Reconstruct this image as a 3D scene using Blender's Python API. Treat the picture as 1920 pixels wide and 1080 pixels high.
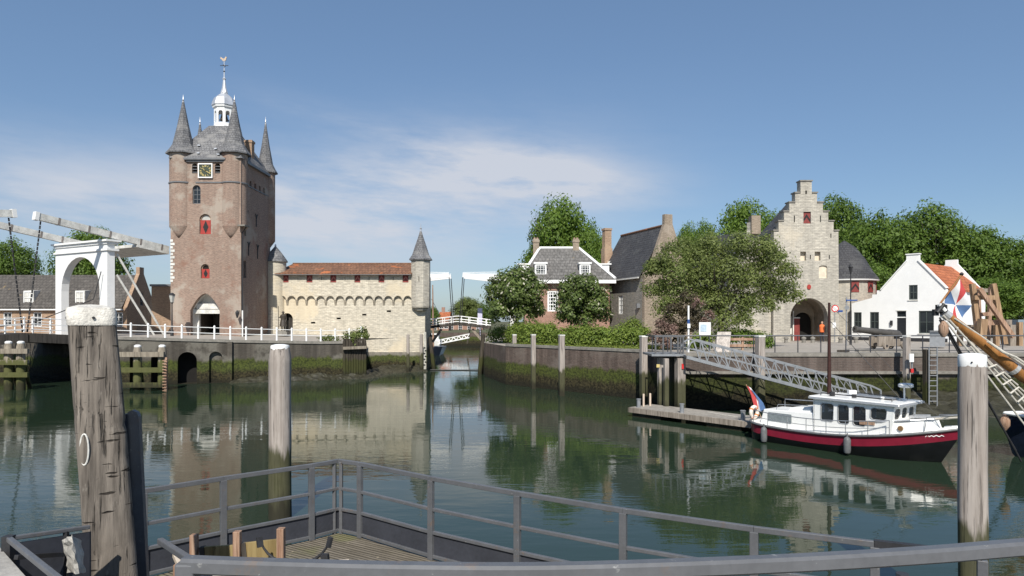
import bpy, bmesh, math, random
import numpy as np
from mathutils import Vector, Matrix, noise
from mathutils.geometry import tessellate_polygon
random.seed(7)
R = math.radians
SC = bpy.context.scene
for o in list(bpy.data.objects):
    bpy.data.objects.remove(o)
# ------------------------------------------------------------ camera, sky, sun, exposure
F, E, H0 = 1300.0, 4.7, 600.0            # focal length in photo pixels, eye height above the water, horizon row
cam_d = bpy.data.cameras.new('camera'); cam = bpy.data.objects.new('camera', cam_d); SC.collection.objects.link(cam)
cam.location = (0, 0, E); cam.rotation_euler = (R(90), 0, 0)
cam_d.sensor_width = 36; cam_d.lens = 36 * F / 1920; cam_d.shift_y = (H0 - 540) / 1920
cam_d.clip_start = 0.05; cam_d.clip_end = 5000
SC.camera = cam
SUN_AZ, SUN_EL = 3, 44                  # light travels towards +Y, this many degrees to the right
sun_d = bpy.data.lights.new('sun', 'SUN'); sun_d.energy = 4.7; sun_d.angle = R(0.5); sun_d.color = (1, .95, .86)
sun = bpy.data.objects.new('sun', sun_d); SC.collection.objects.link(sun)
ldir = Vector((math.sin(R(SUN_AZ)) * math.cos(R(SUN_EL)), math.cos(R(SUN_AZ)) * math.cos(R(SUN_EL)), -math.sin(R(SUN_EL))))
sun.rotation_euler = ldir.to_track_quat('-Z', 'Y').to_euler(); sun.location = (-30, -60, 80)
SC.view_settings.view_transform = 'Standard'; SC.view_settings.look = 'None'
SC.view_settings.exposure = .30; SC.view_settings.gamma = 1; SC.view_settings.use_curve_mapping = False

def nd(nt, typ, ins=None, **at):
    n = nt.nodes.new(typ)
    for k, v in at.items(): setattr(n, k, v)
    for k, v in (ins or {}).items():
        s = n.inputs[k]
        if isinstance(v, bpy.types.NodeSocket): nt.links.new(v, s)
        else: s.default_value = v
    return n
def mth(nt, op, a, b=0.0, c=0.0, clamp=False):
    n = nd(nt, 'ShaderNodeMath', {0: a, 1: b, 2: c}, operation=op); n.use_clamp = clamp; return n.outputs[0]
def mixc(nt, fac, a, b, blend='MIX'):
    n = nd(nt, 'ShaderNodeMix', data_type='RGBA', blend_type=blend)
    for i, v in ((0, fac), (6, a), (7, b)):
        if isinstance(v, bpy.types.NodeSocket): nt.links.new(v, n.inputs[i])
        else: n.inputs[i].default_value = v if i == 0 else (v if len(v) == 4 else (*v, 1))
    return n.outputs[2]
def ramp(nt, v, lo, hi):
    return nd(nt, 'ShaderNodeMapRange', {'Value': v, 'From Min': lo, 'From Max': hi}, interpolation_type='SMOOTHSTEP').outputs[0]
def noi(nt, vec, scale, detail=4, rough=.55):
    return nd(nt, 'ShaderNodeTexNoise', {'Vector': vec, 'Scale': scale, 'Detail': detail, 'Roughness': rough}).outputs[0]

W = bpy.data.worlds.new('World'); SC.world = W; W.use_nodes = True
wt = W.node_tree; wt.nodes.clear()
sky = nd(wt, 'ShaderNodeTexSky', sky_type='NISHITA', sun_disc=False)
sky.sun_elevation = R(SUN_EL); sky.sun_rotation = R(180 + SUN_AZ)
sky.altitude = 0; sky.air_density = 1.0; sky.dust_density = 0.6; sky.ozone_density = 2.2
tc = nd(wt, 'ShaderNodeTexCoord')
sp = nd(wt, 'ShaderNodeSeparateXYZ', {0: tc.outputs['Generated']})
az = mth(wt, 'ARCTAN2', sp.outputs[0], sp.outputs[1])
el = mth(wt, 'ARCSINE', sp.outputs[2])
cv = nd(wt, 'ShaderNodeCombineXYZ', {0: mth(wt, 'ADD', mth(wt, 'MULTIPLY', az, 2.2), mth(wt, 'MULTIPLY', el, 2.5)), 1: mth(wt, 'MULTIPLY', el, 9.0), 2: 0.3}).outputs[0]
cn = noi(wt, cv, 1.6, 8, .62); cn2 = noi(wt, cv, 5.0, 6, .6)
def blob(pxc, pyc, wx, wy, tilt=0.0):
    a0 = math.atan((pxc - 960) / F); e0 = math.atan((H0 - pyc) / F * math.cos(a0))
    da = mth(wt, 'SUBTRACT', az, a0); de = mth(wt, 'SUBTRACT', mth(wt, 'SUBTRACT', el, e0), mth(wt, 'MULTIPLY', da, tilt))
    q = mth(wt, 'ADD', mth(wt, 'POWER', mth(wt, 'ABSOLUTE', mth(wt, 'DIVIDE', da, wx / F)), 2.0), mth(wt, 'POWER', mth(wt, 'ABSOLUTE', mth(wt, 'DIVIDE', de, wy / F)), 2.0))
    return mth(wt, 'EXPONENT', mth(wt, 'MULTIPLY', q, -1.0))
m1 = mth(wt, 'MULTIPLY', blob(1000, 328, 190, 46, -.14), 1.45)
m2 = mth(wt, 'MULTIPLY', blob(720, 390, 330, 105, .12), 1.35)
m3 = mth(wt, 'MULTIPLY', blob(130, 370, 360, 75, .0), .95)
m4 = mth(wt, 'MULTIPLY', blob(640, 225, 170, 22, -.2), .25)
mm = mth(wt, 'ADD', mth(wt, 'ADD', m1, m2), mth(wt, 'ADD', m3, m4))
tex = ramp(wt, mth(wt, 'ADD', mth(wt, 'MULTIPLY', cn, .7), mth(wt, 'MULTIPLY', cn2, .3)), .30, .66)
cm = mth(wt, 'MULTIPLY', mm, mth(wt, 'ADD', mth(wt, 'MULTIPLY', tex, .85), .14), clamp=True)
hs = nd(wt, 'ShaderNodeHueSaturation', {'Saturation': .97, 'Value': 1.04, 'Color': sky.outputs[0]}).outputs[0]
hs = mixc(wt, 1.0, hs, (.93, 1.0, 1.04), 'MULTIPLY')
hs = mixc(wt, .38, hs, (1.65, 2.85, 5.0))
skc = mixc(wt, mth(wt, 'MULTIPLY', cm, .9), hs, (6.0, 6.3, 7.0))
bg = nd(wt, 'ShaderNodeBackground', {'Color': skc, 'Strength': .085})
nd(wt, 'ShaderNodeOutputWorld', {0: bg.outputs[0]})

# ------------------------------------------------------------ materials
MATS = {}
def newmat(name, rough=.8, spec=.3):
    m = bpy.data.materials.new(name); m.use_nodes = True; nt = m.node_tree
    b = nt.nodes['Principled BSDF']; b.inputs['Roughness'].default_value = rough
    b.inputs['Specular IOR Level'].default_value = spec
    MATS[name] = m
    return m, nt, b
def pos(nt): return nd(nt, 'ShaderNodeNewGeometry').outputs['Position']
def scaled(nt, v, s): return nd(nt, 'ShaderNodeVectorMath', {0: v, 1: s}, operation='MULTIPLY').outputs[0]
def wallvec(nt):
    g = nd(nt, 'ShaderNodeNewGeometry')
    t = nd(nt, 'ShaderNodeVectorMath', {0: g.outputs['True Normal'], 1: (0, 0, 1)}, operation='CROSS_PRODUCT').outputs[0]
    t = nd(nt, 'ShaderNodeVectorMath', {0: t}, operation='NORMALIZE').outputs[0]
    u = nd(nt, 'ShaderNodeVectorMath', {0: t, 1: g.outputs['Position']}, operation='DOT_PRODUCT').outputs['Value']
    s = nd(nt, 'ShaderNodeSeparateXYZ', {0: g.outputs['Position']})
    return nd(nt, 'ShaderNodeCombineXYZ', {0: u, 1: s.outputs[2], 2: 0.0}).outputs[0], g.outputs['Position'], s.outputs[2]
def bump(nt, b, h, strength=.4, dist=.02):
    n = nd(nt, 'ShaderNodeBump', {'Strength': strength, 'Distance': dist, 'Height': h})
    nt.links.new(n.outputs[0], b.inputs['Normal'])
def plain(name, col, rough=.6, var=.25, sc=3.0, spec=.35, metal=0.0, bmp=0.0):
    m, nt, b = newmat(name, rough, spec)
    p = pos(nt); a = noi(nt, p, sc, 5, .65); c = noi(nt, p, sc * 9, 3, .6)
    f = ramp(nt, mth(nt, 'ADD', mth(nt, 'MULTIPLY', a, .65), mth(nt, 'MULTIPLY', c, .35)), .3, .7)
    nt.links.new(mixc(nt, f, tuple(x * (1 - var) for x in col), tuple(min(1, x * (1 + var * .6)) for x in col)), b.inputs['Base Color'])
    b.inputs['Metallic'].default_value = metal
    if bmp: bump(nt, b, c, bmp, .02)
    return m
def masonry(name, c1, c2, mortar, bw, bh, patch=None, pscale=.35, plo=.55, phi=.62, stain=.35, msize=.012, bmp=.5, rust=None):
    """coursed brick or stone with weathered patches and vertical run-off streaks"""
    m, nt, b = newmat(name, .9, .15)
    uv, p, z = wallvec(nt)
    br = nd(nt, 'ShaderNodeTexBrick', {'Vector': uv, 'Color1': (*c1, 1), 'Color2': (*c2, 1), 'Mortar': (*mortar, 1), 'Scale': 1.0,
            'Mortar Size': msize, 'Mortar Smooth': .3, 'Bias': 0.0, 'Brick Width': bw, 'Row Height': bh})
    br.offset = .5
    col = br.outputs[0]
    fine = noi(nt, scaled(nt, uv, (1 / bw, 1 / bh, 1)), .9, 2, .6)
    col = mixc(nt, 1.0, col, mixc(nt, ramp(nt, fine, .25, .75), (.76, .75, .74), (1.18, 1.16, 1.13)), 'MULTIPLY')
    if patch:
        pn = noi(nt, p, pscale, 7, .62)
        col = mixc(nt, mth(nt, 'MULTIPLY', ramp(nt, pn, plo, phi), .8), col, patch)
    if rust:
        rn = noi(nt, p, pscale * 1.7, 6, .6)
        col = mixc(nt, mth(nt, 'MULTIPLY', ramp(nt, rn, .55, .68), .7), col, rust)
    st = noi(nt, scaled(nt, p, (1.6, 1.6, .12)), 1.0, 6, .65)
    big = noi(nt, p, .16, 4, .5)
    sh = mth(nt, 'ADD', mth(nt, 'MULTIPLY', ramp(nt, st, .35, .68), .6), mth(nt, 'MULTIPLY', ramp(nt, big, .35, .65), .4))
    col = mixc(nt, mth(nt, 'MULTIPLY', sh, stain), col, tuple(x * .38 for x in c2))
    nt.links.new(col, b.inputs['Base Color'])
    bump(nt, b, mth(nt, 'ADD', mth(nt, 'MULTIPLY', br.outputs['Fac'], -.6), fine), bmp, .03)
    return m
def roofing(name, c1, c2, row, patch=None, plo=.58, phi=.64, stain=.3, pscale=.8):
    m, nt, b = newmat(name, .75, .3)
    uv, p, z = wallvec(nt)
    br = nd(nt, 'ShaderNodeTexBrick', {'Vector': uv, 'Color1': (*c1, 1), 'Color2': (*c2, 1), 'Mortar': (*[x * .35 for x in c1], 1), 'Scale': 1.0,
            'Mortar Size': .02, 'Mortar Smooth': .6, 'Brick Width': row * 1.1, 'Row Height': row})
    fine = noi(nt, scaled(nt, uv, (1 / row, 1 / row, 1)), 1.1, 3, .6)
    col = mixc(nt, 1.0, br.outputs[0], mixc(nt, ramp(nt, fine, .25, .75), (.65, .65, .65), (1.25, 1.25, 1.25)), 'MULTIPLY')
    if patch:
        col = mixc(nt, mth(nt, 'MULTIPLY', ramp(nt, noi(nt, scaled(nt, p, (1, 1, 2)), pscale, 6, .6), plo, phi), .85), col, patch)
    st = noi(nt, p, .5, 6, .65)
    col = mixc(nt, mth(nt, 'MULTIPLY', ramp(nt, st, .35, .7), stain), col, tuple(x * .45 for x in c2))
    nt.links.new(col, b.inputs['Base Color'])
    bump(nt, b, mth(nt, 'ADD', mth(nt, 'MULTIPLY', br.outputs['Fac'], -1.0), fine), .5, .03)
    return m
def timber(name, c1, c2, grain=14.0, algae=None, algae_z=1.7, rough=.85, stretch=.06, bmp=.6, cuts=False):
    m, nt, b = newmat(name, rough, .2)
    p = pos(nt); z = nd(nt, 'ShaderNodeSeparateXYZ', {0: p}).outputs[2]
    oc = nd(nt, 'ShaderNodeTexCoord').outputs['Object']
    g = noi(nt, scaled(nt, oc, (1, 1, stretch)), grain, 6, .7); w = noi(nt, scaled(nt, oc, (1, 1, .2)), grain * .2, 5, .6)
    col = mixc(nt, ramp(nt, g, .32, .66), c1, c2)
    col = mixc(nt, mth(nt, 'MULTIPLY', ramp(nt, w, .4, .7), .45), col, tuple(x * .55 for x in c1))
    cr = noi(nt, scaled(nt, oc, (1, 1, .035)), grain * 2.2, 3, .6)
    col = mixc(nt, mth(nt, 'MULTIPLY', ramp(nt, cr, .40, .30), .75), col, tuple(x * .22 for x in c1))
    if cuts:
        ct = noi(nt, scaled(nt, oc, (5, 5, 26)), 1.0, 2, .5)
        col = mixc(nt, mth(nt, 'MULTIPLY', ramp(nt, ct, .335, .29), .85), col, (.015, .012, .01))
        kn = noi(nt, scaled(nt, oc, (9, 9, 3)), 1.0, 5, .7)
        col = mixc(nt, mth(nt, 'MULTIPLY', ramp(nt, kn, .58, .70), .5), col, (.34, .31, .27))
        g = mth(nt, 'SUBTRACT', g, mth(nt, 'MULTIPLY', ramp(nt, ct, .36, .28), 1.5))
    if algae:
        zz = mth(nt, 'ADD', z, mth(nt, 'MULTIPLY', mth(nt, 'SUBTRACT', noi(nt, scaled(nt, p, (2, 2, .3)), 3.0, 4), .5), 1.2))
        col = mixc(nt, mth(nt, 'MULTIPLY', ramp(nt, zz, algae_z + .15, algae_z - .1), .9), col, mixc(nt, noi(nt, p, 6.0, 4), tuple(x * .5 for x in algae), algae))
        col = mixc(nt, mth(nt, 'MULTIPLY', ramp(nt, zz, .75, .25), .8), col, (.022, .02, .015))
    nt.links.new(col, b.inputs['Base Color'])
    bump(nt, b, mth(nt, 'ADD', g, mth(nt, 'MULTIPLY', ramp(nt, cr, .30, .42), 1.2)), bmp, .012)
    return m
def quaymat(name, c1, c2, mortar, ledge, az0, k=1.0):
    """harbour wall: brick above, then a green algae belt, then brown and near black weed towards the water"""
    m, nt, b = newmat(name, .85, .25)
    uv, p, z = wallvec(nt)
    br = nd(nt, 'ShaderNodeTexBrick', {'Vector': uv, 'Color1': (*c1, 1), 'Color2': (*c2, 1), 'Mortar': (*mortar, 1), 'Scale': 1.0,
            'Mortar Size': .012, 'Brick Width': .3, 'Row Height': .09})
    st = noi(nt, scaled(nt, p, (2.2, 2.2, .15)), 1.0, 6, .65); bg_ = noi(nt, p, .4, 5, .6); f = noi(nt, p, 7.0, 5, .7)
    col = mixc(nt, mth(nt, 'MULTIPLY', ramp(nt, st, .3, .65), .6), br.outputs[0], tuple(x * .3 for x in c1))
    col = mixc(nt, mth(nt, 'MULTIPLY', ramp(nt, bg_, .52, .62), .5), col, ledge)
    zz = mth(nt, 'ADD', z, mth(nt, 'ADD', mth(nt, 'MULTIPLY', mth(nt, 'SUBTRACT', bg_, .5), .9), mth(nt, 'MULTIPLY', mth(nt, 'SUBTRACT', st, .5), .7)))
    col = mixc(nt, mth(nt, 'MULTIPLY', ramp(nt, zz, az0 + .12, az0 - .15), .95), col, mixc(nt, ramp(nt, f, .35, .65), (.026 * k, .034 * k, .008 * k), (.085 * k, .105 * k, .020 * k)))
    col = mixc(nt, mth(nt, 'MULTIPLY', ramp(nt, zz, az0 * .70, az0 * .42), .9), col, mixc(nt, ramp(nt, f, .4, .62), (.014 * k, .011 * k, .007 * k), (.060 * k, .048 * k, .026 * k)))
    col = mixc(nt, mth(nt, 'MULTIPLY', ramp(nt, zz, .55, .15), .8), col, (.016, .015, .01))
    nt.links.new(col, b.inputs['Base Color'])
    bump(nt, b, mth(nt, 'ADD', f, mth(nt, 'MULTIPLY', br.outputs['Fac'], -.3)), .7, .06)
    return m
def leafmat(name, c1, c2, c3=None, trans=.35):
    m, nt, b = newmat(name, .55, .3)
    g = nd(nt, 'ShaderNodeNewGeometry'); r = g.outputs['Random Per Island']
    big = noi(nt, g.outputs['Position'], .55, 3, .5)
    col = mixc(nt, r, c1, c2)
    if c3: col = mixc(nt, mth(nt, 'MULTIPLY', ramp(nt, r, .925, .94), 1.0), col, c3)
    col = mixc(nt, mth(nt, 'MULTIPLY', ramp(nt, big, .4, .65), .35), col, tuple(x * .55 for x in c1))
    nt.links.new(col, b.inputs['Base Color'])
    tr = nd(nt, 'ShaderNodeBsdfTranslucent', {0: mixc(nt, .5, col, tuple(min(1, x * 1.5) for x in c2))})
    mx = nd(nt, 'ShaderNodeMixShader', {0: trans, 1: b.outputs[0], 2: tr.outputs[0]})
    nt.links.new(mx.outputs[0], nt.nodes['Material Output'].inputs[0])
    return m

BRICKT = masonry('tower_brick', (.345, .235, .188), (.27, .185, .148), (.36, .31, .265), .24, .075, patch=(.41, .355, .30), pscale=.38, plo=.52, phi=.60, stain=.30, rust=(.27, .15, .11))
STONE = masonry('cream_stone', (.64, .595, .50), (.555, .515, .43), (.45, .41, .34), .40, .14, patch=(.68, .585, .43), pscale=.3, plo=.5, phi=.62, stain=.25, bmp=.6)
STONEG = masonry('grey_cream_stone', (.54, .51, .445), (.46, .435, .385), (.38, .36, .315), .40, .14, patch=(.58, .52, .42), pscale=.35, plo=.54, phi=.64, stain=.42, bmp=.6)
STONEW = masonry('old_grey_stone', (.33, .31, .28), (.27, .26, .235), (.36, .34, .30), .34, .12, patch=(.36, .32, .26), pscale=.4, stain=.4)
BRICKR = masonry('red_brick', (.38, .20, .15), (.30, .155, .115), (.38, .32, .27), .24, .075, patch=(.40, .26, .20), pscale=.5, stain=.25)
BRICKY = masonry('warm_brick', (.42, .27, .18), (.33, .21, .14), (.42, .35, .27), .24, .075, patch=(.45, .33, .23), pscale=.5, stain=.25)
BRICKP = masonry('pale_weathered_brick', (.35, .285, .225), (.285, .23, .18), (.42, .36, .29), .24, .08, patch=(.45, .38, .31), pscale=.5, stain=.4)
SLATE = roofing('slate_spire', (.20, .20, .205), (.15, .15, .16), .2, patch=(.25, .245, .24), plo=.5, phi=.66, stain=.35)
SLATED = roofing('dark_slate', (.075, .075, .08), (.06, .06, .066), .22, patch=(.10, .10, .10), plo=.5, phi=.7, stain=.3)
TILEB = roofing('brown_tile', (.245, .128, .075), (.195, .10, .062), .26, patch=(.52, .165, .06), plo=.615, phi=.65, stain=.4, pscale=.55)
TILEO = roofing('orange_tile', (.50, .17, .075), (.40, .125, .055), .28, stain=.35)
TILEH = roofing('weathered_grey_tile', (.20, .19, .18), (.145, .138, .13), .30, patch=(.30, .22, .10), plo=.66, phi=.72, stain=.45)
TILEG = roofing('grey_pantile', (.115, .104, .094), (.088, .08, .073), .28, patch=(.28, .20, .09), plo=.66, phi=.72, stain=.35)
WHITE = plain('white_paint', (.80, .80, .79), .45, .07, 1.5)
WHITEW = plain('worn_white_paint', (.66, .65, .61), .65, .36, 2.2, bmp=.25)
WHITEB = plain('whitewash', (.80, .80, .79), .85, .05, 1.2, bmp=.12)
PLASTER = plain('white_plaster', (.70, .68, .64), .8, .15, 1.0)
LEAD = plain('pale_lead', (.62, .63, .65), .35, .25, 2.0, metal=.5)
LEADD = plain('dark_lead', (.16, .165, .175), .5, .25, 2.0)
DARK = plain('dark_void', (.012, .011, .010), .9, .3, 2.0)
GLASS, _nt, _b = newmat('window_glass', .06, .6); _b.inputs['Base Color'].default_value = (.02, .024, .028, 1)
DOORD = plain('dark_door_paint', (.02, .022, .026), .4, .3, 5)
REDS = plain('red_shutter_paint', (.36, .045, .035), .5, .25, 4)
REDD = plain('dull_red_shutter_paint', (.22, .045, .04), .6, .3, 4)
BLACKP = plain('black_shutter_paint', (.02, .02, .02), .5, .3, 4)
GOLD = plain('gilding', (.72, .58, .24), .4, .2, 6, metal=.3)
CLOCKF = plain('clock_green', (.05, .065, .045), .5, .3, 6)
IRON = plain('dark_iron', (.03, .03, .033), .55, .35, 6)
STEEL = plain('grey_steel_paint', (.105, .108, .116), .42, .18, 5, spec=.5)
_nt = STEEL.node_tree; _b = _nt.nodes['Principled BSDF']; _c = _b.inputs['Base Color'].links[0].from_socket
_r = noi(_nt, pos(_nt), 7.0, 7, .7); _c = mixc(_nt, mth(_nt, 'MULTIPLY', ramp(_nt, _r, .58, .68), .5), _c, (.15, .105, .075)); _c = mixc(_nt, mth(_nt, 'MULTIPLY', ramp(_nt, noi(_nt, pos(_nt), 31.0, 4, .6), .66, .72), .6), _c, (.30, .30, .29)); _nt.links.new(_c, _b.inputs['Base Color'])
STEELD = plain('dark_steel_panel', (.042, .045, .056), .6, .25, 2.5, spec=.3)
GALV = plain('galvanised_steel', (.36, .37, .385), .4, .2, 5, metal=.55)
TIMW = timber('weathered_timber', (.185, .155, .125), (.36, .31, .26), 16)
TIMP = timber('harbour_pile_timber', (.26, .225, .20), (.41, .365, .33), 12, algae=(.060, .064, .022), algae_z=1.65)
TIMF = timber('foreground_pile_timber', (.095, .082, .07), (.225, .195, .165), 17, bmp=1.0, cuts=True)
TIMD = timber('wet_dark_timber', (.035, .03, .024), (.085, .072, .056), 9, algae=(.06, .065, .02), algae_z=1.5)
TIMG = timber('green_fender_timber', (.20, .17, .135), (.33, .29, .23), 9, algae=(.10, .11, .03), algae_z=2.0)
TIMB = timber('bridge_timber', (.045, .04, .036), (.09, .08, .07), 8)
TIMO = timber('orange_timber', (.24, .15, .09), (.42, .29, .18), 9)
TIMY = timber('mustard_plank', (.20, .145, .06), (.31, .235, .11), 9)
TIMR = timber('red_brown_timber', (.25, .14, .09), (.42, .29, .21), 18)
VARN = timber('varnished_spar', (.27, .115, .035), (.38, .185, .065), 6, rough=.3, bmp=.15)
QUAYL = quaymat('left_quay_brick', (.115, .10, .083), (.09, .079, .067), (.13, .118, .10), (.25, .235, .20), 1.75)
QUAYR = quaymat('right_quay_brick', (.17, .125, .105), (.135, .10, .085), (.17, .145, .125), (.20, .17, .145), 1.62)
QUAYS = quaymat('shaded_quay_brick', (.15, .115, .10), (.12, .092, .08), (.15, .13, .115), (.18, .155, .135), 1.75, .5)  # weed colours darkened: shade and wet under the gangway painted in
COPE = plain('coping_stone', (.23, .215, .19), .85, .35, 3, bmp=.4)
CONC = plain('quay_concrete', (.34, .325, .30), .9, .3, 2.2, bmp=.5)
MUD = plain('harbour_mud', (.036, .034, .020), .55, .6, 2.2, spec=.4, bmp=.9)
PAVE = plain('plaza_paving', (.33, .30, .265), .9, .22, 1.2, bmp=.3)
EARTH = plain('earth', (.10, .10, .05), .95, .4, 1.0, bmp=.3)
HULLR = plain('red_hull_paint', (.22, .014, .034), .3, .18, 2.5, spec=.5)
HULLB = plain('black_hull_paint', (.012, .012, .014), .25, .3, 3, spec=.5)
HULLN = plain('navy_hull_paint', (.012, .017, .032), .25, .3, 3, spec=.5)
BOATW = plain('boat_white_gelcoat', (.80, .80, .78), .3, .06, 2, spec=.5)
ROPE = plain('rope', (.55, .52, .46), .9, .25, 9)
RUBBER = plain('grey_fender_rubber', (.13, .135, .14), .5, .25, 6)
FRED = plain('flag_red', (.46, .06, .06), .8, .12, 6); FWHITE = plain('flag_white', (.66, .66, .66), .8, .08, 6); FBLUE = plain('flag_blue', (.08, .15, .30), .8, .12, 6)
ORANGE = plain('orange_vest', (.75, .17, .05), .8, .15, 6); SKIN = plain('skin', (.45, .27, .19), .6, .1, 6); NAVYC = plain('dark_trousers', (.03, .035, .05), .85, .2, 6)
BRONZE = plain('dark_bronze', (.055, .045, .035), .5, .3, 5, spec=.5)
NET = plain('pale_netting', (.44, .42, .38), .9, .4, 14)
LANTG = plain('lamp_glass', (.45, .45, .42), .2, .2, 4)
SIGNB = plain('sign_blue', (.03, .08, .25), .5, .1, 4); SIGNR = plain('sign_red', (.55, .03, .03), .5, .1, 4)
# deck boards with dark grooves
DECK, nt, b = newmat('deck_boards', .9, .2)
p = pos(nt); rot = nd(nt, 'ShaderNodeVectorRotate', {'Vector': p, 'Axis': (0, 0, 1), 'Angle': R(32.5)}, rotation_type='AXIS_ANGLE').outputs[0]
s_ = nd(nt, 'ShaderNodeSeparateXYZ', {0: rot})
saw = mth(nt, 'FRACT', mth(nt, 'MULTIPLY', s_.outputs[1], 15.0))
gro = ramp(nt, mth(nt, 'ABSOLUTE', mth(nt, 'SUBTRACT', saw, .5)), .30, .46)
idn = nd(nt, 'ShaderNodeTexWhiteNoise', {'W': mth(nt, 'FLOOR', mth(nt, 'MULTIPLY', s_.outputs[1], 15.0))}, noise_dimensions='1D').outputs[0]
n1 = noi(nt, scaled(nt, rot, (.5, 6, 1)), 4.0, 6, .7); n2 = noi(nt, p, 1.3, 5, .6)
col = mixc(nt, ramp(nt, n1, .3, .7), (.11, .095, .07), (.235, .205, .165))
col = mixc(nt, mth(nt, 'MULTIPLY', idn, .35), col, (.12, .10, .075))
col = mixc(nt, mth(nt, 'MULTIPLY', ramp(nt, n2, .5, .68), .6), col, (.15, .155, .06))
col = mixc(nt, mth(nt, 'MULTIPLY', gro, .7), col, (.02, .017, .013))
spk = nd(nt, 'ShaderNodeTexVoronoi', {'Vector': p, 'Scale': 5.0}).outputs['Distance']
col = mixc(nt, mth(nt, 'MULTIPLY', ramp(nt, spk, .13, .07), .7), col, (.36, .31, .22))
nt.links.new(col, b.inputs['Base Color']); bump(nt, b, mth(nt, 'ADD', n1, mth(nt, 'MULTIPLY', gro, -2.0)), .6, .015)
# water
WATER, nt, b = newmat('harbour_water', .02, .5)
b.inputs['Base Color'].default_value = (.020, .035, .021, 1); b.inputs['IOR'].default_value = 1.333
p = pos(nt)
wa = noi(nt, scaled(nt, p, (.55, 1.5, 1)), 1.0, 3, .5); wb = noi(nt, scaled(nt, p, (2.0, 5.5, 1)), 1.0, 3, .55)
calm = ramp(nt, noi(nt, scaled(nt, p, (.10, .16, 1)), 1.0, 3, .5), .36, .64)
hgt = mth(nt, 'ADD', mth(nt, 'MULTIPLY', wa, .0062), mth(nt, 'MULTIPLY', mth(nt, 'MULTIPLY', wb, calm), .0045))
bn = nd(nt, 'ShaderNodeBump', {'Strength': 1.0, 'Distance': 1.0, 'Height': hgt}); nt.links.new(bn.outputs[0], b.inputs['Normal'])

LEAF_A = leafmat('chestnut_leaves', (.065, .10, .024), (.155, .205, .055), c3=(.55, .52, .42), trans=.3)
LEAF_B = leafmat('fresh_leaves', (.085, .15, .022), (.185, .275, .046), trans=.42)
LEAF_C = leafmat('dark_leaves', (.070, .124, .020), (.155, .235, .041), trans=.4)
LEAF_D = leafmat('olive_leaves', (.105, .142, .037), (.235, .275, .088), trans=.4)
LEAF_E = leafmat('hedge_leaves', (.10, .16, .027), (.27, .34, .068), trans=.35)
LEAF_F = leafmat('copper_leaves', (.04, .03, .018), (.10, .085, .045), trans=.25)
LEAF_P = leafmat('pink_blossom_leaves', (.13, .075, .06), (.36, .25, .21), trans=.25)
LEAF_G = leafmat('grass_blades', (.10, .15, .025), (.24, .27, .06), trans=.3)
BARK = timber('bark', (.05, .042, .034), (.11, .095, .078), 9)
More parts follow.
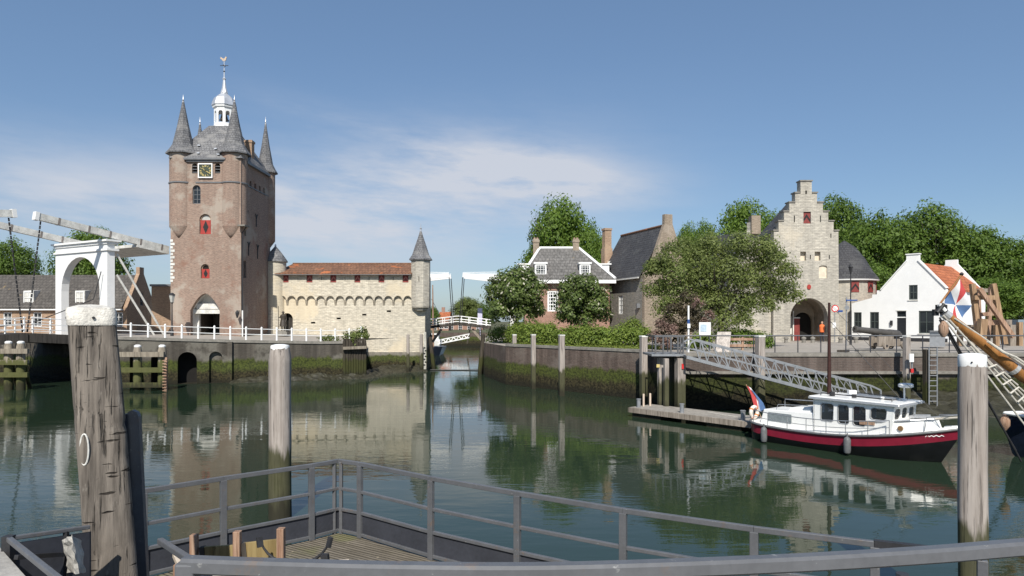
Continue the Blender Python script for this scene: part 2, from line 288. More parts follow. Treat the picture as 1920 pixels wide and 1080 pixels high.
# ------------------------------------------------------------ geometry helpers
ZU = Vector((0, 0, 1))
def X(px, d): return (px - 960) * d / F
def Zp(py, d): return E - (py - H0) * d / F
def P(px, py, d): return Vector((X(px, d), d, Zp(py, d)))
class MB:
    def __init__(s): s.v = []; s.f = []; s.m = []
    def add(s, vs, fs, m=0):
        o = len(s.v); s.v += [tuple(v) for v in vs]
        for f in fs: s.f.append([i + o for i in f]); s.m.append(m)
        return s
    def hexa(s, c, m=0):
        return s.add(c, [(0, 3, 2, 1), (4, 5, 6, 7), (0, 1, 5, 4), (1, 2, 6, 5), (2, 3, 7, 6), (3, 0, 4, 7)], m)
    def box(s, c, sz, rz=0.0, m=0):
        c = Vector(c); M = Matrix.Rotation(rz, 3, 'Z'); x, y, z = (k / 2 for k in sz)
        return s.hexa([c + M @ Vector(q) for q in ((-x, -y, -z), (x, -y, -z), (x, y, -z), (-x, y, -z), (-x, -y, z), (x, -y, z), (x, y, z), (-x, y, z))], m)
    def beam(s, a, b, w, h, m=0, up=ZU, w2=None, h2=None):
        a, b = Vector(a), Vector(b); d = (b - a).normalized(); u = Vector(up)
        if abs(d.dot(u)) > .98: u = Vector((0, 1, 0))
        sd = d.cross(u).normalized(); u = sd.cross(d)
        w2 = w if w2 is None else w2; h2 = h if h2 is None else h2
        q = []
        for p_, ww, hh in ((a, w, h), (b, w2, h2)):
            q += [p_ - sd * ww / 2 - u * hh / 2, p_ + sd * ww / 2 - u * hh / 2, p_ + sd * ww / 2 + u * hh / 2, p_ - sd * ww / 2 + u * hh / 2]
        return s.hexa(q, m)
    def tube(s, pts, r, n=8, m=0, cap=True):
        pts = [Vector(q) for q in pts]; rs = list(r) if isinstance(r, (list, tuple)) else [r] * len(pts)
        o = len(s.v); pu = None
        for i, q in enumerate(pts):
            d = (pts[min(i + 1, len(pts) - 1)] - pts[max(i - 1, 0)]).normalized()
            if pu is None: pu = Vector((0, 0, 1)) if abs(d.z) < .9 else Vector((1, 0, 0))
            a = d.cross(pu).normalized(); c = a.cross(d).normalized(); pu = c
            for k in range(n):
                t = 2 * math.pi * k / n
                s.v.append(tuple(q + (a * math.cos(t) + c * math.sin(t)) * rs[i]))
        for i in range(len(pts) - 1):
            for k in range(n):
                s.f.append([o + i * n + k, o + i * n + (k + 1) % n, o + (i + 1) * n + (k + 1) % n, o + (i + 1) * n + k]); s.m.append(m)
        if cap:
            s.f.append([o + k for k in range(n)][::-1]); s.m.append(m)
            s.f.append([o + (len(pts) - 1) * n + k for k in range(n)]); s.m.append(m)
        return s
    def lathe(s, c, prof, n=20, m=0, a0=0.0, arc=2 * math.pi, cap=True):
        c = Vector(c); o = len(s.v); full = arc > 6.28; nn = n if full else n + 1
        for r_, z_ in prof:
            for k in range(nn):
                t = a0 + arc * k / n
                s.v.append((c.x + r_ * math.cos(t), c.y + r_ * math.sin(t), c.z + z_))
        for i in range(len(prof) - 1):
            for k in range(n):
                k2 = (k + 1) % nn
                s.f.append([o + i * nn + k, o + i * nn + k2, o + (i + 1) * nn + k2, o + (i + 1) * nn + k]); s.m.append(m)
        if cap and full:
            s.f.append([o + k for k in range(nn)][::-1]); s.m.append(m)
            s.f.append([o + (len(prof) - 1) * nn + k for k in range(nn)]); s.m.append(m)
        return s
    def poly(s, pts, m=0, holes=()):
        allp = [Vector(q) for q in pts]; lists = [allp] + [[Vector(q) for q in h] for h in holes]
        tri = tessellate_polygon(lists); flat = [q for l in lists for q in l]
        return s.add(flat, [list(t) for t in tri], m)
    def panel(s, fr, outer, holes=(), thick=.3, m=0, back=False, mh=None, sides=True):
        """flat slab in frame fr with holes: front face at w=0, sides and hole reveals reach back to -thick"""
        L = [[Vector((a, b, 0)) for a, b in outer]] + [[Vector((a, b, 0)) for a, b in h] for h in holes]
        tri = tessellate_polygon(L); flat = [q for l in L for q in l]
        s.add([fr(q.x, q.y, 0) for q in flat], [list(t) for t in tri], m)
        if back: s.add([fr(q.x, q.y, -thick) for q in flat], [list(t) for t in tri], m)
        for i, l in enumerate(L):
            n = len(l)
            if i == 0 and not sides: continue
            s.add([fr(q.x, q.y, 0) for q in l] + [fr(q.x, q.y, -thick) for q in l], [(k, (k + 1) % n, n + (k + 1) % n, n + k) for k in range(n)], m if i == 0 or mh is None else mh)
        return s
    def fbox(s, fr, u0, u1, v0, v1, w0, w1, m=0):
        return s.hexa([fr(u0, v0, w0), fr(u1, v0, w0), fr(u1, v0, w1), fr(u0, v0, w1), fr(u0, v1, w0), fr(u1, v1, w0), fr(u1, v1, w1), fr(u0, v1, w1)], m)
class Fr:
    def __init__(s, O, U, W=None, V=ZU):
        s.O = Vector(O); s.U = Vector(U).normalized(); s.V = Vector(V).normalized()
        s.W = Vector(W).normalized() if W else s.U.cross(s.V)
    def __call__(s, u, v, w=0.0): return s.O + s.U * u + s.V * v + s.W * w
def FD(d): return Fr((0, d, 0), (1, 0, 0), (0, -1, 0))      # wall facing the harbour at distance d
COL = SC.collection
def mesh(name, mb, mats, base=Vector((0, 0, 0)), smooth=False, bevel=0.0):
    me = bpy.data.meshes.new(name)
    me.from_pydata([(v[0] - base.x, v[1] - base.y, v[2] - base.z) for v in mb.v], [], mb.f)
    mats = mats if isinstance(mats, (list, tuple)) else [mats]
    for m in mats: me.materials.append(m)
    if len(mats) > 1: me.polygons.foreach_set('material_index', mb.m)
    bm = bmesh.new(); bm.from_mesh(me); bmesh.ops.recalc_face_normals(bm, faces=bm.faces)
    bm.to_mesh(me); bm.free()
    if smooth:
        me.polygons.foreach_set('use_smooth', [True] * len(me.polygons))
        try: me.set_sharp_from_angle(angle=R(42))
        except Exception: pass
    me.update()
    o = bpy.data.objects.new(name, me); COL.objects.link(o); o.location = base
    if bevel:
        bv = o.modifiers.new('bevel', 'BEVEL'); bv.width = bevel; bv.segments = 2; bv.limit_method = 'ANGLE'
    return o
def tag(o, label, cat, group=None):
    o['label'] = label; o['category'] = cat
    if group: o['group'] = group
    return o
def thing(name, loc, label, cat, group=None):
    o = bpy.data.objects.new(name, None); COL.objects.link(o); o.location = loc; o.empty_display_size = .3
    return tag(o, label, cat, group)
def wloc(o): return o.location if o.parent is None else o.location + wloc(o.parent)
def part(name, mb, mats, parent, label=None, smooth=False, bevel=0.0):
    b = wloc(parent).copy(); o = mesh(name, mb, mats, b, smooth, bevel)
    o.parent = parent; o.location = (0, 0, 0)
    if label: o['label'] = label
    return o
def solid(name, mb, mats, loc, label, cat, group=None, smooth=False, bevel=0.0):
    return tag(mesh(name, mb, mats, Vector(loc), smooth, bevel), label, cat, group)
def struct(name, mb, mats, smooth=False, kind='structure'):
    o = mesh(name, mb, mats, Vector((0, 0, 0)), smooth); o['kind'] = kind; return o
def arch(u0, u1, v0, v1, kind='round', n=10):
    """opening outline: v1 is the crown"""
    c = (u0 + u1) / 2; hw = (u1 - u0) / 2; q = [(u1, v0)]
    if kind == 'rect': return [(u0, v0), (u1, v0), (u1, v1), (u0, v1)]
    rise = {'round': hw, 'seg': hw * .4, 'pointed': hw * 1.15, 'bridge': hw * 1.05}[kind]; rise = min(rise, (v1 - v0) * .95); sv = v1 - rise
    for k in range(n + 1):
        t = math.pi * k / n
        if kind == 'pointed':
            x = math.cos(t); y = 1 - abs(x) ** 1.75
            q.append((c + hw * x, sv + rise * y))
        else: q.append((c + hw * math.cos(t), sv + rise * math.sin(t)))
    q.append((u0, v0)); return q
def copy_tree(o, parent=None):
    c = o.copy(); COL.objects.link(c)
    if parent is not None: c.parent = parent
    for ch in [k for k in bpy.data.objects if k.parent == o]: copy_tree(ch, c)
    return c
def sash(parent, fr, u0, u1, v0, v1, nx=2, ny=3, frame=WHITE, fw=.07, bw=.035, back=-.10, kind='rect', pane=GLASS, name='window', gl=None):
    """window set into an opening: frame > glazing bars in the frame, pane as a sub-part"""
    mb = MB(); out = arch(u0, u1, v0, v1, kind); cx, cy = (u0 + u1) / 2, (v0 + v1) / 2
    sx, sy = 1 - 2 * fw / (u1 - u0), 1 - 2 * fw / (v1 - v0)
    inn = [(cx + (a - cx) * sx, cy + (c_ - cy) * sy) for a, c_ in out]
    f2 = Fr(fr(0, 0, back + .05), fr.U, fr.W, fr.V); mb.panel(f2, out, [inn], .08)
    for i in range(1, nx):
        u = u0 + (u1 - u0) * i / nx; mb.fbox(f2, u - bw / 2, u + bw / 2, v0 + fw, v1 - fw * .9, -.05, -.012)
    for j in range(1, ny):
        v = v0 + (v1 - v0) * j / ny; mb.fbox(f2, u0 + fw * .9, u1 - fw * .9, v - bw / 2, v + bw / 2, -.052, -.01)
    w = part(name, mb, frame, parent)
    g = MB().poly([f2(a, c_, -.06) for a, c_ in out]); part('pane', g, pane, w)
    return w
# ------------------------------------------------------------ foliage
def leafcloud(blobs, n, size, rng, per=26, up=.25, spread=.17):
    bl = np.array(blobs, float); wgt = (bl[:, 3] * bl[:, 4] * bl[:, 5]) ** .67; wgt /= wgt.sum()
    k = max(1, n // per); bi = rng.choice(len(bl), k, p=wgt)
    d = rng.normal(size=(k, 3)); d /= np.linalg.norm(d, axis=1)[:, None]; d[:, 2] = np.where(d[:, 2] < -.5, -d[:, 2], d[:, 2])
    rf = .50 + .55 * rng.random(k) ** .6
    cc = bl[bi, :3] + d * bl[bi, 3:] * rf[:, None]
    idx = np.repeat(np.arange(k), per); m = len(idx)
    rr = bl[bi, 3:][idx] * spread * (0.7 + .6 * rng.random(k))[idx][:, None] + size * .5
    off = rng.normal(size=(m, 3)); ln_ = np.linalg.norm(off, axis=1)[:, None]; off = off * np.minimum(1, 1.75 / (ln_ + 1e-6)); c = cc[idx] + off * rr
    nrm = d[idx] * .75 + off * .40 + rng.normal(size=(m, 3)) * .38 + np.array([0, 0, up])
    nrm /= np.linalg.norm(nrm, axis=1)[:, None]
    a = np.cross(nrm, rng.normal(size=(m, 3))); a /= np.linalg.norm(a, axis=1)[:, None] + 1e-9; b_ = np.cross(nrm, a)
    s = size * (.6 + .8 * rng.random(m))[:, None]
    v = np.stack([c - a * s, c - b_ * s * .5, c + a * s, c + b_ * s * .5], 1).reshape(-1, 3)
    return v
def leafmesh(name, v, m):
    me = bpy.data.meshes.new(name); n = len(v) // 4
    me.vertices.add(len(v)); me.vertices.foreach_set('co', v.astype(np.float32).ravel())
    me.loops.add(n * 4); me.loops.foreach_set('vertex_index', np.arange(n * 4, dtype=np.int32))
    me.polygons.add(n); me.polygons.foreach_set('loop_start', np.arange(0, n * 4, 4, dtype=np.int32))
    try: me.polygons.foreach_set('loop_total', np.full(n, 4, dtype=np.int32))
    except Exception: pass
    me.materials.append(m); me.update(calc_edges=True); me.validate(); return me
def trunkmb(h, r, limbs, rng, top=.55):
    mb = MB(); q = [Vector((0, 0, -.3)), Vector((rng.normal() * .05 * h, rng.normal() * .05 * h, h * .25)), Vector((rng.normal() * .06 * h, rng.normal() * .06 * h, h * top)), Vector((rng.normal() * .05 * h, rng.normal() * .05 * h, h * .86))]
    mb.tube(q, [r, r * .75, r * .5, r * .08], 8)
    for i in range(limbs):
        t = .25 + .5 * rng.random(); a = rng.random() * 6.28; st = q[1].lerp(q[2], min(1, max(0, (t - .25) / .35))); L = h * (.22 + .16 * rng.random())
        md = st + Vector((math.cos(a) * L * .6, math.sin(a) * L * .6, L * .45)); en = st + Vector((math.cos(a) * L, math.sin(a) * L, L * .95))
        mb.tube([st, md, en], [r * .42, r * .25, r * .05], 6)
        for j in range(2):
            a2 = a + rng.normal() * .8; e2 = md + Vector((math.cos(a2) * L * .5, math.sin(a2) * L * .5, L * .4)); mb.tube([md, e2], [r * .18, r * .04], 5)
    return mb
def tree(loc, h, blobs, n, size, leaf, label, seed, name='tree', cat='tree', group=None, trunk_r=None, limbs=7, per=26, spread=.17, up=.25):
    rng = np.random.default_rng(seed)
    t = thing(name, loc, label, cat, group)
    v = leafcloud(blobs, n, size, rng, per=per, spread=spread, up=up)
    o = bpy.data.objects.new('crown', leafmesh('crown', v, leaf)); COL.objects.link(o); o.parent = t
    mb = trunkmb(h, trunk_r or h * .03, limbs, rng); mb.v = [tuple(Vector(q) + Vector(loc)) for q in mb.v]
    part('trunk', mb, BARK, t, smooth=True)
    return t
def crown_blobs(h, w, rng, n=14, lo=.12, top=.97, shape='dome'):
    """a crown made of many uneven lobes set over an uneven dome; ellipsoids relative to the tree's base"""
    out = []; c = h * (lo + 1) / 2; hz = h * (1 - lo) / 2; g = 2.39996
    for i in range(n):
        s_ = 1 - 1.75 * (i + .5) / n; lr = w * (.135 + .10 * rng.random()); k = .92 + .16 * rng.random()
        r_ = math.sqrt(max(0, 1 - s_ * s_)); a = i * g + rng.random() * .5
        if s_ > .1: r_ = r_ ** 1.15
        out.append((math.cos(a) * r_ * (w / 2 - lr) * k, math.sin(a) * r_ * (w / 2 - lr) * k, c + s_ * (hz - lr * .75) * (.93 + .1 * rng.random()), lr, lr, lr * .82))
    out.append((0, 0, c, w * .28, w * .28, hz * .62))
    return out
# ------------------------------------------------------------ the setting: water, land, mud
struct('water', MB().poly([(-600, -60, 0), (600, -60, 0), (600, 900, 0), (-600, 900, 0)]), WATER)
LQ = [(-28.3, 49.0, 3.42), (-21.2, 52.0, 3.1), (-15.2, 55.0, 2.88), (-12.1, 56.3, 2.9)]        # left quay edge, top heights
gl = MB()
q = [Vector(k) for k in LQ]
back = [Vector((-13.9, 64.8, 3.0)), Vector((-15.8, 64.8, 3.25)), Vector((-21.2, 64.8, 3.4)), Vector((-33.5, 58.0, 3.45))]
gl.add([q[0], q[1], back[2], back[3]], [(0, 1, 2, 3)]); gl.add([q[1], q[2], back[1], back[2]], [(0, 1, 2, 3)]); gl.add([q[2], q[3], back[0], back[1]], [(0, 1, 2, 3)])
gl.poly([back[3], back[2], (-21.2, 80, 3.4), (-22, 125, 3.4), (-22, 900, 3.4), (-700, 900, 3.4), (-700, 437, 3.4), (-97, 90, 3.4)])
gl.poly([q[0], back[3], (-97, 90, 3.4), (-32.4, 53.7, 3.42)])
gl.poly([back[2], back[1], back[0], (-8.1, 65.2, 3.0), (-9.9, 80, 3.2), (-21.2, 80, 3.4)])
struct('left_quay_ground', gl, PAVE)
gr = MB().poly([(-2.9, 66, 2.8), (-2.3, 58, 2.8), (-.45, 50.6, 2.8), (7.7, 41, 2.85), (8.0, 36.8, 2.85), (90, 36.8, 2.85), (700, 200, 2.85), (700, 900, 2.85), (14, 900, 2.85), (14, 125, 2.85), (10, 81, 2.85), (-2.9, 80, 2.85)])
struct('right_quay_ground', gr, PAVE)
struct('far_quay_ground', MB().poly([(-22, 126, 2.4), (14, 126, 2.4), (14, 900, 2.4), (-22, 900, 2.4)]), EARTH)
lb = MB().poly([(-38.2, 44.0, 3.4), (-150, 107, 3.4), (-700, 420, 3.4), (-700, -60, 3.4), (-60, -60, 3.4), (-40, 20, 3.4)])
struct('left_bank_ground', lb, PAVE)
def wallstrip(pts, zb=-1.2, thick=.6, mats=None, cope=.22, copemat=None):
    """quay wall along a line of (x, y, ztop); land is on the left of the walking direction reversed (behind)"""
    mb = MB(); n = len(pts)
    for i in range(n - 1):
        a, b = Vector(pts[i]), Vector(pts[i + 1]); d = (b - a); d.z = 0; nr = Vector((-d.y, d.x, 0)).normalized()
        aa, bb = a + nr * thick, b + nr * thick
        mb.add([(a.x, a.y, zb), (b.x, b.y, zb), b, a, (aa.x, aa.y, zb), (bb.x, bb.y, zb), bb, aa], [(0, 1, 2, 3), (3, 2, 6, 7), (5, 4, 7, 6), (1, 5, 6, 2), (4, 0, 3, 7)])
    return mb
def coping(pts, over=.08, h=.2, depth=.55):
    mb = MB()
    for i in range(len(pts) - 1):
        a, b = Vector(pts[i]), Vector(pts[i + 1]); d = (b - a); d.z = 0; nr = Vector((-d.y, d.x, 0)).normalized()
        u = Vector((0, 0, 1)); A = a - nr * over; B = b - nr * over
        mb.hexa([A - u * h * .4, B - u * h * .4, b + nr * depth - u * h * .4, a + nr * depth - u * h * .4, A + u * h * .6, B + u * h * .6, b + nr * depth + u * h * .6, a + nr * depth + u * h * .6])
    return mb
# left quay wall: first stretch carries three low arches
t = thing('quay_wall', (-21.2, 52, 0), 'low brick harbour wall with dark arched culverts and green algae below the brick tower', 'quay wall')
a, b = Vector((-28.3, 49, 0)), Vector((-21.2, 52, 0)); L = (b - a).length
fr = Fr(a, b - a, Vector((b - a).cross(ZU)))
def upx(fr, px):
    k = (px - 960) / F; o, u = fr.O, fr.U
    return (o.x - k * o.y) / (k * u.y - u.x)
holes = [arch(upx(fr, l), upx(fr, r), .02, v1, 'round', 12) for l, r, v1 in ((243, 263, 2.3), (283, 303, 2.2), (333, 369, 2.35), (392, 417, 2.35))]
mb = MB().panel(fr, [(0, -1.2), (L, -1.2), (L, 3.1), (0, 3.42)], holes, 1.2)
part('wall', mb, QUAYL, t)
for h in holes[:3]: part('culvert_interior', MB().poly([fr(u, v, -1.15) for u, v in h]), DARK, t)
part('blind_arch', MB().poly([fr(u, v, -.3) for u, v in holes[3]]), QUAYL, t)
part('wall', wallstrip([k for k in LQ[1:]] + [(-13.8, 64.6, 3.0)]), QUAYL, t)
part('coping', coping(LQ), COPE, t)
mb = MB()
for px in (430.5,): mb.beam(Vector((-21.1, 51.95, -.5)), Vector((-21.1, 51.95, 3.05)), .35, .3)
part('pilaster', mb, QUAYL, t)
wl = wallstrip([(-97, 90, 3.38), (-32.4, 53.7, 3.4), (-28.3, 49, 3.4)])
solid('quay_wall', wl, QUAYL, (-60, 67, 0), 'harbour wall of the side channel running back under the white drawbridge', 'quay wall')
solid('quay_wall', wallstrip([(-40, 20, 3.4), (-38.2, 44.0, 3.4), (-150, 107, 3.4)]), QUAYL, (-60, 55, 0), 'opposite bank wall of the side channel at the far left edge', 'quay wall')
# sloping mud at the foot of the left quay
def mudstrip(pts, outs, z0, z1, rng, nx=26, ny=14):
    mb = MB(); rows = []
    for i in range(len(pts) - 1):
        for k in range(nx + (1 if i == len(pts) - 2 else 0)):
            f = k / nx; rows.append((Vector(pts[i]).lerp(Vector(pts[i + 1]), f), Vector(outs[i]).lerp(Vector(outs[i + 1]), f)))
    vs = []
    for r_, (p0, p1) in enumerate(rows):
        for j in range(ny + 1):
            f = j / ny; q = p0.lerp(p1, f); z = z0 + (z1 - z0) * f
            z += noise.noise(q * .9) * .16 + noise.noise(q * 3.1) * .16 + noise.noise(q * 7) * .07; q = Vector((q.x, q.y + noise.noise(q * .7) * .3, z)); vs.append(q)
    m = ny + 1
    return mb.add(vs, [(i * m + j, (i + 1) * m + j, (i + 1) * m + j + 1, i * m + j + 1) for i in range(len(rows) - 1) for j in range(ny)])
struct('mud_bank', mudstrip([(-21, 52.3, 0), (-15.2, 55.2, 0), (-12.2, 56.6, 0), (-11.8, 64.7, 0), (-8.0, 64.7, 0)], [(-21, 51.2, 0), (-14.6, 53.4, 0), (-11.0, 54.6, 0), (-9.5, 60, 0), (-7.6, 62.8, 0)], .48, -.2, None), MUD)
struct('mud_bank', mudstrip([(17, 36.5, 0), (24, 36.5, 0), (32, 36.5, 0)], [(17, 34.6, 0), (24, 32.6, 0), (32, 32.3, 0)], .95, -.25, None), MUD)

# ------------------------------------------------------------ brick gate tower
D1 = 58.0; fr = FD(D1); x = lambda p_: X(p_, D1); z = lambda p_: Zp(p_, D1)
XL, XR, YB = x(320), x(452), 65.0
t = thing('gate_tower', (x(386), 61.5, 3.4), 'tall square brick gate tower with four slate corner spires, clock and white bell lantern', 'gate tower')
zb, zt = 3.0, z(298)
wh = [arch(x(357), x(412), zb, z(550), 'pointed', 14), arch(x(361), x(376), z(382), z(347), 'round'), arch(x(374), x(395.5), z(439), z(401), 'round'), arch(x(376.5), x(393), z(522), z(495), 'round'),
      arch(x(360), x(370), z(325), z(306), 'round'), arch(x(403), x(413), z(325), z(306), 'round')]
wb = MB().panel(fr, [(XL, zb), (XR, zb), (XR, zt), (XL, zt)], wh, .45, sides=False)
sd = Fr((XR, D1, 0), (0, 1, 0), (1, 0, 0))
sideh = [arch(u, u + .42, z(330) - .62, z(330), 'rect') for u in (1.9, 3.0, 4.1, 5.2)] + [arch(.55, 1.15, z(520), z(487), 'seg'), arch(.7, 1.1, z(440), z(408), 'seg')]
wb.panel(sd, [(0, zb), (7, zb), (7, zt), (0, zt)], sideh, .45, sides=False)
wb.add([(XL, D1, zb), (XL, YB, zb), (XL, YB, zt), (XL, D1, zt)], [(0, 1, 2, 3)]); wb.add([(XL, YB, zb), (XR, YB, zb), (XR, YB, zt), (XL, YB, zt)], [(0, 1, 2, 3)])
part('wall', wb, BRICKT, t)
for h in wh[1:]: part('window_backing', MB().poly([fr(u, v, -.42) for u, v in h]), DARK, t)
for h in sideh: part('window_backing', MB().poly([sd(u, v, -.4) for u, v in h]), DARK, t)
# windows
sash(t, fr, x(361), x(376), z(382), z(347), 2, 4, LEADD, .06, .04, -.2, 'round')
for (l, r_, y0, y1) in ((374, 395.5, 439, 401), (376.5, 393, 522, 495)):
    w = part('window', MB().panel(Fr(fr(0, 0, -.12), fr.U, fr.W), arch(x(l), x(r_), z(y0), z(y1), 'round'), [arch(x(l) + .1, x(r_) - .1, z(y0) + .08, z(y1) - .09, 'round')], .1), BRICKY, t)
    ym = y1 + (y0 - y1) * (.30 if y0 < 500 else .34); yt = z(ym)
    mb = MB().poly([fr(u, v, -.2) for u, v in arch(x(l), x(r_), yt - .01, z(y1), 'round')])
    part('fanlight', mb, LANTG if y0 < 500 else DARK, w)
    c = (x(l) + x(r_)) / 2; y_0, y_1 = z(y0) + .02, yt; hw = (x(r_) - x(l)) / 2 - .03
    sh = MB().fbox(fr, c - hw, c - .012, y_0, y_1, -.16, -.10); sh.fbox(fr, c + .012, c + hw, y_0, y_1, -.16, -.10)
    sp_ = part('shutter', sh, REDS, t)
    vm = (y_0 + y_1) / 2; d_ = MB().poly([fr(c, y_1 - .03, -.092), fr(c + hw * .52, vm, -.092), fr(c, y_0 + .03, -.092), fr(c - hw * .52, vm, -.092)])
    for sx in (-1, 1): d_.poly([fr(c + sx * hw, y_1, -.092), fr(c + sx * hw * .9, vm, -.092), fr(c + sx * hw, y_0, -.092)])
    part('painted_diamond', d_, BLACKP, sp_)
for l in (360, 403):
    mb = MB()
    for k in range(3): mb.fbox(fr, x(l), x(l + 10), z(311 + k * 5.5) - .05, z(311 + k * 5.5), -.3, -.06)
    part('belfry_louvre', mb, LEADD, t)
# gate passage: white reveals, beam, dark way through
tun = arch(x(357), x(412), zb, z(550), 'pointed', 14)
mb = MB()
f0 = Fr(fr(0, 0, -.45), fr.U, fr.W); n = len(tun)
mb.add([f0(u, v, 0) for u, v in tun] + [f0(u, v, -.7) for u, v in tun], [(k, (k + 1) % n, n + (k + 1) % n, n + k) for k in range(n)])
g = part('gate_passage', mb, PLASTER, t)
tun2 = arch(x(362), x(411), zb, z(578), 'rect')
mb = MB(); n = 4
mb.panel(Fr(f0(0, 0, -.7), fr.U, fr.W), tun, [[(x(362), zb + .02), (x(401), zb + .02), (x(401), z(578)), (x(362), z(578))]], .3)
part('gate_passage_wall', mb, PLASTER, g)
mb = MB().fbox(fr, x(362), x(411.5), z(579), z(569), -1.1, -.62); mb.fbox(fr, x(357.5), x(411.5), z(588), z(580), -1.12, -.56); part('lintel', mb, WHITEW, g)
mb = MB()
u0, u1, v0, v1 = x(361), x(402), zb, z(577)
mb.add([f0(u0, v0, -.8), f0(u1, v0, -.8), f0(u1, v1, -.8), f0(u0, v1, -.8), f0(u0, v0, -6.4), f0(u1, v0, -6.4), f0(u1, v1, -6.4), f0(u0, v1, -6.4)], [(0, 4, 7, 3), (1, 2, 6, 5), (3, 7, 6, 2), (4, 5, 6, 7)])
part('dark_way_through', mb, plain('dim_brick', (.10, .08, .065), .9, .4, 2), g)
mb = MB().fbox(f0, x(366), x(376), zb, z(584), -3.2, -3.1); part('door_leaf', mb, TIMB, g)
# corner turrets with spires
def turret(px, d, r, ztop, zlow, ztip, zfin, corbel=True, wm=BRICKT, sm=SLATE, sides=8, flare=1.28, name='turret', parent=None, apex=None):
    c = Vector((X(px, d), d, 0)); q = [(r, zlow), (r, ztop)]
    if corbel: q = [(.05, zlow - 1.15), (r * .55, zlow - .55), (r * .98, zlow - .02)] + q
    bd_ = MB()
    if apex:
        q = [(r, zlow), (r, ztop)]; o_ = [(c.x + r * math.cos(2 * math.pi * k / 28), c.y + r * math.sin(2 * math.pi * k / 28), zlow) for k in range(28)]
        mid = [((a_ - c.x) * .62 + c.x, (b_ - D1 - .05) * .62 + D1 + .05, zlow - .52) for a_, b_, z_ in o_]
        bd_.add(o_ + mid + [(c.x, D1 + .03, apex)], [(k, (k + 1) % 28, 28 + (k + 1) % 28, 28 + k) for k in range(28)] + [(28 + k, 28 + (k + 1) % 28, 56) for k in range(28)])
    tr = part(name, bd_.lathe(c, q, 28), wm, parent, smooth=True)
    hh = ztip - ztop; prof = [(r * flare, ztop - .12), (r * flare, ztop - .02), (r * 1.02, ztop + hh * .07), (r * .78, ztop + hh * .16), (r * .43, ztop + hh * .52), (r * .12, ztop + hh * .9), (.05, ztip)]
    part('spire', MB().lathe(c, prof, sides, a0=R(22.5)), sm, tr)
    part('finial', MB().lathe(c, [(.1, ztip - .75), (.07, ztip - .3), (.11, ztip - .22), (.04, ztip - .1), (.02, zfin)], 8), LEAD, tr, smooth=True)
    return tr
zf = z(284)
for px, d, r_ in ((343.5, 58.78, 1.07), (439.5, 58.78, 1.07)):
    tr = turret(px, d, r_, zf, z(424), z(181), z(172), parent=t, apex=z(449))
    part('string_course', MB().lathe((X(px, d), d, 0), [(r_ + .01, z(343.5)), (r_ + .07, z(343)), (r_ + .07, z(341)), (r_ + .01, z(340.5))], 28, cap=False), LEADD, tr)
turret(498, 65.2, .86, Zp(323, 65.2), Zp(452, 65.2), Zp(229, 65.2), Zp(219, 65.2), parent=t)
turret(375, 65.2, .86, Zp(323, 65.2), Zp(452, 65.2), Zp(229, 65.2), Zp(219, 65.2), parent=t)
part('string_course', MB().fbox(fr, x(367), x(415), z(343), z(341), 0, .06), LEADD, t)
part('string_course', MB().fbox(sd, .4, 6.5, z(343), z(341), 0, .06), LEADD, t)
part('ledge', MB().fbox(sd, -.52, .55, z(425), z(422.5), -.1, .5), COPE, t)
part('cornice', MB().fbox(fr, x(347), x(425), z(300.5), z(297), -.3, .30).fbox(fr, x(351), x(421), z(304), z(300.5), -.1, .16), LEADD, t)
part('cornice', MB().fbox(sd, .9, 6.4, z(302), z(297), -.3, .25), LEADD, t)
# main roof up to the lantern
zr0, zr1 = z(297), Zp(241, 61.5); xc = (XL + XR) / 2 + .08
mb = MB(); lo = [(XL - .1, D1 - .2), (XR + .15, D1 - .2), (XR + .15, YB + .1), (XL - .1, YB + .1)]; hi = [(xc - .95, 60.6), (xc + .95, 60.6), (xc + .95, 62.4), (xc - .95, 62.4)]
mb.add([(a_, b_, zr0) for a_, b_ in lo] + [(a_, b_, zr1) for a_, b_ in hi], [(0, 1, 5, 4), (1, 2, 6, 5), (2, 3, 7, 6), (3, 0, 4, 7), (4, 5, 6, 7)])
rf = part('roof', mb, SLATE, t)
mb = MB()
for a_, b_ in ((0.3, .35), (.62, .25), (.38, .12), (.68, .08), (.8, .5)):
    q_ = Vector((*lo[0], zr0)).lerp(Vector((*lo[1], zr0)), a_).lerp(Vector((*hi[0], zr1)).lerp(Vector((*hi[1], zr1)), a_), b_); mb.box(q_ + Vector((0, -.08, .05)), (.22, .16, .1))
part('roof_hatch', mb, LEAD, rf)
part('chimney', MB().box((X(468, 61.6), 61.6, Zp(288, 61.6)), (.62, .62, 2.3)).box((X(468, 61.6), 61.6, Zp(267, 61.6)), (.74, .74, .18)), BRICKY, t)
# lantern
lc = Vector((xc, 61.5, 0)); ZL = lambda p_: Zp(p_, 61.5); lt = part('bell_lantern', MB().lathe(lc, [(.98, ZL(244)), (1.02, ZL(240)), (.86, ZL(238)), (.86, ZL(236))], 8, a0=R(22.5)).lathe(lc, [(.8, ZL(207)), (.96, ZL(204)), (1.0, ZL(200)), (.8, ZL(199))], 8, a0=R(22.5)), WHITE, t)
mb = MB()
for k in range(8):
    a0 = R(22.5 + 45 * k); a1 = a0 + R(45); p0 = lc + Vector((math.cos(a0) * .84, math.sin(a0) * .84, 0)); p1 = lc + Vector((math.cos(a1) * .84, math.sin(a1) * .84, 0))
    f8 = Fr(p0, p1 - p0); wd = (p1 - p0).length
    mb.panel(f8, [(0, ZL(237)), (wd, ZL(237)), (wd, ZL(206)), (0, ZL(206))], [arch(.13, wd - .13, ZL(233), ZL(211), 'round', 8)], .1, back=True)
part('arcade', mb, WHITE, lt)
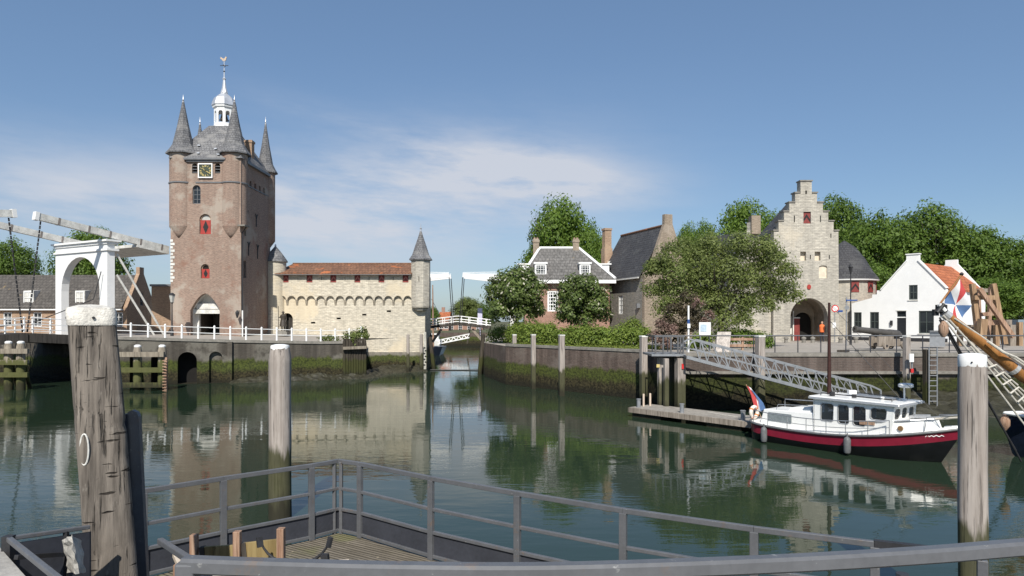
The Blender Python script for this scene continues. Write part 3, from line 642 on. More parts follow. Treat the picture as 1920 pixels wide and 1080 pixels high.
part('bell', MB().lathe(lc + Vector((0, 0, ZL(226))), [(.02, .62), (.18, .6), (.26, .4), (.32, .12), (.44, 0), (.4, 0)], 14).lathe(lc + Vector((0, 0, ZL(234))), [(.02, .34), (.14, .3), (.2, .1), (.28, 0)], 12), BRONZE, lt, smooth=True)
part('dome', MB().lathe(lc, [(1.06, ZL(200)), (1.04, ZL(198)), (.98, ZL(193)), (.84, ZL(186)), (.55, ZL(180)), (.34, ZL(177)), (.27, ZL(174))], 8, a0=R(22.5)), LEAD, lt)
part('lantern_spire', MB().lathe(lc, [(.27, ZL(178)), (.33, ZL(175)), (.2, ZL(166)), (.1, ZL(150)), (.16, ZL(148)), (.06, ZL(145)), (.03, ZL(112))], 8), LEAD, lt)
wv = part('weather_vane', MB().box(lc + Vector((0, 0, ZL(123))), (.72, .04, .05)).box(lc + Vector((0, 0, ZL(123))), (.04, .5, .05)).lathe(lc, [(.02, ZL(136)), (.09, ZL(134)), (.02, ZL(132))], 8), IRON, lt)
f8 = Fr(lc + Vector((-.05, 0, ZL(110))), (1, 0, 0), (0, -1, 0))
mb = MB().panel(f8, [(a_ * .78, b_ * .78 - .05) for a_, b_ in [(-.38, .28), (-.22, .2), (-.05, .06), (.12, .12), (.2, .3), (.3, .28), (.36, .2), (.3, .14), (.26, -.08), (.1, -.22), (-.1, -.2), (-.22, -.02), (-.4, .06), (-.34, .15)]], (), .07, back=True)
part('gilded_cock', mb, plain('gilded_white', (.55, .42, .30), .4, .3, 6), wv)
# clock: 10:20
ck = part('clock', MB().fbox(fr, x(373.5), x(398.5), z(333), z(308), .02, .08), CLOCKF, t)
mb = MB(); a_, b_, c_, d_ = x(372.5), x(399.5), z(334.2), z(306.8)
for q_ in ((a_, b_, d_ - .09, d_), (a_, b_, c_, c_ + .09), (a_, a_ + .08, c_ + .09, d_ - .09), (b_ - .08, b_, c_ + .09, d_ - .09)): mb.fbox(fr, *q_, .02, .15)
part('clock_frame', mb, WHITE, ck)
cx, cz = x(386), z(320.5); mb = MB()
for k in range(12):
    a_ = R(90 - 30 * k); ca, sa = math.cos(a_), math.sin(a_); sc = 1 / max(abs(ca), abs(sa)) if False else 1.0
    nb = (3, 1, 2, 3, 2, 1, 2, 3, 4, 2, 1, 2)[k]
    for j in range(nb):
        off = (j - (nb - 1) / 2) * .055; p0 = (cx + ca * .33 * sc - sa * off, cz + sa * .33 * sc + ca * off); p1 = (cx + ca * .49 * sc - sa * off, cz + sa * .49 * sc + ca * off)
        mb.beam(fr(*p0, .09), fr(*p1, .09), .03, .012, up=(0, -1, 0))
part('clock_numerals', mb, GOLD, ck)
for name, ang, L0 in (('hour_hand', 90 - 310, .32), ('minute_hand', 90 - 120, .5)):
    a_ = R(ang); ca, sa = math.cos(a_), math.sin(a_)
    part(name, MB().beam(fr(cx - ca * .12, cz - sa * .12, .115), fr(cx + ca * L0, cz + sa * L0, .115), .07, .012, up=(0, -1, 0), w2=.03), GOLD, ck)
# white quoins, downpipe, anchors, wall lamp
mb = MB()
for k in range(13):
    zz = z(449) - k * .28; mb.fbox(fr, XL - .02, XL + (.34 if k % 2 else .2), zz - .2, zz, -.05, .03); 
part('quoins', mb, WHITEW, t)
part('downpipe', MB().tube([sd(.12, z(424), .42), sd(.1, z(436), .08), sd(.1, z(582), .08)], .05, 8), IRON, t)
part('downpipe', MB().tube([sd(.1, z(582), .08), sd(.1, 3.3, .08)], .06, 8), WHITE, t)
mb = MB()
for u, y0, y1 in ((1.2, 392, 415), (3.4, 392, 415), (1.6, 452, 476), (3.7, 452, 478)):
    mb.fbox(sd, u - .04, u + .04, z(y1), z(y0), 0, .06); mb.beam(sd(u - .25, z(y0) + .1, .05), sd(u, z(y0) - .3, .05), .05, .05); mb.beam(sd(u + .25, z(y0) + .1, .05), sd(u, z(y0) - .3, .05), .05, .05)
part('wall_anchor', mb, IRON, t)
part('window', MB().fbox(sd, .55, 1.15, z(520), z(487), -.3, -.2), GLASS, t)
part('wall_lamp', MB().beam(fr(XR - .1, z(583), .05), fr(XR - .1, z(583), .55), .05, .05).lathe(fr(XR - .1, z(586), .55), [(.06, -.45), (.16, -.1), (.17, 0), (.05, .18)], 6), IRON, t)
# low brick wall that fills the corner left of the tower
fr2 = FD(63.5)
mb = MB().fbox(fr2, X(284, 63.5), X(322, 63.5), 3, Zp(536, 63.5), -.5, 0); mb2 = MB().fbox(fr2, X(282, 63.5), X(322, 63.5), Zp(537, 63.5), Zp(533, 63.5), -.6, .15)
w = thing('garden_wall', (X(303, 63.5), 63.5, 3.4), 'plain brick wall with a dark coping joining the row house to the tower', 'wall'); part('wall', mb, BRICKY, w); part('coping', mb2, LEADD, w)

# ------------------------------------------------------------ cream stone rampart with arcade
D2 = 65.0; fr = FD(D2); x = lambda p_: X(p_, D2); z = lambda p_: Zp(p_, D2)
t = thing('rampart', (x(650), D2, 0), 'long cream stone rampart with arched frieze, brown tiled roof and red shutters', 'rampart')
door = arch(x(527), x(549), z(629), z(587), 'round', 12)
slits = [arch(x(c_ - 4), x(c_ + 4), z(y_ + 1.6), z(y_ - 1.6), 'rect') for c_, y_ in ((587, 605), (635, 597), (683, 590), (729, 583.5))]
lw = MB().panel(fr, [(x(498), -1), (x(797), -1), (x(797), z(552)), (x(498), z(552))], [door] + slits, .7, sides=False)
lw.add([(x(797), 65, -1), (x(797), 69.5, -1), (x(797), 69.5, z(515)), (x(797), 65, z(515))], [(0, 1, 2, 3)])
part('wall', lw, STONE, t)
part('plinth', MB().fbox(fr, x(684), x(797.6), -1, z(660), -.2, .16), quaymat('plinth_stone', (.33, .30, .25), (.27, .25, .21), (.25, .23, .2), (.35, .32, .27), 1.35), t)
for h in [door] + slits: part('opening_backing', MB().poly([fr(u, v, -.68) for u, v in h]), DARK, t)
dl = part('door', MB().fbox(fr, x(539), x(548), z(628), z(594), -.5, -.42).fbox(fr, x(541.5), x(542.5), z(628), z(594), -.42, -.4).fbox(fr, x(545), x(546), z(628), z(594), -.42, -.4), TIMB, t)
# upper wall stands .35 m proud, carried by the arched frieze
sh_px = (537, 581.5, 626, 671, 716, 761)
shut = [arch(x(c_ - 5.6), x(c_ + 5.6), z(530), z(515.5), 'rect') for c_ in sh_px]
sl2 = [arch(x(c_ - .5), x(c_ + .5), z(526), z(519), 'rect') for c_ in (560, 604, 648, 693, 738)]
f3 = Fr(fr(0, 0, .22), fr.U, fr.W)
mb = MB().panel(f3, [(x(518), z(551)), (x(773), z(551)), (x(773), z(514)), (x(518), z(514))], shut + sl2, .21)
part('parapet', mb, STONE, t)
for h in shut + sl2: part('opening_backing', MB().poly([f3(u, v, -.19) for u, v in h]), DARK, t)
n = 14; w0, w1 = x(521), x(774); st = (w1 - w0) / n; outer = [(w0, z(551)), (w0, z(570))]; mb = MB(); mbc = MB()
for k in range(n):
    c_ = w0 + st * (k + .5); hw = st * .40; zs = z(562)
    q_ = [(c_ - st / 2, zs), (c_ - hw, zs)] + [(c_ - hw * math.cos(math.pi * j / 10), zs + hw * math.sin(math.pi * j / 10) * .95) for j in range(1, 10)] + [(c_ + hw, zs), (c_ + st / 2, zs), (c_ + st / 2, z(551)), (c_ - st / 2, z(551))]
    mb.panel(f3, q_, (), .215)
    ring = [(c_ - hw * 1.13 * math.cos(math.pi * j / 10), zs + hw * 1.13 * math.sin(math.pi * j / 10) * .95) for j in range(11)] + [(c_ + hw * math.cos(math.pi * j / 10), zs + hw * math.sin(math.pi * j / 10) * .95) for j in range(11)]
    mbc.panel(Fr(fr(0, 0, .26), fr.U, fr.W), ring, (), .2)
for k in range(n + 1):
    c_ = w0 + st * k; mbc.hexa([fr(c_ - .09, z(573), 0), fr(c_ + .09, z(573), 0), fr(c_ + .09, z(570), .08), fr(c_ - .09, z(570), .08), fr(c_ - .1, z(562), 0), fr(c_ + .1, z(562), 0), fr(c_ + .1, z(562), .27), fr(c_ - .1, z(562), .27)])
part('arcade', mb, STONE, t); part('arch_moulding', mbc, masonry('grey_moulding', (.50, .45, .37), (.42, .38, .31), (.38, .34, .28), .5, .3, stain=.4), t)
for c_ in sh_px:
    l, r_, y0, y1 = x(c_ - 5.2), x(c_ + 5.2), z(529.6), z(515.8)
    s_o = part('shutter', MB().fbox(f3, l, r_, y0, y1, -.17, -.10), REDD, t)
    m_ = (l + r_) / 2
    part('painted_chevron', MB().poly([f3(l, y0 + .05, -.095), f3(m_, y0 + .42, -.095), f3(m_, y0 + .62, -.095), f3(l, y0 + .25, -.095)]).poly([f3(m_, y0 + .42, -.094), f3(r_, y0 + .05, -.094), f3(r_, y0 + .25, -.094), f3(m_, y0 + .62, -.094)]), plain('chevron_pink', (.42, .16, .13), .6, .2, 5) if c_ == 537 else MATS['chevron_pink'], s_o)
ez, rz = z(513.5), Zp(494.5, 67.4)
mb = MB().add([(x(515), 64.35, ez), (x(774), 64.35, ez), (x(772), 67.4, rz), (x(534), 67.4, rz), (x(772), 70.4, ez), (x(515), 70.4, ez), (x(515), 64.35, ez - .08), (x(774), 64.35, ez - .08), (x(774), 70.4, ez - .08), (x(515), 70.4, ez - .08)],
   [(0, 1, 2, 3), (3, 2, 4, 5), (1, 4, 2), (0, 3, 5), (0, 6, 7, 1), (6, 9, 8, 7)])
rf = part('roof', mb, TILEB, t)
part('ridge_tiles', MB().tube([(x(534), 67.4, rz), (x(772), 67.4, rz)], .11, 6), TILEB, rf)
part('gutter', MB().fbox(fr, x(515), x(773), ez - .14, ez - .085, .55, .68), LEADD, rf)
# round stair turret at the left, spired bartizan at the right end
c = Vector((x(514.5), 65.3, 0)); tr = part('stair_turret', MB().lathe(c, [(.98, 3), (.98, z(490))], 24), STONE, t, smooth=True)
part('cone_roof', MB().lathe(c, [(1.12, z(491)), (1.1, z(489)), (.55, z(473)), (.05, z(461))], 20), SLATE, tr, smooth=True)
part('finial', MB().lathe(c, [(.06, z(463)), (.1, z(460)), (.04, z(457))], 8), LEAD, tr)
c = Vector((x(789), 65.0, 0))
tr = part('bartizan', MB().lathe(c, [(.3, z(584)), (.62, z(582)), (.66, z(578.5)), (.86, z(577)), (.9, z(574)), (.92, z(487))], 8, a0=R(22.5)), STONEG, t)
part('spire', MB().lathe(c, [(1.12, z(488)), (1.1, z(486)), (.82, z(478)), (.56, z(462)), (.26, z(445)), (.08, z(433))], 8, a0=R(22.5)), SLATE, tr)
part('finial', MB().lathe(c, [(.1, z(435)), (.07, z(430)), (.11, z(428)), (.03, z(426)), (.02, z(419))], 8), LEAD, tr)
part('arrow_slit', MB().fbox(fr, x(787.3), x(788.3), z(528), z(519), .86, .90), DARK, tr)

# bronze statue beside the rampart door
def figure(parent, base, h, face, joints, mat, name='body'):
    """one continuous skinned body: joints = {name: (right, forward, up, radius)} in units of body height"""
    me = bpy.data.meshes.new(name); f = Vector(face).normalized(); rt = f.cross(ZU)
    keys = list(joints); co = [rt * joints[k][0] * h + f * joints[k][1] * h + ZU * joints[k][2] * h for k in keys]
    ed = [('pelvis', 'chest'), ('chest', 'neck'), ('neck', 'chin'), ('chin', 'crown'), ('chest', 'shl'), ('shl', 'ell'), ('ell', 'hal'), ('chest', 'shr'), ('shr', 'elr'), ('elr', 'har'), ('pelvis', 'hil'), ('hil', 'knl'), ('knl', 'anl'), ('anl', 'tol'), ('pelvis', 'hir'), ('hir', 'knr'), ('knr', 'anr'), ('anr', 'tor')]
    for s_ in 'lr':
        for k in range(5):
            if f'f{s_}{k}' in joints: ed.append((f'ha{s_}', f'f{s_}{k}'))
    me.from_pydata(co, [(keys.index(a_), keys.index(b_)) for a_, b_ in ed], [])
    o = bpy.data.objects.new(name, me); COL.objects.link(o)
    sk = o.modifiers.new('skin', 'SKIN'); sk.use_smooth_shade = True
    for i, k in enumerate(keys):
        me.skin_vertices[0].data[i].radius = (joints[k][3] * h, joints[k][3] * h); me.skin_vertices[0].data[i].use_root = (k == 'pelvis')
    ss = o.modifiers.new('sub', 'SUBSURF'); ss.levels = ss.render_levels = 1
    me.materials.append(mat); o.parent = parent; o.location = Vector(base) - wloc(parent); return o
def stance(arm_l=None, arm_r=None):
    j = dict(pelvis=(0, 0, .52, .075), chest=(0, .005, .74, .088), neck=(0, .0, .845, .034), chin=(0, .012, .885, .043), crown=(0, .008, .965, .046),
             shl=(-.115, 0, .80, .036), ell=(-.15, -.01, .63, .027), hal=(-.14, .05, .48, .018), shr=(.115, 0, .80, .036), elr=(.15, -.01, .63, .027), har=(.14, .05, .48, .018),
             hil=(-.055, 0, .49, .058), knl=(-.06, .01, .27, .04), anl=(-.06, -.01, .045, .026), tol=(-.065, .09, .02, .02), hir=(.055, 0, .49, .058), knr=(.06, .012, .27, .04), anr=(.06, -.01, .045, .026), tor=(.065, .09, .02, .02))
    j.update(arm_l or {}); j.update(arm_r or {})
    for s_, sg in (('l', -1), ('r', 1)):
        h_ = j['ha' + s_]
        for k in range(5): j[f'f{s_}{k}'] = (h_[0] + (.012 * (k - 2)) * sg * .6, h_[1] + (.03 if k == 0 else .012 + .004 * (k - 2)), h_[2] - (.02 if k == 0 else .055 - abs(k - 3) * .007), .006)
    return j
sd_ = 60.5; sb = Vector((X(531, sd_), sd_, 3.38))
t = thing('statue', sb, 'dark bronze statue holding a staff on a pale plinth beside the arched rampart door', 'statue')
part('plinth', MB().box(sb + Vector((0, 0, .12)), (.9, .8, .3)).box(sb + Vector((0, 0, .3)), (.7, .62, .1)), COPE, t)
figure(t, sb + Vector((0, 0, .34)), 1.72, (.1, -1, 0), stance(arm_r=dict(elr=(.16, .05, .68, .027), har=(.19, .12, .72, .018))), BRONZE)
part('coat', MB().lathe(sb + Vector((0, 0, .34)), [(.3, .42), (.28, .6), (.22, .95), (.2, 1.05), (.25, 1.2), (.26, 1.35), (.17, 1.46), (.08, 1.5)], 14, cap=False), BRONZE, t, smooth=True)
part('hat', MB().lathe(sb + Vector((0, 0, .34 + 1.6)), [(.17, 0), (.17, .02), (.1, .04), (.09, .12), (.03, .14)], 12), BRONZE, t)
part('staff', MB().tube([sb + Vector((-.33, -.2, .34)), sb + Vector((-.36, -.2, 2.55))], .025, 6), BRONZE, t)

# white quay railing in front of tower and rampart
rp = []
for i in range(len(LQ) - 1):
    a_, b_ = Vector(LQ[i]), Vector(LQ[i + 1]); m_ = max(1, round((b_ - a_).length / 1.12))
    for k in range(m_): rp.append(a_.lerp(b_, k / m_))
rp += [Vector((-12.25, 56.5, 2.95)), Vector((-12.75, 58.5, 2.97)), Vector((-13.2, 60.5, 3.0)), Vector((-13.6, 62.6, 3.0)), Vector((-14.0, 64.3, 3.0))]
rp = [q_ + Vector((-.05, .3, .05)) for q_ in rp]
t = thing('quay_railing', rp[8], 'white two-bar railing along the left quay in front of tower and rampart', 'railing')
for q_ in rp: part('post', MB().lathe(q_, [(.075, 0), (.07, .9), (.085, .98), (.06, 1.06), (.01, 1.1)], 8), WHITE, t)
for hgt_ in (.5, .92): part('rail', MB().tube([q_ + Vector((0, 0, hgt_)) for q_ in rp], .028, 6), WHITE, t)
# street lamps on the left quay
def street_lamp(px, d, zg, ztop, label, mat=IRON):
    b_ = Vector((X(px, d), d, zg)); h = ztop - zg; t = thing('street_lamp', b_, label, 'street lamp')
    part('post', MB().lathe(b_, [(.13, 0), (.13, .5), (.07, .6), (.05, h * .55), (.045, h - .9), (.08, h - .86), (.03, h - .78)], 10), mat, t, smooth=True)
    l_ = part('lantern', MB().lathe(b_, [(.26, h - .2), (.29, h - .18), (.12, h - .02), (.03, h)], 6).lathe(b_, [(.13, h - .8), (.14, h - .76)], 6), mat, t)
    for k in range(6):
        a_ = k * math.pi / 3; l_mb = None
    part('glass', MB().lathe(b_, [(.13, h - .77), (.245, h - .2)], 6, cap=False), LANTG, l_)
    return t
street_lamp(322.5, 55.5, 3.35, Zp(549, 55.5), 'old black street lamp standing at the left foot of the brick tower')
# ------------------------------------------------------------ white timber drawbridge at the left
NL, FL = Vector((X(201, 54.5), 54.5, 0)), Vector((X(104, 58.2), 58.2, 0)); KB = 1.09
def Zk(v): return E + (v - E) * KB
U_ = (NL - FL).normalized(); WB = (NL - FL).length; N_ = ZU.cross(U_) * -1.0
N_ = Vector((U_.y, -U_.x, 0)); N_ = N_ if N_.x < 0 else -N_
def bridge_half(flip, span, t):
    o0 = FL if not flip else FL + N_ * span; nn = N_ if not flip else -N_
    B = lambda u, s_, zz: o0 + U_ * u + nn * (s_ * KB) + ZU * Zk(zz)
    fr = Fr(o0, U_, nn); zd = 3.45
    hole = [(WB * .86, zd - .8)] + [(WB * .49 + WB * .37 * math.cos(math.pi * k / 14), Zk(6.9 + 2.5 * math.sin(math.pi * k / 14))) for k in range(15)] + [(WB * .12, zd - .8)]
    po = part('portal', MB().panel(fr, [(0, zd - .8), (WB, zd - .8), (WB, Zk(10.2)), (0, Zk(10.2))], [hole], .6, back=True), WHITE, t)
    part('portal_cornice', MB().fbox(fr, -.18, WB + .18, Zk(9.72), Zk(9.86), -.85, .12).fbox(fr, -.12, WB + .12, Zk(10.2) + .002, Zk(10.38), -.85, .1).fbox(fr, -.28, WB + .28, Zk(10.38) + .002, Zk(10.52), -.98, .24), WHITE, po)
    for u in (.28, WB - .28):
        bm_ = part('balance_beam', MB().beam(B(u, 4.45, 11.6), B(u, -4.9, 10.25), .34, .5), WHITEW, t)
        part('end_cap', MB().beam(B(u, 4.451, 11.6), B(u, 4.7, 11.635), .42, .6), WHITE, bm_)
        for s_ in (3.2, 1.2, -.3, -2.6, -4.3):
            zc = 11.6 + (s_ - 4.45) * (1.35 / 9.35); part('iron_strap', MB().beam(B(u, s_ - .07, zc - .01), B(u, s_ + .07, zc + .01), .37, .53), plain('rusty_strap', (.24, .21, .19), .7, .4, 6) if 'rusty_strap' not in MATS else MATS['rusty_strap'], bm_)
        ch = MB()
        a_, b_ = B(u, 4.3, 11.3), B(u, 5.12, 3.85); nl = 26
        for k in range(nl): ch.beam(a_.lerp(b_, k / nl), a_.lerp(b_, (k + .82) / nl), .11 if k % 2 else .05, .05 if k % 2 else .11, up=(0, 1, .01))
        part('chain', ch, IRON, bm_)
    part('counterweight', MB().hexa([B(.1, -2.3, 10.18), B(WB - .1, -2.3, 10.18), B(WB - .1, -4.9, 9.85), B(.1, -4.9, 9.85), B(.1, -2.3, 10.4), B(WB - .1, -2.3, 10.4), B(WB - .1, -4.9, 10.1), B(.1, -4.9, 10.1)]), WHITEW, t)
    part('deck', MB().hexa([B(-.3, 0, 2.85), B(WB + .3, 0, 2.85), B(WB + .3, 5.2, 3.25), B(-.3, 5.2, 3.25), B(-.3, 0, zd + .05), B(WB + .3, 0, zd + .05), B(WB + .3, 5.2, zd + .4), B(-.3, 5.2, zd + .4)]).hexa([B(-.3, -2.2, 2.9), B(WB + .3, -2.2, 2.9), B(WB + .3, -.02, 2.9), B(-.3, -.02, 2.9), B(-.3, -2.2, zd), B(WB + .3, -2.2, zd), B(WB + .3, -.02, zd + .04), B(-.3, -.02, zd + .04)]), TIMB, t)
    for u in (-.2, WB + .2):
        rl = MB()
        for s_ in (.3, 1.5, 2.7, 3.9, 5.0): rl.beam(B(u, s_, zd + .1 + s_ * .07), B(u, s_, zd + 1.12 + s_ * .07), .09, .09)
        for h_ in (.3, .65, 1.05): rl.beam(B(u, .1, zd + h_ + .02), B(u, 5.1, zd + h_ + .36), .12, .06)
        part('railing', rl, WHITE, t)
    if not flip:
        for s0, z0, s1 in ((-.75, 9.55, -4.4), (-.75, 8.0, -3.6)):
            part('back_stay', MB().tube([B(WB - .1, s0, z0), B(WB - .1 + .3, s1, 3.35)], .09, 8), WHITEW, t)
    ln = MB().tube([B(WB - .45, .2, 8.2), B(WB - .9, .5, 6.2), B(WB * .5, 3.0, 4.6), B(WB * .2, 4.6, 4.2)], .035, 6)
    part('pull_chain', ln, IRON, t)
t = thing('drawbridge', (FL + NL) / 2 + ZU * 3.4, 'white wooden drawbridge with arched portal and balance beams beside the brick tower', 'drawbridge')
bridge_half(False, 10.5 * KB, t); bridge_half(True, 10.5 * KB, t)
# fender frames of green timber in front of the channel mouth
def fender(pxs, yt, d, beams, px0, px1, label, braces=True):
    t = thing('fender_frame', (X((pxs[0] + pxs[-1]) / 2, d), d, 0), label, 'fender frame', 'timber fender frames by the left quay')
    for px in pxs:
        c = Vector((X(px, d), d, 0)); q_ = part('pile', MB().lathe(c, [(.27, -1), (.27, Zp(yt, d) - .35), (.2, Zp(yt, d) - .08)], 12), TIMG, t, smooth=True)
        part('pile_cap', MB().lathe(c, [(.215, Zp(yt, d) - .1), (.22, Zp(yt, d)), (.12, Zp(yt, d) + .06)], 12), WHITE, q_)
    for y_ in beams: part('cross_beam', MB().beam((X(px0, d), d - .36, Zp(y_, d)), (X(px1, d), d - .36, Zp(y_, d)), .22, .32), TIMG, t)
    if braces:
        for px in pxs: part('brace', MB().beam((X(px, d) + .1, d + .2, Zp(yt + 40, d)), (X(px, d) - .6, d + 1.9, -.6), .2, .2), TIMG, t)
    return t
fender((258, 304), 648, 46.6, (664, 693, 721), 226, 313, 'green timber fender frame with two white-topped piles before the culvert arches')
fender((16, 39), 641, 46.6, (658, 679, 702), -30, 60, 'green timber fender frame with close piles below the drawbridge at the left edge')
ld = MB().beam((X(315, 46.5), 46.2, -.5), (X(313, 46.5), 46.4, 2.2), .18, .12)
for k in range(12): ld.box((X(314, 46.5), 46.12, -.2 + k * .2), (.26, .08, .07))
solid('depth_gauge', ld, TIMR, (X(314, 46.5), 46.2, 0), 'narrow toothed depth gauge board at the end of the fender frame', 'gauge board')
# dark sheet piles at the corner of the left quay
t = thing('sheet_piling', (-12, 56, 0), 'row of dark upright timber sheet piles guarding the corner of the left quay', 'piling')
for i in range(9):
    f_ = i / 8; a_ = Vector((X(646, 55.6), 55.6, 0)).lerp(Vector((X(684, 56.4), 56.4, 0)), f_)
    part('pile', MB().lathe(a_, [(.14, -.5), (.14, 2.9 + random.uniform(-.12, .22)), (.09, 3.2)], 8), TIMD, t)
part('waling', MB().beam((X(643, 55.2), 55.2, 2.45), (X(687, 56), 56, 2.5), .2, .22), TIMG, t)
rng = np.random.default_rng(3)
def shrub(loc, blobs, n, size, leaf, label, seed, name='shrub', cat='shrub', group=None, per=20, spread=.2):
    v = leafcloud(blobs, n, size, np.random.default_rng(seed), per=per, spread=spread)
    o = bpy.data.objects.new(name, leafmesh(name, v, leaf)); COL.objects.link(o); o.location = loc; return tag(o, label, cat, group)
shrub((-13.0, 56.4, 2.95), [(0, 0, .3, .9, .5, .45), (-1.6, -.6, .2, .9, .5, .3), (.8, .3, .55, .5, .4, .5), (.2, -.5, -.3, .3, .2, .5)], 1300, .1, LEAF_D, 'weedy shrub growing on the quay corner above the dark sheet piles', 5)

# ------------------------------------------------------------ row house at the left
t = thing('row_house', (X(150, 68), 68, 3.4), 'long low brick house with grey tiled roof and two small dormers behind the drawbridge', 'house')
D = 66.0; fr = FD(D); xr = X(238, D); xl = X(-120, D); ez, rz = Zp(577, D), Zp(515.5, 68.6); dz = 5.3
wn = [arch(X(p0, D), X(p1, D), Zp(612, D), Zp(586, D), 'rect') for p0, p1 in ((6, 22), (62, 78), (112, 128), (214, 230))]
part('wall', MB().panel(fr, [(xl, 3), (xr - .352, 3), (xr - .352, ez), (xl, ez)], wn, .3, sides=False), BRICKY, t)
for p0, p1 in ((6, 22), (62, 78), (112, 128), (214, 230)): sash(t, fr, X(p0, D), X(p1, D), Zp(612, D), Zp(586, D), 2, 3)
sdf = Fr((xr, D, 0), (0, 1, 0), (1, 0, 0)); gw = arch(2.35, 2.95, Zp(573, 68.6), Zp(549, 68.6), 'rect')
part('gable', MB().panel(sdf, [(0, 3), (dz, 3), (dz, ez), (dz - .15, ez + .25), (dz / 2 + .4, rz + .1), (dz / 2 + .4, rz + .75), (dz / 2 - .4, rz + .75), (dz / 2 - .4, rz + .1), (.15, ez + .25), (0, ez)], [gw], .35, back=True), BRICKY, t)
sash(t, sdf, 2.35, 2.95, Zp(573, 68.6), Zp(549, 68.6), 2, 3, frame=LEADD)
ro = MB(); e = .25
ro.hexa([(xl, D - e, ez - .12), (xr - .36, D - e, ez - .12), (xr - .36, D + dz / 2, rz - .1), (xl, D + dz / 2, rz - .1), (xl, D - e, ez + .05), (xr - .36, D - e, ez + .05), (xr - .36, D + dz / 2, rz), (xl, D + dz / 2, rz)])
ro.hexa([(xl, D + dz / 2, rz - .1), (xr - .36, D + dz / 2, rz - .1), (xr - .36, D + dz + e, ez - .1), (xl, D + dz + e, ez - .1), (xl, D + dz / 2, rz + .003), (xr - .36, D + dz / 2, rz + .003), (xr - .36, D + dz + e, ez + .05), (xl, D + dz + e, ez + .05)])
rf = part('roof', ro, TILEG, t)
part('gutter', MB().fbox(fr, xl, xr - .3, ez - .24, ez - .13, .05, .34), WHITE, t)
for p0, p1 in ((45, 62), (142, 158)):
    dd = 66.2; f_ = FD(dd); u0, u1, v0, v1 = X(p0, dd), X(p1, dd), Zp(570, dd), Zp(547, dd)
    dm = part('dormer', MB().hexa([f_(u0 - .06, v0 - .1, 0), f_(u1 + .06, v0 - .1, 0), f_(u1 + .06, v0 - .1, -1.6), f_(u0 - .06, v0 - .1, -1.6), f_(u0 - .06, v1 + .1, 0), f_(u1 + .06, v1 + .1, 0), f_(u1 + .06, v1 + .22, -1.6), f_(u0 - .06, v1 + .22, -1.6)]), WHITEW, t)
    sash(dm, Fr((0, dd - .04, 0), (1, 0, 0), (0, -1, 0)), u0, u1, v0, v1, 2, 2, back=-.03)
t = thing('orange_roof_house', (X(-20, 84), 84, 3.4), 'house with an orange tiled roof just visible behind the row house at the left edge', 'house')
D = 84; ez, rz = Zp(572, D), Zp(525, D + 2.5)
part('wall', MB().box((X(-60, D), D + 2.5, (3 + ez) / 2), (X(22, D) - X(-160, D), 5, ez - 3)), BRICKY, t)
part('roof', MB().add([(X(-160, D), D - .2, ez), (X(22, D), D - .2, ez), (X(14, D), D + 2.5, rz), (X(-160, D), D + 2.5, rz), (X(22, D), D + 5.2, ez), (X(-160, D), D + 5.2, ez)], [(0, 1, 2, 3), (3, 2, 4, 5), (1, 4, 2)]), TILEO, t)

# ------------------------------------------------------------ canal mouth and old harbour behind
solid('quay_wall', wallstrip([(-8.0, 65.2, 3.0), (-9.8, 80, 3.2)]), QUAYL, (-8, 70, 0), 'dark canal wall at the right end of the stone rampart', 'quay wall')
solid('quay_wall', wallstrip([(-22, 125.9, 2.4), (14, 125.9, 2.4)]), QUAYR, (-4, 126, 0), 'far brick quay wall closing the old harbour', 'quay wall')
solid('quay_wall', wallstrip([(-2.9, 80, 2.8), (-2.9, 66, 2.8), (-2.3, 58, 2.8), (-.45, 50.6, 2.8)]), QUAYR, (-2.5, 60, 0), 'right wall of the canal mouth behind the timber piles', 'quay wall')
RQ = [(-.45, 50.6, 2.85), (7.7, 41, 2.85)]
t = thing('quay_wall', (4, 45, 0), 'red-brown brick harbour wall with bright green algae below the hedge', 'quay wall')
part('wall', wallstrip(RQ), QUAYR, t); part('coping', coping(RQ, .05, .16), COPE, t)
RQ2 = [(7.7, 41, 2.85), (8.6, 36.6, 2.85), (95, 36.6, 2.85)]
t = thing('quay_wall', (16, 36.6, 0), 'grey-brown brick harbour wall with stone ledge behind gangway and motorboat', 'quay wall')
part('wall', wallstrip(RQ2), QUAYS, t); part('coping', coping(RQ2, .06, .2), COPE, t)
part('ledge', MB().box((51.8, 36.52, 1.93), (86.3, .26, .14)), COPE, t)
# timber guard piles at both sides of the mouth
def guard(pts, label, n, mat=TIMD):
    t = thing('guard_piles', pts[0], label, 'timber piles', 'dark timber guard piles at the canal mouth')
    for i in range(n):
        f_ = i / (n - 1); a_ = Vector(pts[0]).lerp(Vector(pts[1]), f_); h_ = pts[2] + random.uniform(-.15, .2)
        part('pile', MB().tube([a_ + Vector((pts[3] , 0, -.6)), a_ + Vector((0, 0, h_))], [.2, .17], 8), mat, t)
    part('waling', MB().beam(Vector(pts[0]) + Vector((pts[3] * .4, 0, 2)), Vector(pts[1]) + Vector((pts[3] * .4, 0, 2)), .2, .25), mat, t)
guard([(-7.75, 65.6, 0), (-8.9, 75, 0), 3.1, .42], 'dark leaning guard piles at the left side of the canal mouth, by the rampart', 12)
guard([(-2.5, 60.0, 0), (-3.1, 74, 0), 3.2, -.35], 'dark guard piles at the right side of the canal mouth, under the chestnut', 15)
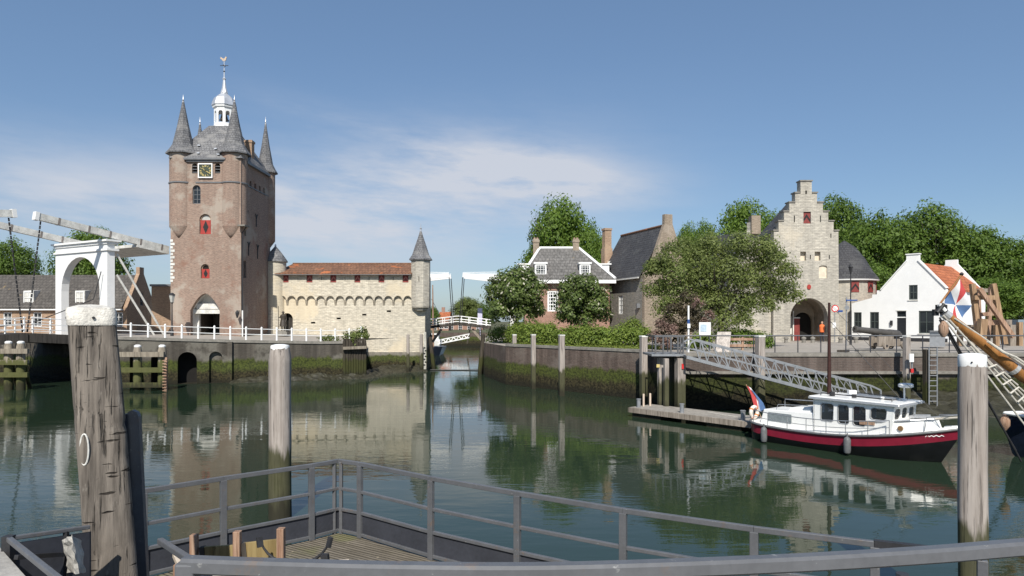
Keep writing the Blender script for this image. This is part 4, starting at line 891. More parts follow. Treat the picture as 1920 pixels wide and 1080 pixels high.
for px, d, yt, w_, label in ((765, 62.2, 627, .26, 'thin grey pole standing in the mud before the rampart'), (790, 63.6, 626, .3, 'grey pole leaning on the right corner of the rampart')):
    solid('mooring_pole', MB().lathe((X(px, d), d, 0), [(w_ * .6, -.5), (w_ * .5, Zp(yt, d) - .05), (w_ * .3, Zp(yt, d))], 8), TIMP, (X(px, d), d, 0), label, 'pole', smooth=True)
t = thing('tide_gauge', (X(797, 63.4), 63.4, 0), 'white tide gauge board with black marks on the corner of the rampart', 'tide gauge')
part('board', MB().box((X(797, 63.4), 63.4, 1.9), (.22, .1, 3.4)), plain('grey_gauge_paint', (.46, .44, .39), .8, .35, 4), t)
for k in range(7): part('depth_mark', MB().box((X(797, 63.4) + (.05 if k % 2 else -.03), 63.335, .6 + k * .26), (.14, .03, .12)), BLACKP, t)
solid('sill_cable', MB().tube([(-7.6, 64.5, .06), (-5.2, 64.6, .035), (-2.9, 64.5, .06)], .05, 6), IRON, (-5, 64.5, 0), 'dark cable lying across the canal mouth at water level', 'cable')
# white footbridge with balance beams across the mouth
t = thing('canal_drawbridge', (-5.2, 74, 3), 'white canal footbridge with raised balance beams between rampart and chestnut tree', 'drawbridge')
D = 74.0; f_ = FD(D)
yc = lambda px: 612 - 7.5 * (1 - min(1, abs(px - 860) / 62.0))
pxs = [800 + 8 * k for k in range(16)]
mb = MB()
for a_, b_ in zip(pxs[:-1], pxs[1:]): mb.hexa([f_(X(a_, D), Zp(yc(a_) + 5, D), 1.1), f_(X(b_, D), Zp(yc(b_) + 5, D), 1.1), f_(X(b_, D), Zp(yc(b_) + 5, D), -1.1), f_(X(a_, D), Zp(yc(a_) + 5, D), -1.1), f_(X(a_, D), Zp(yc(a_), D), 1.1), f_(X(b_, D), Zp(yc(b_), D), 1.1), f_(X(b_, D), Zp(yc(b_), D), -1.1), f_(X(a_, D), Zp(yc(a_), D), -1.1)])
part('deck', mb, TIMB, t)
for w_ in (1.1, -1.1):
    mb = MB()
    for h_ in (2, 6.5, 12): mb.tube([f_(X(p_, D), Zp(yc(p_) - h_, D), w_) for p_ in pxs], .05, 6)
    for p_ in pxs[::2]: mb.beam(f_(X(p_, D), Zp(yc(p_), D), w_), f_(X(p_, D), Zp(yc(p_) - 12, D), w_), .08, .08)
    part('railing', mb, WHITE, t)
for s_, (p0, p1) in ((1, (812, 829)), (-1, (907, 886))): part('strut', MB().beam(f_(X(p0, D), Zp(641, D), .6), f_(X(p1, D), Zp(617, D), .6), .2, .25), TIMW, t)
for tip, root, ytip, yroot in ((844, 770, 514.5, 523), (869, 943, 514.5, 523)):
    for w_ in (1.2, -1.2):
        bb = part('balance_beam', MB().beam(f_(X(tip, D), Zp(ytip + 3, D), w_), f_(X(root, D), Zp(yroot, D), w_), .3, .42, w2=.34, h2=.75), WHITE, t)
        part('hand_line', MB().tube([f_(X(tip, D), Zp(ytip - 2, D), w_), f_(X(root, D), Zp(ytip - 3, D), w_)], .03, 6), WHITE, bb)
        part('chain', MB().tube([f_(X(tip, D), Zp(521, D), w_), f_(X(tip + (6 if tip < 860 else -6), D), Zp(606, D), w_)], .045, 6), IRON, bb)
for px in (752, 961):
    part('portal', MB().box((X(px, D), D - 1.2, 6), (.5, .5, 7.0)).box((X(px, D), D + 1.2, 6), (.5, .5, 7.0)).box((X(px, D), D, 9.2), (.6, 3.2, .5)), WHITE, t)
# gangway, boat and houses of the old harbour beyond
t = thing('far_gangway', (X(852, 100), 100, 0), 'small white lattice gangway sloping down beyond the canal footbridge', 'gangway')
D = 100; f_ = FD(D)
for w_ in (.5, -.5):
    mb = MB().beam(f_(X(821, D), Zp(645, D), w_), f_(X(880, D), Zp(633, D), w_), .1, .14).beam(f_(X(821, D), Zp(638, D), w_), f_(X(880, D), Zp(626, D), w_), .1, .12)
    for k in range(12):
        p0, p1 = 821 + 4.9 * k, 821 + 4.9 * (k + 1); q0, q1 = (645, 638) if k % 2 else (638, 645); sl = -12 / 59
        mb.beam(f_(X(p0, D), Zp(q0 + (p0 - 821) * sl, D), w_), f_(X(p1, D), Zp(q1 + (p1 - 821) * sl, D), w_), .07, .07)
    part('lattice_side', mb, WHITE, t)
part('walkway', MB().hexa([f_(X(821, D), Zp(646, D), .5), f_(X(880, D), Zp(634, D), .5), f_(X(880, D), Zp(634, D), -.5), f_(X(821, D), Zp(646, D), -.5), f_(X(821, D), Zp(644.6, D), .5), f_(X(880, D), Zp(632.6, D), .5), f_(X(880, D), Zp(632.6, D), -.5), f_(X(821, D), Zp(644.6, D), -.5)]), GALV, t)
t = thing('far_boat', (X(818, 92), 92, 0), 'dark moored boat with a brown mast half hidden behind the rampart corner', 'boat')
bx = X(812, 92); part('hull', MB().hexa([(bx - 1.6, 91, -.1), (bx + .9, 91, -.1), (bx + .9, 96, -.1), (bx - 1.6, 96, -.1), (bx - 2, 90.6, 1.1), (bx + 1.4, 90.4, 1.25), (bx + 1.4, 97, 1.1), (bx - 2, 97, 1.1)]), HULLN, t)
part('mast', MB().tube([(X(811.5, 92), 92.5, 1), (X(810.5, 92), 92.5, Zp(534, 92))], [.14, .07], 8), TIMR, t)
part('stay', MB().tube([(X(808, 92), 92.5, Zp(560, 92)), (X(825, 92), 92.5, Zp(592, 92))], .03, 5), IRON, t)
t = thing('far_motorboat', (X(815, 118), 118, 0), 'white cabin boat moored under the far quay of the old harbour', 'boat')
part('hull', MB().hexa([(X(806, 118), 117, 0), (X(824, 118), 117, 0), (X(824, 118), 120, 0), (X(806, 118), 120, 0), (X(803, 118), 116.7, 1.2), (X(827, 118), 116.7, 1.3), (X(827, 118), 120, 1.3), (X(803, 118), 120, 1.2)]), BOATW, t)
part('cabin', MB().box((X(814, 118), 118.4, 1.8), (1.6, 2, 1.2)), BOATW, t)
part('cabin_window', MB().box((X(814, 118), 117.38, 2.0), (1.2, .04, .4)), GLASS, t)
def simple_house(name, px0, px1, d, yb, ye, yr, wm, rm, label, depth=7, nwin=2, chim=True):
    t = thing(name, (X((px0 + px1) / 2, d), d, 2.4), label, 'house'); x0, x1 = X(px0, d), X(px1, d); ez, rz = Zp(ye, d), Zp(yr, d + depth / 2)
    f_ = FD(d); zb = min(2.6, Zp(yb, d)) - .3; hs_ = []
    for k in range(nwin):
        u = x0 + (x1 - x0) * (k + .5) / nwin; hs_.append((u - .45, u + .45, ez - 2.0, ez - .6))
    part('wall', MB().panel(f_, [(x0, zb), (x1, zb), (x1, ez), (x0, ez)], [arch(*h_, 'rect') for h_ in hs_], .3, sides=False).panel(Fr((x1, d, 0), (0, 1, 0), (1, 0, 0)), [(0, zb), (depth, zb), (depth, ez), (depth / 2, rz - .1), (0, ez)], (), .2, sides=False).panel(Fr((x0, d + depth, 0), (0, -1, 0), (-1, 0, 0)), [(0, zb), (depth, zb), (depth, ez), (depth / 2, rz - .1), (0, ez)], (), .2, sides=False), wm, t)
    for h_ in hs_: sash(t, f_, *h_, 2, 3)
    rf = part('roof', MB().hexa([(x0 - .2, d - .3, ez - .1), (x1 + .2, d - .3, ez - .1), (x1 + .2, d + depth / 2, rz - .1), (x0 - .2, d + depth / 2, rz - .1), (x0 - .2, d - .3, ez + .06), (x1 + .2, d - .3, ez + .06), (x1 + .2, d + depth / 2, rz), (x0 - .2, d + depth / 2, rz)]).hexa([(x0 - .2, d + depth + .3, ez - .1), (x1 + .2, d + depth + .3, ez - .1), (x1 + .2, d + depth / 2, rz - .1), (x0 - .2, d + depth / 2, rz - .1), (x0 - .2, d + depth + .3, ez + .06), (x1 + .2, d + depth + .3, ez + .06), (x1 + .2, d + depth / 2, rz + .003), (x0 - .2, d + depth / 2, rz + .003)]), rm, t)
    if chim: part('chimney', MB().box((x0 + .6, d + depth / 2, rz + .4), (.7, .6, 1.3)), wm, rf)
    return t
simple_house('far_house', 823, 841, 150, 620, 599, 585, BRICKR, TILEO, 'small far house with an orange roof behind the canal footbridge', nwin=2)
simple_house('far_house', 795, 822, 155, 620, 606, 594, BRICKY, TILEG, 'far low house with a grey roof left of the orange-roofed one', nwin=2, chim=False)
simple_house('far_house', 838, 905, 165, 622, 604, 592, BRICKR, TILEB, 'far brick house with a brown roof hidden behind the canal tree', nwin=4)
solid('signal_post', MB().box((X(900, 76.5), 76.5, 4.9), (.5, .3, 2.2)).box((X(900, 76.5), 76.5, 3.4), (.14, .14, 1.2)), plain('lilac_panel', (.55, .54, .68), .5, .1), (X(900, 76.5), 76.5, 2.8), 'pale lilac board on a post at the right end of the canal footbridge', 'signboard')
# ------------------------------------------------------------ brick house with hipped roof
D = 62.0; fr = FD(D); x = lambda p_: X(p_, D); z = lambda p_: Zp(p_, D)
t = thing('hip_roof_house', (x(1062), D + 4, 2.85), 'red brick house with hipped grey tile roof, white hips and two chimneys behind the hedge', 'house')
x0, x1, dep = x(984), x(1143), 8.0; ez, rz, yr = z(524), Zp(466, D + 4), D + 4
wo = [arch(x(1026.5), x(1047), z(584), z(545), 'rect'), arch(x(1086), x(1106), z(584), z(545), 'rect')]
wb = MB().panel(fr, [(x0, 2.6), (x1, 2.6), (x1, ez), (x0, ez)], wo, .3, sides=False)
wb.add([(x0, D, 2.6), (x0, D + dep, 2.6), (x0, D + dep, ez), (x0, D, ez)], [(0, 1, 2, 3)]).add([(x1, D, 2.6), (x1, D + dep, 2.6), (x1, D + dep, ez), (x1, D, ez)], [(0, 1, 2, 3)]).add([(x0, D + dep, 2.6), (x1, D + dep, 2.6), (x1, D + dep, ez), (x0, D + dep, ez)], [(0, 1, 2, 3)])
part('wall', wb, BRICKR, t)
for l, r_ in ((1026.5, 1047), (1086, 1106)):
    w = sash(t, fr, x(l), x(r_), z(584), z(545), 4, 6, fw=.14, bw=.075)
a0, a1 = X(1012, yr), X(1085, yr); o_ = .45
cs = [(x0 - o_, D - o_, ez), (x1 + o_, D - o_, ez), (x1 + o_, D + dep + o_, ez), (x0 - o_, D + dep + o_, ez), (a0, yr, rz), (a1, yr, rz)]
rf = part('roof', MB().add(cs + [(c_[0], c_[1], ez - .06) for c_ in cs[:4]], [(0, 1, 5, 4), (1, 2, 5), (2, 3, 4, 5), (3, 0, 4), (0, 6, 7, 1), (1, 7, 8, 2), (2, 8, 9, 3), (3, 9, 6, 0), (6, 9, 8, 7)]), TILEH, t)
hp = MB()
for i, j in ((0, 4), (1, 5), (4, 5)): hp.tube([Vector(cs[i]) + ZU * .06, Vector(cs[j]) + ZU * .06], .13, 6)
part('hip_cap', hp, WHITE, rf)
part('cornice', MB().fbox(fr, x0 - .5, x1 + .5, ez - .36, ez - .065, -.05, .52), WHITE, t)
for px in (1005, 1079.5):
    c_ = Vector((X(px, yr), yr, 0)); ch = part('chimney', MB().box((c_.x, yr, Zp(465, yr)), (.56, .6, 1.7)).box((c_.x, yr, Zp(453, yr)), (.66, .7, .22)), BRICKP, rf)
    for dx in (-.13, .13): part('chimney_pot', MB().lathe((c_.x + dx, yr, Zp(451, yr)), [(.1, 0), (.08, .28)], 8), BRICKR, ch)
for p0, p1 in ((1004, 1023.5), (1088, 1106)):
    dd = D + .3; f_ = FD(dd); u0, u1, v0, v1 = X(p0, dd), X(p1, dd), Zp(516, dd), Zp(496, dd)
    dm = part('dormer', MB().hexa([f_(u0 - .06, v0, 0), f_(u1 + .06, v0, 0), f_(u1 + .06, v0, -2.2), f_(u0 - .06, v0, -2.2), f_(u0 - .06, v1 + .05, 0), f_(u1 + .06, v1 + .05, 0), f_(u1 + .06, v1 + .12, -2.2), f_(u0 - .06, v1 + .12, -2.2)]).fbox(f_, u0 - .16, u1 + .16, v1 + .06, v1 + .2, -2.2, .12), WHITE, t)
    sash(dm, Fr((0, dd - .045, 0), (1, 0, 0), (0, -1, 0)), u0, u1, v0 + .05, v1, 4, 4, back=-.03, fw=.09)
for xx, sg in ((x0, -1), (x1, 1)):
    part('dormer', MB().box((xx - sg * .5, yr, Zp(506, yr)), (1.9, 1.1, .95)).box((xx - sg * .4, yr, Zp(496, yr)), (2.1, 1.3, .12)), WHITE, t)

# ------------------------------------------------------------ grey stone house with steep slate roof
A0, A1 = Vector((13.55, 60, 0)), Vector((10.75, 68.2, 0)); rdir = (A1 - A0).normalized(); wdir = Vector((-rdir.y, rdir.x, 0)); hw = 2.35; L = (A1 - A0).length
t = thing('slate_roof_house', A0.lerp(A1, .5) + ZU * 2.85, 'tall stone house with steep dark slate roof and big brick chimneys', 'house')
rz, ez = 12.95, 8.55
fg = Fr(A0 + wdir * hw, -wdir); dg = hw * 2                      # gable end towards the harbour
part('gable', MB().panel(fg, [(0, 2.6), (dg, 2.6), (dg, ez), (dg - .12, ez + .5), (dg - .5, ez + .5), (hw + .40, rz + .05), (hw + .38, rz + .9), (hw - .38, rz + .9), (hw - .40, rz + .05), (.5, ez + .5), (.12, ez + .5), (0, ez)], (), .4, back=True), BRICKP, t)
fl_ = Fr(A1 + wdir * hw, -rdir); sw = arch(L - 3.1, L - 2.35, 5.3, 6.75, 'rect')
q0 = [(0, 2.6), (L - .42, 2.6), (L - .42, ez), (0, ez)]
wo = [arch(3.9, 4.75, Zp(589, 63), Zp(554, 63), 'rect')]
part('wall', MB().panel(fl_, q0, wo, .3, sides=False).panel(Fr(A0 - wdir * hw, rdir), [(.42, 2.6), (L, 2.6), (L, ez), (.42, ez)], (), .3, sides=False).panel(Fr(A1 - wdir * hw, wdir), [(0, 2.6), (dg, 2.6), (dg, ez), (hw, rz - .1), (0, ez)], (), .3, sides=False), STONEW, t)
sash(t, fl_, 3.9, 4.75, Zp(589, 63), Zp(554, 63), 3, 4, fw=.1)
lq = lambda w_, l_, zz: A0 + wdir * w_ + rdir * l_ + ZU * zz
rf = part('roof', MB().hexa([lq(hw + .3, .41, ez - .25), lq(hw + .3, L + .1, ez - .25), lq(0, L + .1, rz - .1), lq(0, .41, rz - .1), lq(hw + .3, .41, ez - .1), lq(hw + .3, L + .1, ez - .1), lq(0, L + .1, rz), lq(0, .41, rz)]).hexa([lq(-hw - .3, .41, ez - .25), lq(-hw - .3, L + .1, ez - .25), lq(0, L + .1, rz - .1), lq(0, .41, rz - .1), lq(-hw - .3, .41, ez - .1), lq(-hw - .3, L + .1, ez - .1), lq(0, L + .1, rz + .003), lq(0, .41, rz + .003)]), SLATED, t)
part('ridge_tiles', MB().tube([lq(0, .4, rz + .03), lq(0, L, rz + .03)], .12, 6), TILEB, rf)
part('gutter', MB().beam(lq(hw + .38, .42, ez - .2), lq(hw + .38, L, ez - .2), .12, .12), WHITEW, rf)
cb = lq(1.5, L + .15, 0)
ch = part('chimney', MB().box((cb.x, cb.y, 10.1), (.75, .85, 3.2), math.atan2(rdir.y, rdir.x)).box((cb.x, cb.y, 12.2), (.62, .7, 2.9), math.atan2(rdir.y, rdir.x)).box((cb.x, cb.y, 13.55), (.74, .82, .2), math.atan2(rdir.y, rdir.x)), BRICKY, t)
part('flashing', MB().beam(lq(1.5, L - .35, 10.4) , lq(2.25, L - .35, 9.1), .5, .06), WHITEW, rf)
part('downpipe', MB().tube([lq(hw + .1, L - .1, ez - .2), lq(hw + .1, L - .1, 3)], .06, 6), LEADD, t)
part('wall_box', MB().box(lq(hw + .12, .9, Zp(573, 59.5)), (.3, .3, .38)), LEADD, t)

# low slate roofed house between it and the gatehouse, mostly behind the leafy tree
B0, B1 = Vector((X(1413, 61.5), 61.5, 0)), Vector((X(1318, 66.5), 66.5, 0)); rd = (B1 - B0).normalized(); wd_ = Vector((-rd.y, rd.x, 0)); L2 = (B1 - B0).length
t = thing('low_slate_house', B0.lerp(B1, .5) + ZU * 2.85, 'low stone house with slate roof and single chimney half hidden by the leafy tree', 'house')
rz2, ez2, hw2 = Zp(433, 61.5), 7.6, 2.6; l2 = lambda w_, l_, zz: B0 + wd_ * w_ + rd * l_ + ZU * zz
part('gable', MB().panel(Fr(B0 + wd_ * hw2, -wd_), [(0, 2.6), (2 * hw2, 2.6), (2 * hw2, ez2 + .3), (hw2 + .4, rz2 + .1), (hw2 + .4, rz2 + .75), (hw2 - .4, rz2 + .75), (hw2 - .4, rz2 + .1), (0, ez2 + .3)], (), .4, back=True), STONEG, t)
part('wall', MB().panel(Fr(B1 + wd_ * hw2, -rd), [(0, 2.6), (L2 - .42, 2.6), (L2 - .42, ez2), (0, ez2)], (), .3, sides=False).panel(Fr(B1 - wd_ * hw2, wd_), [(0, 2.6), (2 * hw2, 2.6), (2 * hw2, ez2), (hw2, rz2 - .1), (0, ez2)], (), .3, sides=False), STONEW, t)
rf = part('roof', MB().hexa([l2(hw2 + .3, .41, ez2 - .2), l2(hw2 + .3, L2, ez2 - .2), l2(0, L2, rz2 - .1), l2(0, .41, rz2 - .1), l2(hw2 + .3, .41, ez2), l2(hw2 + .3, L2, ez2), l2(0, L2, rz2), l2(0, .41, rz2)]).hexa([l2(-hw2, .41, ez2 - .2), l2(-hw2, L2, ez2 - .2), l2(0, L2, rz2 - .1), l2(0, .41, rz2 - .1), l2(-hw2, .41, ez2), l2(-hw2, L2, ez2), l2(0, L2, rz2 + .003), l2(0, .41, rz2 + .003)]), SLATED, t)
part('chimney', MB().box(l2(0, -.1, rz2 + .5), (.8, .8, 1.6)), BRICKP, rf)

# ------------------------------------------------------------ stepped gable gatehouse
D = 60.0; fr = FD(D); x = lambda p_: X(p_, D); z = lambda p_: Zp(p_, D)
t = thing('step_gable_gatehouse', (x(1512), D + 3, 2.85), 'cream stone gatehouse with tall stepped gable and dark archway right of the leafy tree', 'gatehouse')
st = [(1572, 433), (1563, 415), (1553, 397), (1543, 380), (1532, 362), (1522, 340)]
pr = [(x(1573), 2.6)]
for i, (px, py) in enumerate(st):
    pr.append((x(px), z(py)))
    if i < len(st) - 1: pr.append((x(st[i + 1][0]), z(py)))
pl = []
mir = lambda px: 1511.5 * 2 - px
for i, (px, py) in enumerate(st):
    pl.append((x(mir(px)), z(py)))
    if i < len(st) - 1: pl.append((x(mir(st[i + 1][0])), z(py)))
outer = pr + pl[::-1] + [(x(1450), 2.6)]
ga = arch(x(1482), x(1552), 2.6, z(559), 'round', 16)
ho = [ga, arch(x(1506.5), x(1520.5), z(419), z(397), 'rect'), arch(x(1500.5), x(1511.5), z(488.5), z(472), 'rect'), arch(x(1527.5), x(1538.5), z(488.5), z(472), 'rect'), arch(x(1535.5), x(1551), z(521.5), z(497.5), 'seg'),
      arch(x(1488.6), x(1490.6), z(417), z(404), 'rect'), arch(x(1537.4), x(1539.4), z(417), z(404), 'rect'), arch(x(1510), x(1513), z(364), z(357), 'rect')]
ho += [arch(x(a_ - 1), x(a_ + 1), z(b_ + 4), z(b_ - 4), 'rect') for a_, b_ in ((1519.5, 482), (1555, 482), (1558, 442))]
part('gable', MB().panel(fr, outer, ho, .75, back=True), STONEG, t)
for i, (px, py) in enumerate(st):
    p1 = st[i + 1][0] if i < len(st) - 1 else mir(px)
    part('step_coping', MB().fbox(fr, x(p1) - (.0 if i < 5 else .06), x(px) + .07, z(py) + .003, z(py) + .11, -.83, .08), COPE, t)
    if i < len(st) - 1: part('step_coping', MB().fbox(fr, x(mir(px)) - .07, x(mir(p1)), z(py) + .003, z(py) + .11, -.83, .08), COPE, t)
INFILL = plain('pale_infill', (.66, .58, .46), .85, .2, 3)
for h, w_ in ((ho[2], -.35), (ho[3], -.35), (ho[4], -.12)): part('niche_back', MB().poly([fr(u, v, w_) for u, v in h]), INFILL, t)
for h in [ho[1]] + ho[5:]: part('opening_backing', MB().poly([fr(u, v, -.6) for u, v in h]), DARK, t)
sh = part('shutter', MB().fbox(fr, x(1506.8), x(1520.2), z(418.5), z(397.5), -.2, -.12), REDD, t)
m_ = x(1513.5); part('painted_chevron', MB().poly([fr(x(1507), z(417), -.115), fr(m_, z(407), -.115), fr(m_, z(401), -.115), fr(x(1507), z(411), -.115)]).poly([fr(m_, z(407), -.115), fr(x(1520), z(417), -.115), fr(x(1520), z(411), -.115), fr(m_, z(401), -.115)]), BLACKP, sh)
part('coat_of_arms', MB().lathe((0, 0, 0), [(.0, 0)], 3, cap=False) if False else MB().panel(Fr(fr(0, 0, .08), fr.U, fr.W), [(x(1516.5) + .17 * math.cos(k * .523), z(538) + .22 * math.sin(k * .523)) for k in range(12)], (), .08), REDS, t)
# body behind the gable with slate roof
by = D + .75; bd = 3.4; bl_, br_ = x(1453) + .05, x(1573) - .05; ez = z(436); rz = z(366); xm = x(1511.5)
part('wall', MB().add([(bl_, by, 2.6), (bl_, by + bd, 2.6), (bl_, by + bd, ez), (bl_, by, ez)], [(0, 1, 2, 3)]).add([(br_, by, 2.6), (br_, by + bd, 2.6), (br_, by + bd, ez), (br_, by, ez)], [(0, 1, 2, 3)]).add([(bl_, by + bd, 4.5), (br_, by + bd, 4.5), (br_, by + bd, ez), (xm, by + bd, rz - .2), (bl_, by + bd, ez)], [(0, 1, 2, 3, 4)]), STONEG, t)
part('roof', MB().hexa([(bl_ - .15, by, ez - .1), (xm, by, rz - .1), (xm, by + bd, rz - .1), (bl_ - .15, by + bd, ez - .1), (bl_ - .15, by, ez + .05), (xm, by, rz), (xm, by + bd, rz), (bl_ - .15, by + bd, ez + .05)]).hexa([(br_ + .15, by, ez - .1), (xm, by, rz - .1), (xm, by + bd, rz - .1), (br_ + .15, by + bd, ez - .1), (br_ + .15, by, ez + .05), (xm, by, rz + .004), (xm, by + bd, rz + .004), (br_ + .15, by + bd, ez + .05)]), SLATED, t)
# archway interior: plastered side wall, red doors
f0 = Fr(fr(0, 0, -.75), fr.U, fr.W); n = len(ga)
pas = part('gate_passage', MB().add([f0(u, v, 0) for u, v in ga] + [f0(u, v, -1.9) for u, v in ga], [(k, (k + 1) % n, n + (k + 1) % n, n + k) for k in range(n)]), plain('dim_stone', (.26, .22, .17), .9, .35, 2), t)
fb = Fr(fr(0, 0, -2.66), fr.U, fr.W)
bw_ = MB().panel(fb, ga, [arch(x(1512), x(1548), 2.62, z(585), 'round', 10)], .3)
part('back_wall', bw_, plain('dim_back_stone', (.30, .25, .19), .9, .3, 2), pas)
part('white_panel', MB().fbox(fb, x(1483), x(1507), z(628), z(593), .01, .08), PLASTER, pas)
part('door', MB().fbox(fb, x(1483), x(1491), z(634), z(603), .10, .16), REDS, pas)
part('door', MB().fbox(fr, x(1509), x(1521), z(640), z(597), -2.5, -2.4), REDD, pas)
part('door_frame', MB().fbox(fr, x(1507), x(1509), z(640), z(582), -2.5, -2.3).fbox(fr, x(1509), x(1521), z(597), z(594.5), -2.5, -2.3), WHITEW, pas)
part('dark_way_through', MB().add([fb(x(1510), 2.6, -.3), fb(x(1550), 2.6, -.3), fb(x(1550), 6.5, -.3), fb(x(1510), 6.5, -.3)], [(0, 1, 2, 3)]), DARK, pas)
# lower stone wing to the left and round tower to the right
wg = part('side_wing', MB().panel(Fr((x(1390), D + .4, 0), (1, 0, 0), (0, -1, 0)), [(0, 2.6), (x(1449) - x(1390), 2.6), (x(1449) - x(1390), z(566)), (0, z(575))], (), .6, back=True), STONEG, t)
c = Vector((X(1583, 67.5), 67.5, 0)); D3 = c.y; rr = 2.75
tw = part('round_tower', MB().lathe(c, [(rr, 2.6), (rr, Zp(527, D3 - rr * .4))], 40), STONEG, t, smooth=True)
ze = Zp(527, D3 - rr * .4); part('conical_roof', MB().lathe(c, [(rr + .28, ze + .12), (rr + .22, ze + .3), (rr * .9, ze + .95), (rr * .66, ze + 2.2), (rr * .36, ze + 3.3), (.04, ze + 4.0)], 40), SLATED, tw, smooth=True)
part('eaves_board', MB().lathe(c, [(rr + .05, ze - .02), (rr + .27, ze), (rr + .3, ze + .12), (rr + .05, ze + .13)], 40, cap=False), WHITE, tw)
for ang in (-96, -62, -28):
    a_ = R(ang); f_ = Fr(c + Vector((math.cos(a_), math.sin(a_), 0)) * (rr - .02), (-math.sin(a_), math.cos(a_), 0))
    s_o = part('shutter', MB().fbox(f_, -.34, .34, ze - 1.12, ze - .12, -.05, .06), REDD, tw)
    part('painted_chevron', MB().poly([f_(-.34, ze - 1.0, .066), f_(0, ze - .55, .066), f_(.34, ze - 1.0, .066), f_(.34, ze - .75, .066), f_(0, ze - .3, .066), f_(-.34, ze - .75, .066)]), BLACKP, s_o)

# ------------------------------------------------------------ white gabled house with orange tiles
A = Vector((34.66, 60, 0)); rd = Vector((6.1, 5.0, 0)).normalized(); gd = Vector((rd.y, -rd.x, 0))     # ridge and gable directions
t = thing('white_house', A + rd * 3 + ZU * 2.85, 'whitewashed gabled house with orange tiled roof and dark windows behind the cannon', 'house')
fg = Fr(A, gd, -rd); q = lambda u, l_, zz: A + gd * u + rd * l_ + ZU * zz; ez, rz = 7.25, 9.75; hw = 2.62; L = 9.0
def ug(px):
    k = (px - 960) / F; return (A.x - k * A.y) / (k * gd.y - gd.x)
def zg(px, py): return E - (py - H0) * (A.y + gd.y * ug(px)) / F
wr = [(1704, 1720.5, 562, 534), (1601, 1615.5, 621, 585.5), (1631, 1648, 621, 585), (1681, 1699, 632, 583), (1722.5, 1751, 625, 582.5)]
hl = [arch(ug(a_), ug(b_), zg(a_, c_), zg(b_, d_), 'rect') for a_, b_, c_, d_ in wr]
ul = ug(1597)
out = [(ul, 2.6), (hw, 2.6), (hw, ez), (hw - .12, ez + .12), (.5, rz + .05), (.5, rz + .6), (-.5, rz + .6), (-.5, rz + .05), (-hw - .0, ez + .1), (-hw - .35, ez + .1), (-hw - .35, ez - .25), (-hw - .75, ez - .25), (-hw - .75, ez - .55), (ul, zg(1598, 569))]
part('gable', MB().panel(fg, out, hl, .35, back=True), WHITEB, t)
part('gable_coping', MB().beam(fg(.45, rz + .12, -.15), fg(hw + .02, ez + .12, -.15), .5, .09).beam(fg(-.45, rz + .12, -.15), fg(-hw, ez + .16, -.15), .5, .09).fbox(fg, -.55, .55, rz + .61, rz + .7, -.42, .07), WHITE, t)
for i, (h_, nx, ny) in enumerate(zip(hl, (2, 2, 2, 1, 2), (2, 2, 2, 1, 2))):
    (u0, v0), (u1, v1) = h_[0], h_[2]
    if i == 3:
        part('door', MB().fbox(fg, u0, u1, v0, v1 - .62, -.2, -.12), DOORD, t)
        part('fanlight', MB().fbox(fg, u0, u1, v1 - .5, v1, -.2, -.15), GLASS, t); part('transom', MB().fbox(fg, u0, u1, v1 - .6, v1 - .51, -.2, -.06), WHITE, t)
        part('lintel', MB().fbox(fg, u0 - .05, u1 + .05, v1 + .003, v1 + .09, -.1, .03), WHITEW, t)
    else:
        w = sash(t, fg, u0, u1, v0, v1, nx, ny, frame=plain('dark_green_frame', (.07, .085, .08), .5, .2, 5) if i == 0 else MATS['dark_green_frame'], fw=.09, bw=.06)
        part('sill', MB().fbox(fg, u0 - .06, u1 + .06, v0 - .09, v0 - .003, -.1, .07), WHITEW, w)
        if i in (1, 2): part('curtain', MB().fbox(fg, u0 + .1, u1 - .1, v0 + .08, v0 + (v1 - v0) * .55, -.245, -.235), WHITEW, w)
part('plinth', MB().fbox(fg, ul - .02, hw + .03, 2.6, 3.15, -.2, .05), plain('black_tar', (.03, .03, .033), .7, .3, 3), t)
part('wall_lamp', MB().fbox(fg, ug(1670), ug(1674), zg(1670, 610), zg(1670, 601), 0, .15), IRON, t)
fs = Fr(A + gd * hw, rd)
part('wall', MB().panel(fs, [(.352, 2.6), (L - .002, 2.6), (L - .002, ez), (.352, ez)], (), .3, sides=False).panel(Fr(A - gd * hw + rd * L, -rd), [(.002, 2.6), (L - .352, 2.6), (L - .352, ez), (.002, ez)], (), .3, sides=False), WHITEB, t)
part('rear_gable', MB().panel(Fr(A + rd * L + gd * 0, gd, -rd), [(-hw, 2.6), (hw, 2.6), (hw + .1, ez + .3), (hw - .3, ez + .45), (.5, rz + .25), (.5, rz + .65), (-.5, rz + .65), (-.5, rz + .25), (-hw, ez + .3)], (), .35, back=True), WHITEB, t)
part('roof', MB().hexa([q(hw + .2, .36, ez - .1), q(hw + .2, L, ez - .1), q(0, L, rz - .1), q(0, .36, rz - .1), q(hw + .2, .36, ez + .02), q(hw + .2, L, ez + .02), q(0, L, rz), q(0, .36, rz)]).hexa([q(-hw - .1, .36, ez - .1), q(-hw - .1, L, ez - .1), q(0, L, rz - .1), q(0, .36, rz - .1), q(-hw - .1, .36, ez + .02), q(-hw - .1, L, ez + .02), q(0, L, rz + .003), q(0, .36, rz + .003)]), TILEO, t)
part('lean_to_roof', MB().hexa([q(ul, .36, 5.9), q(-hw, .36, ez - .8), q(-hw, L, ez - .8), q(ul, L, 5.9), q(ul, .36, 6.0), q(-hw, .36, ez - .7), q(-hw, L, ez - .7), q(ul, L, 6.0)]), TILEO, t)

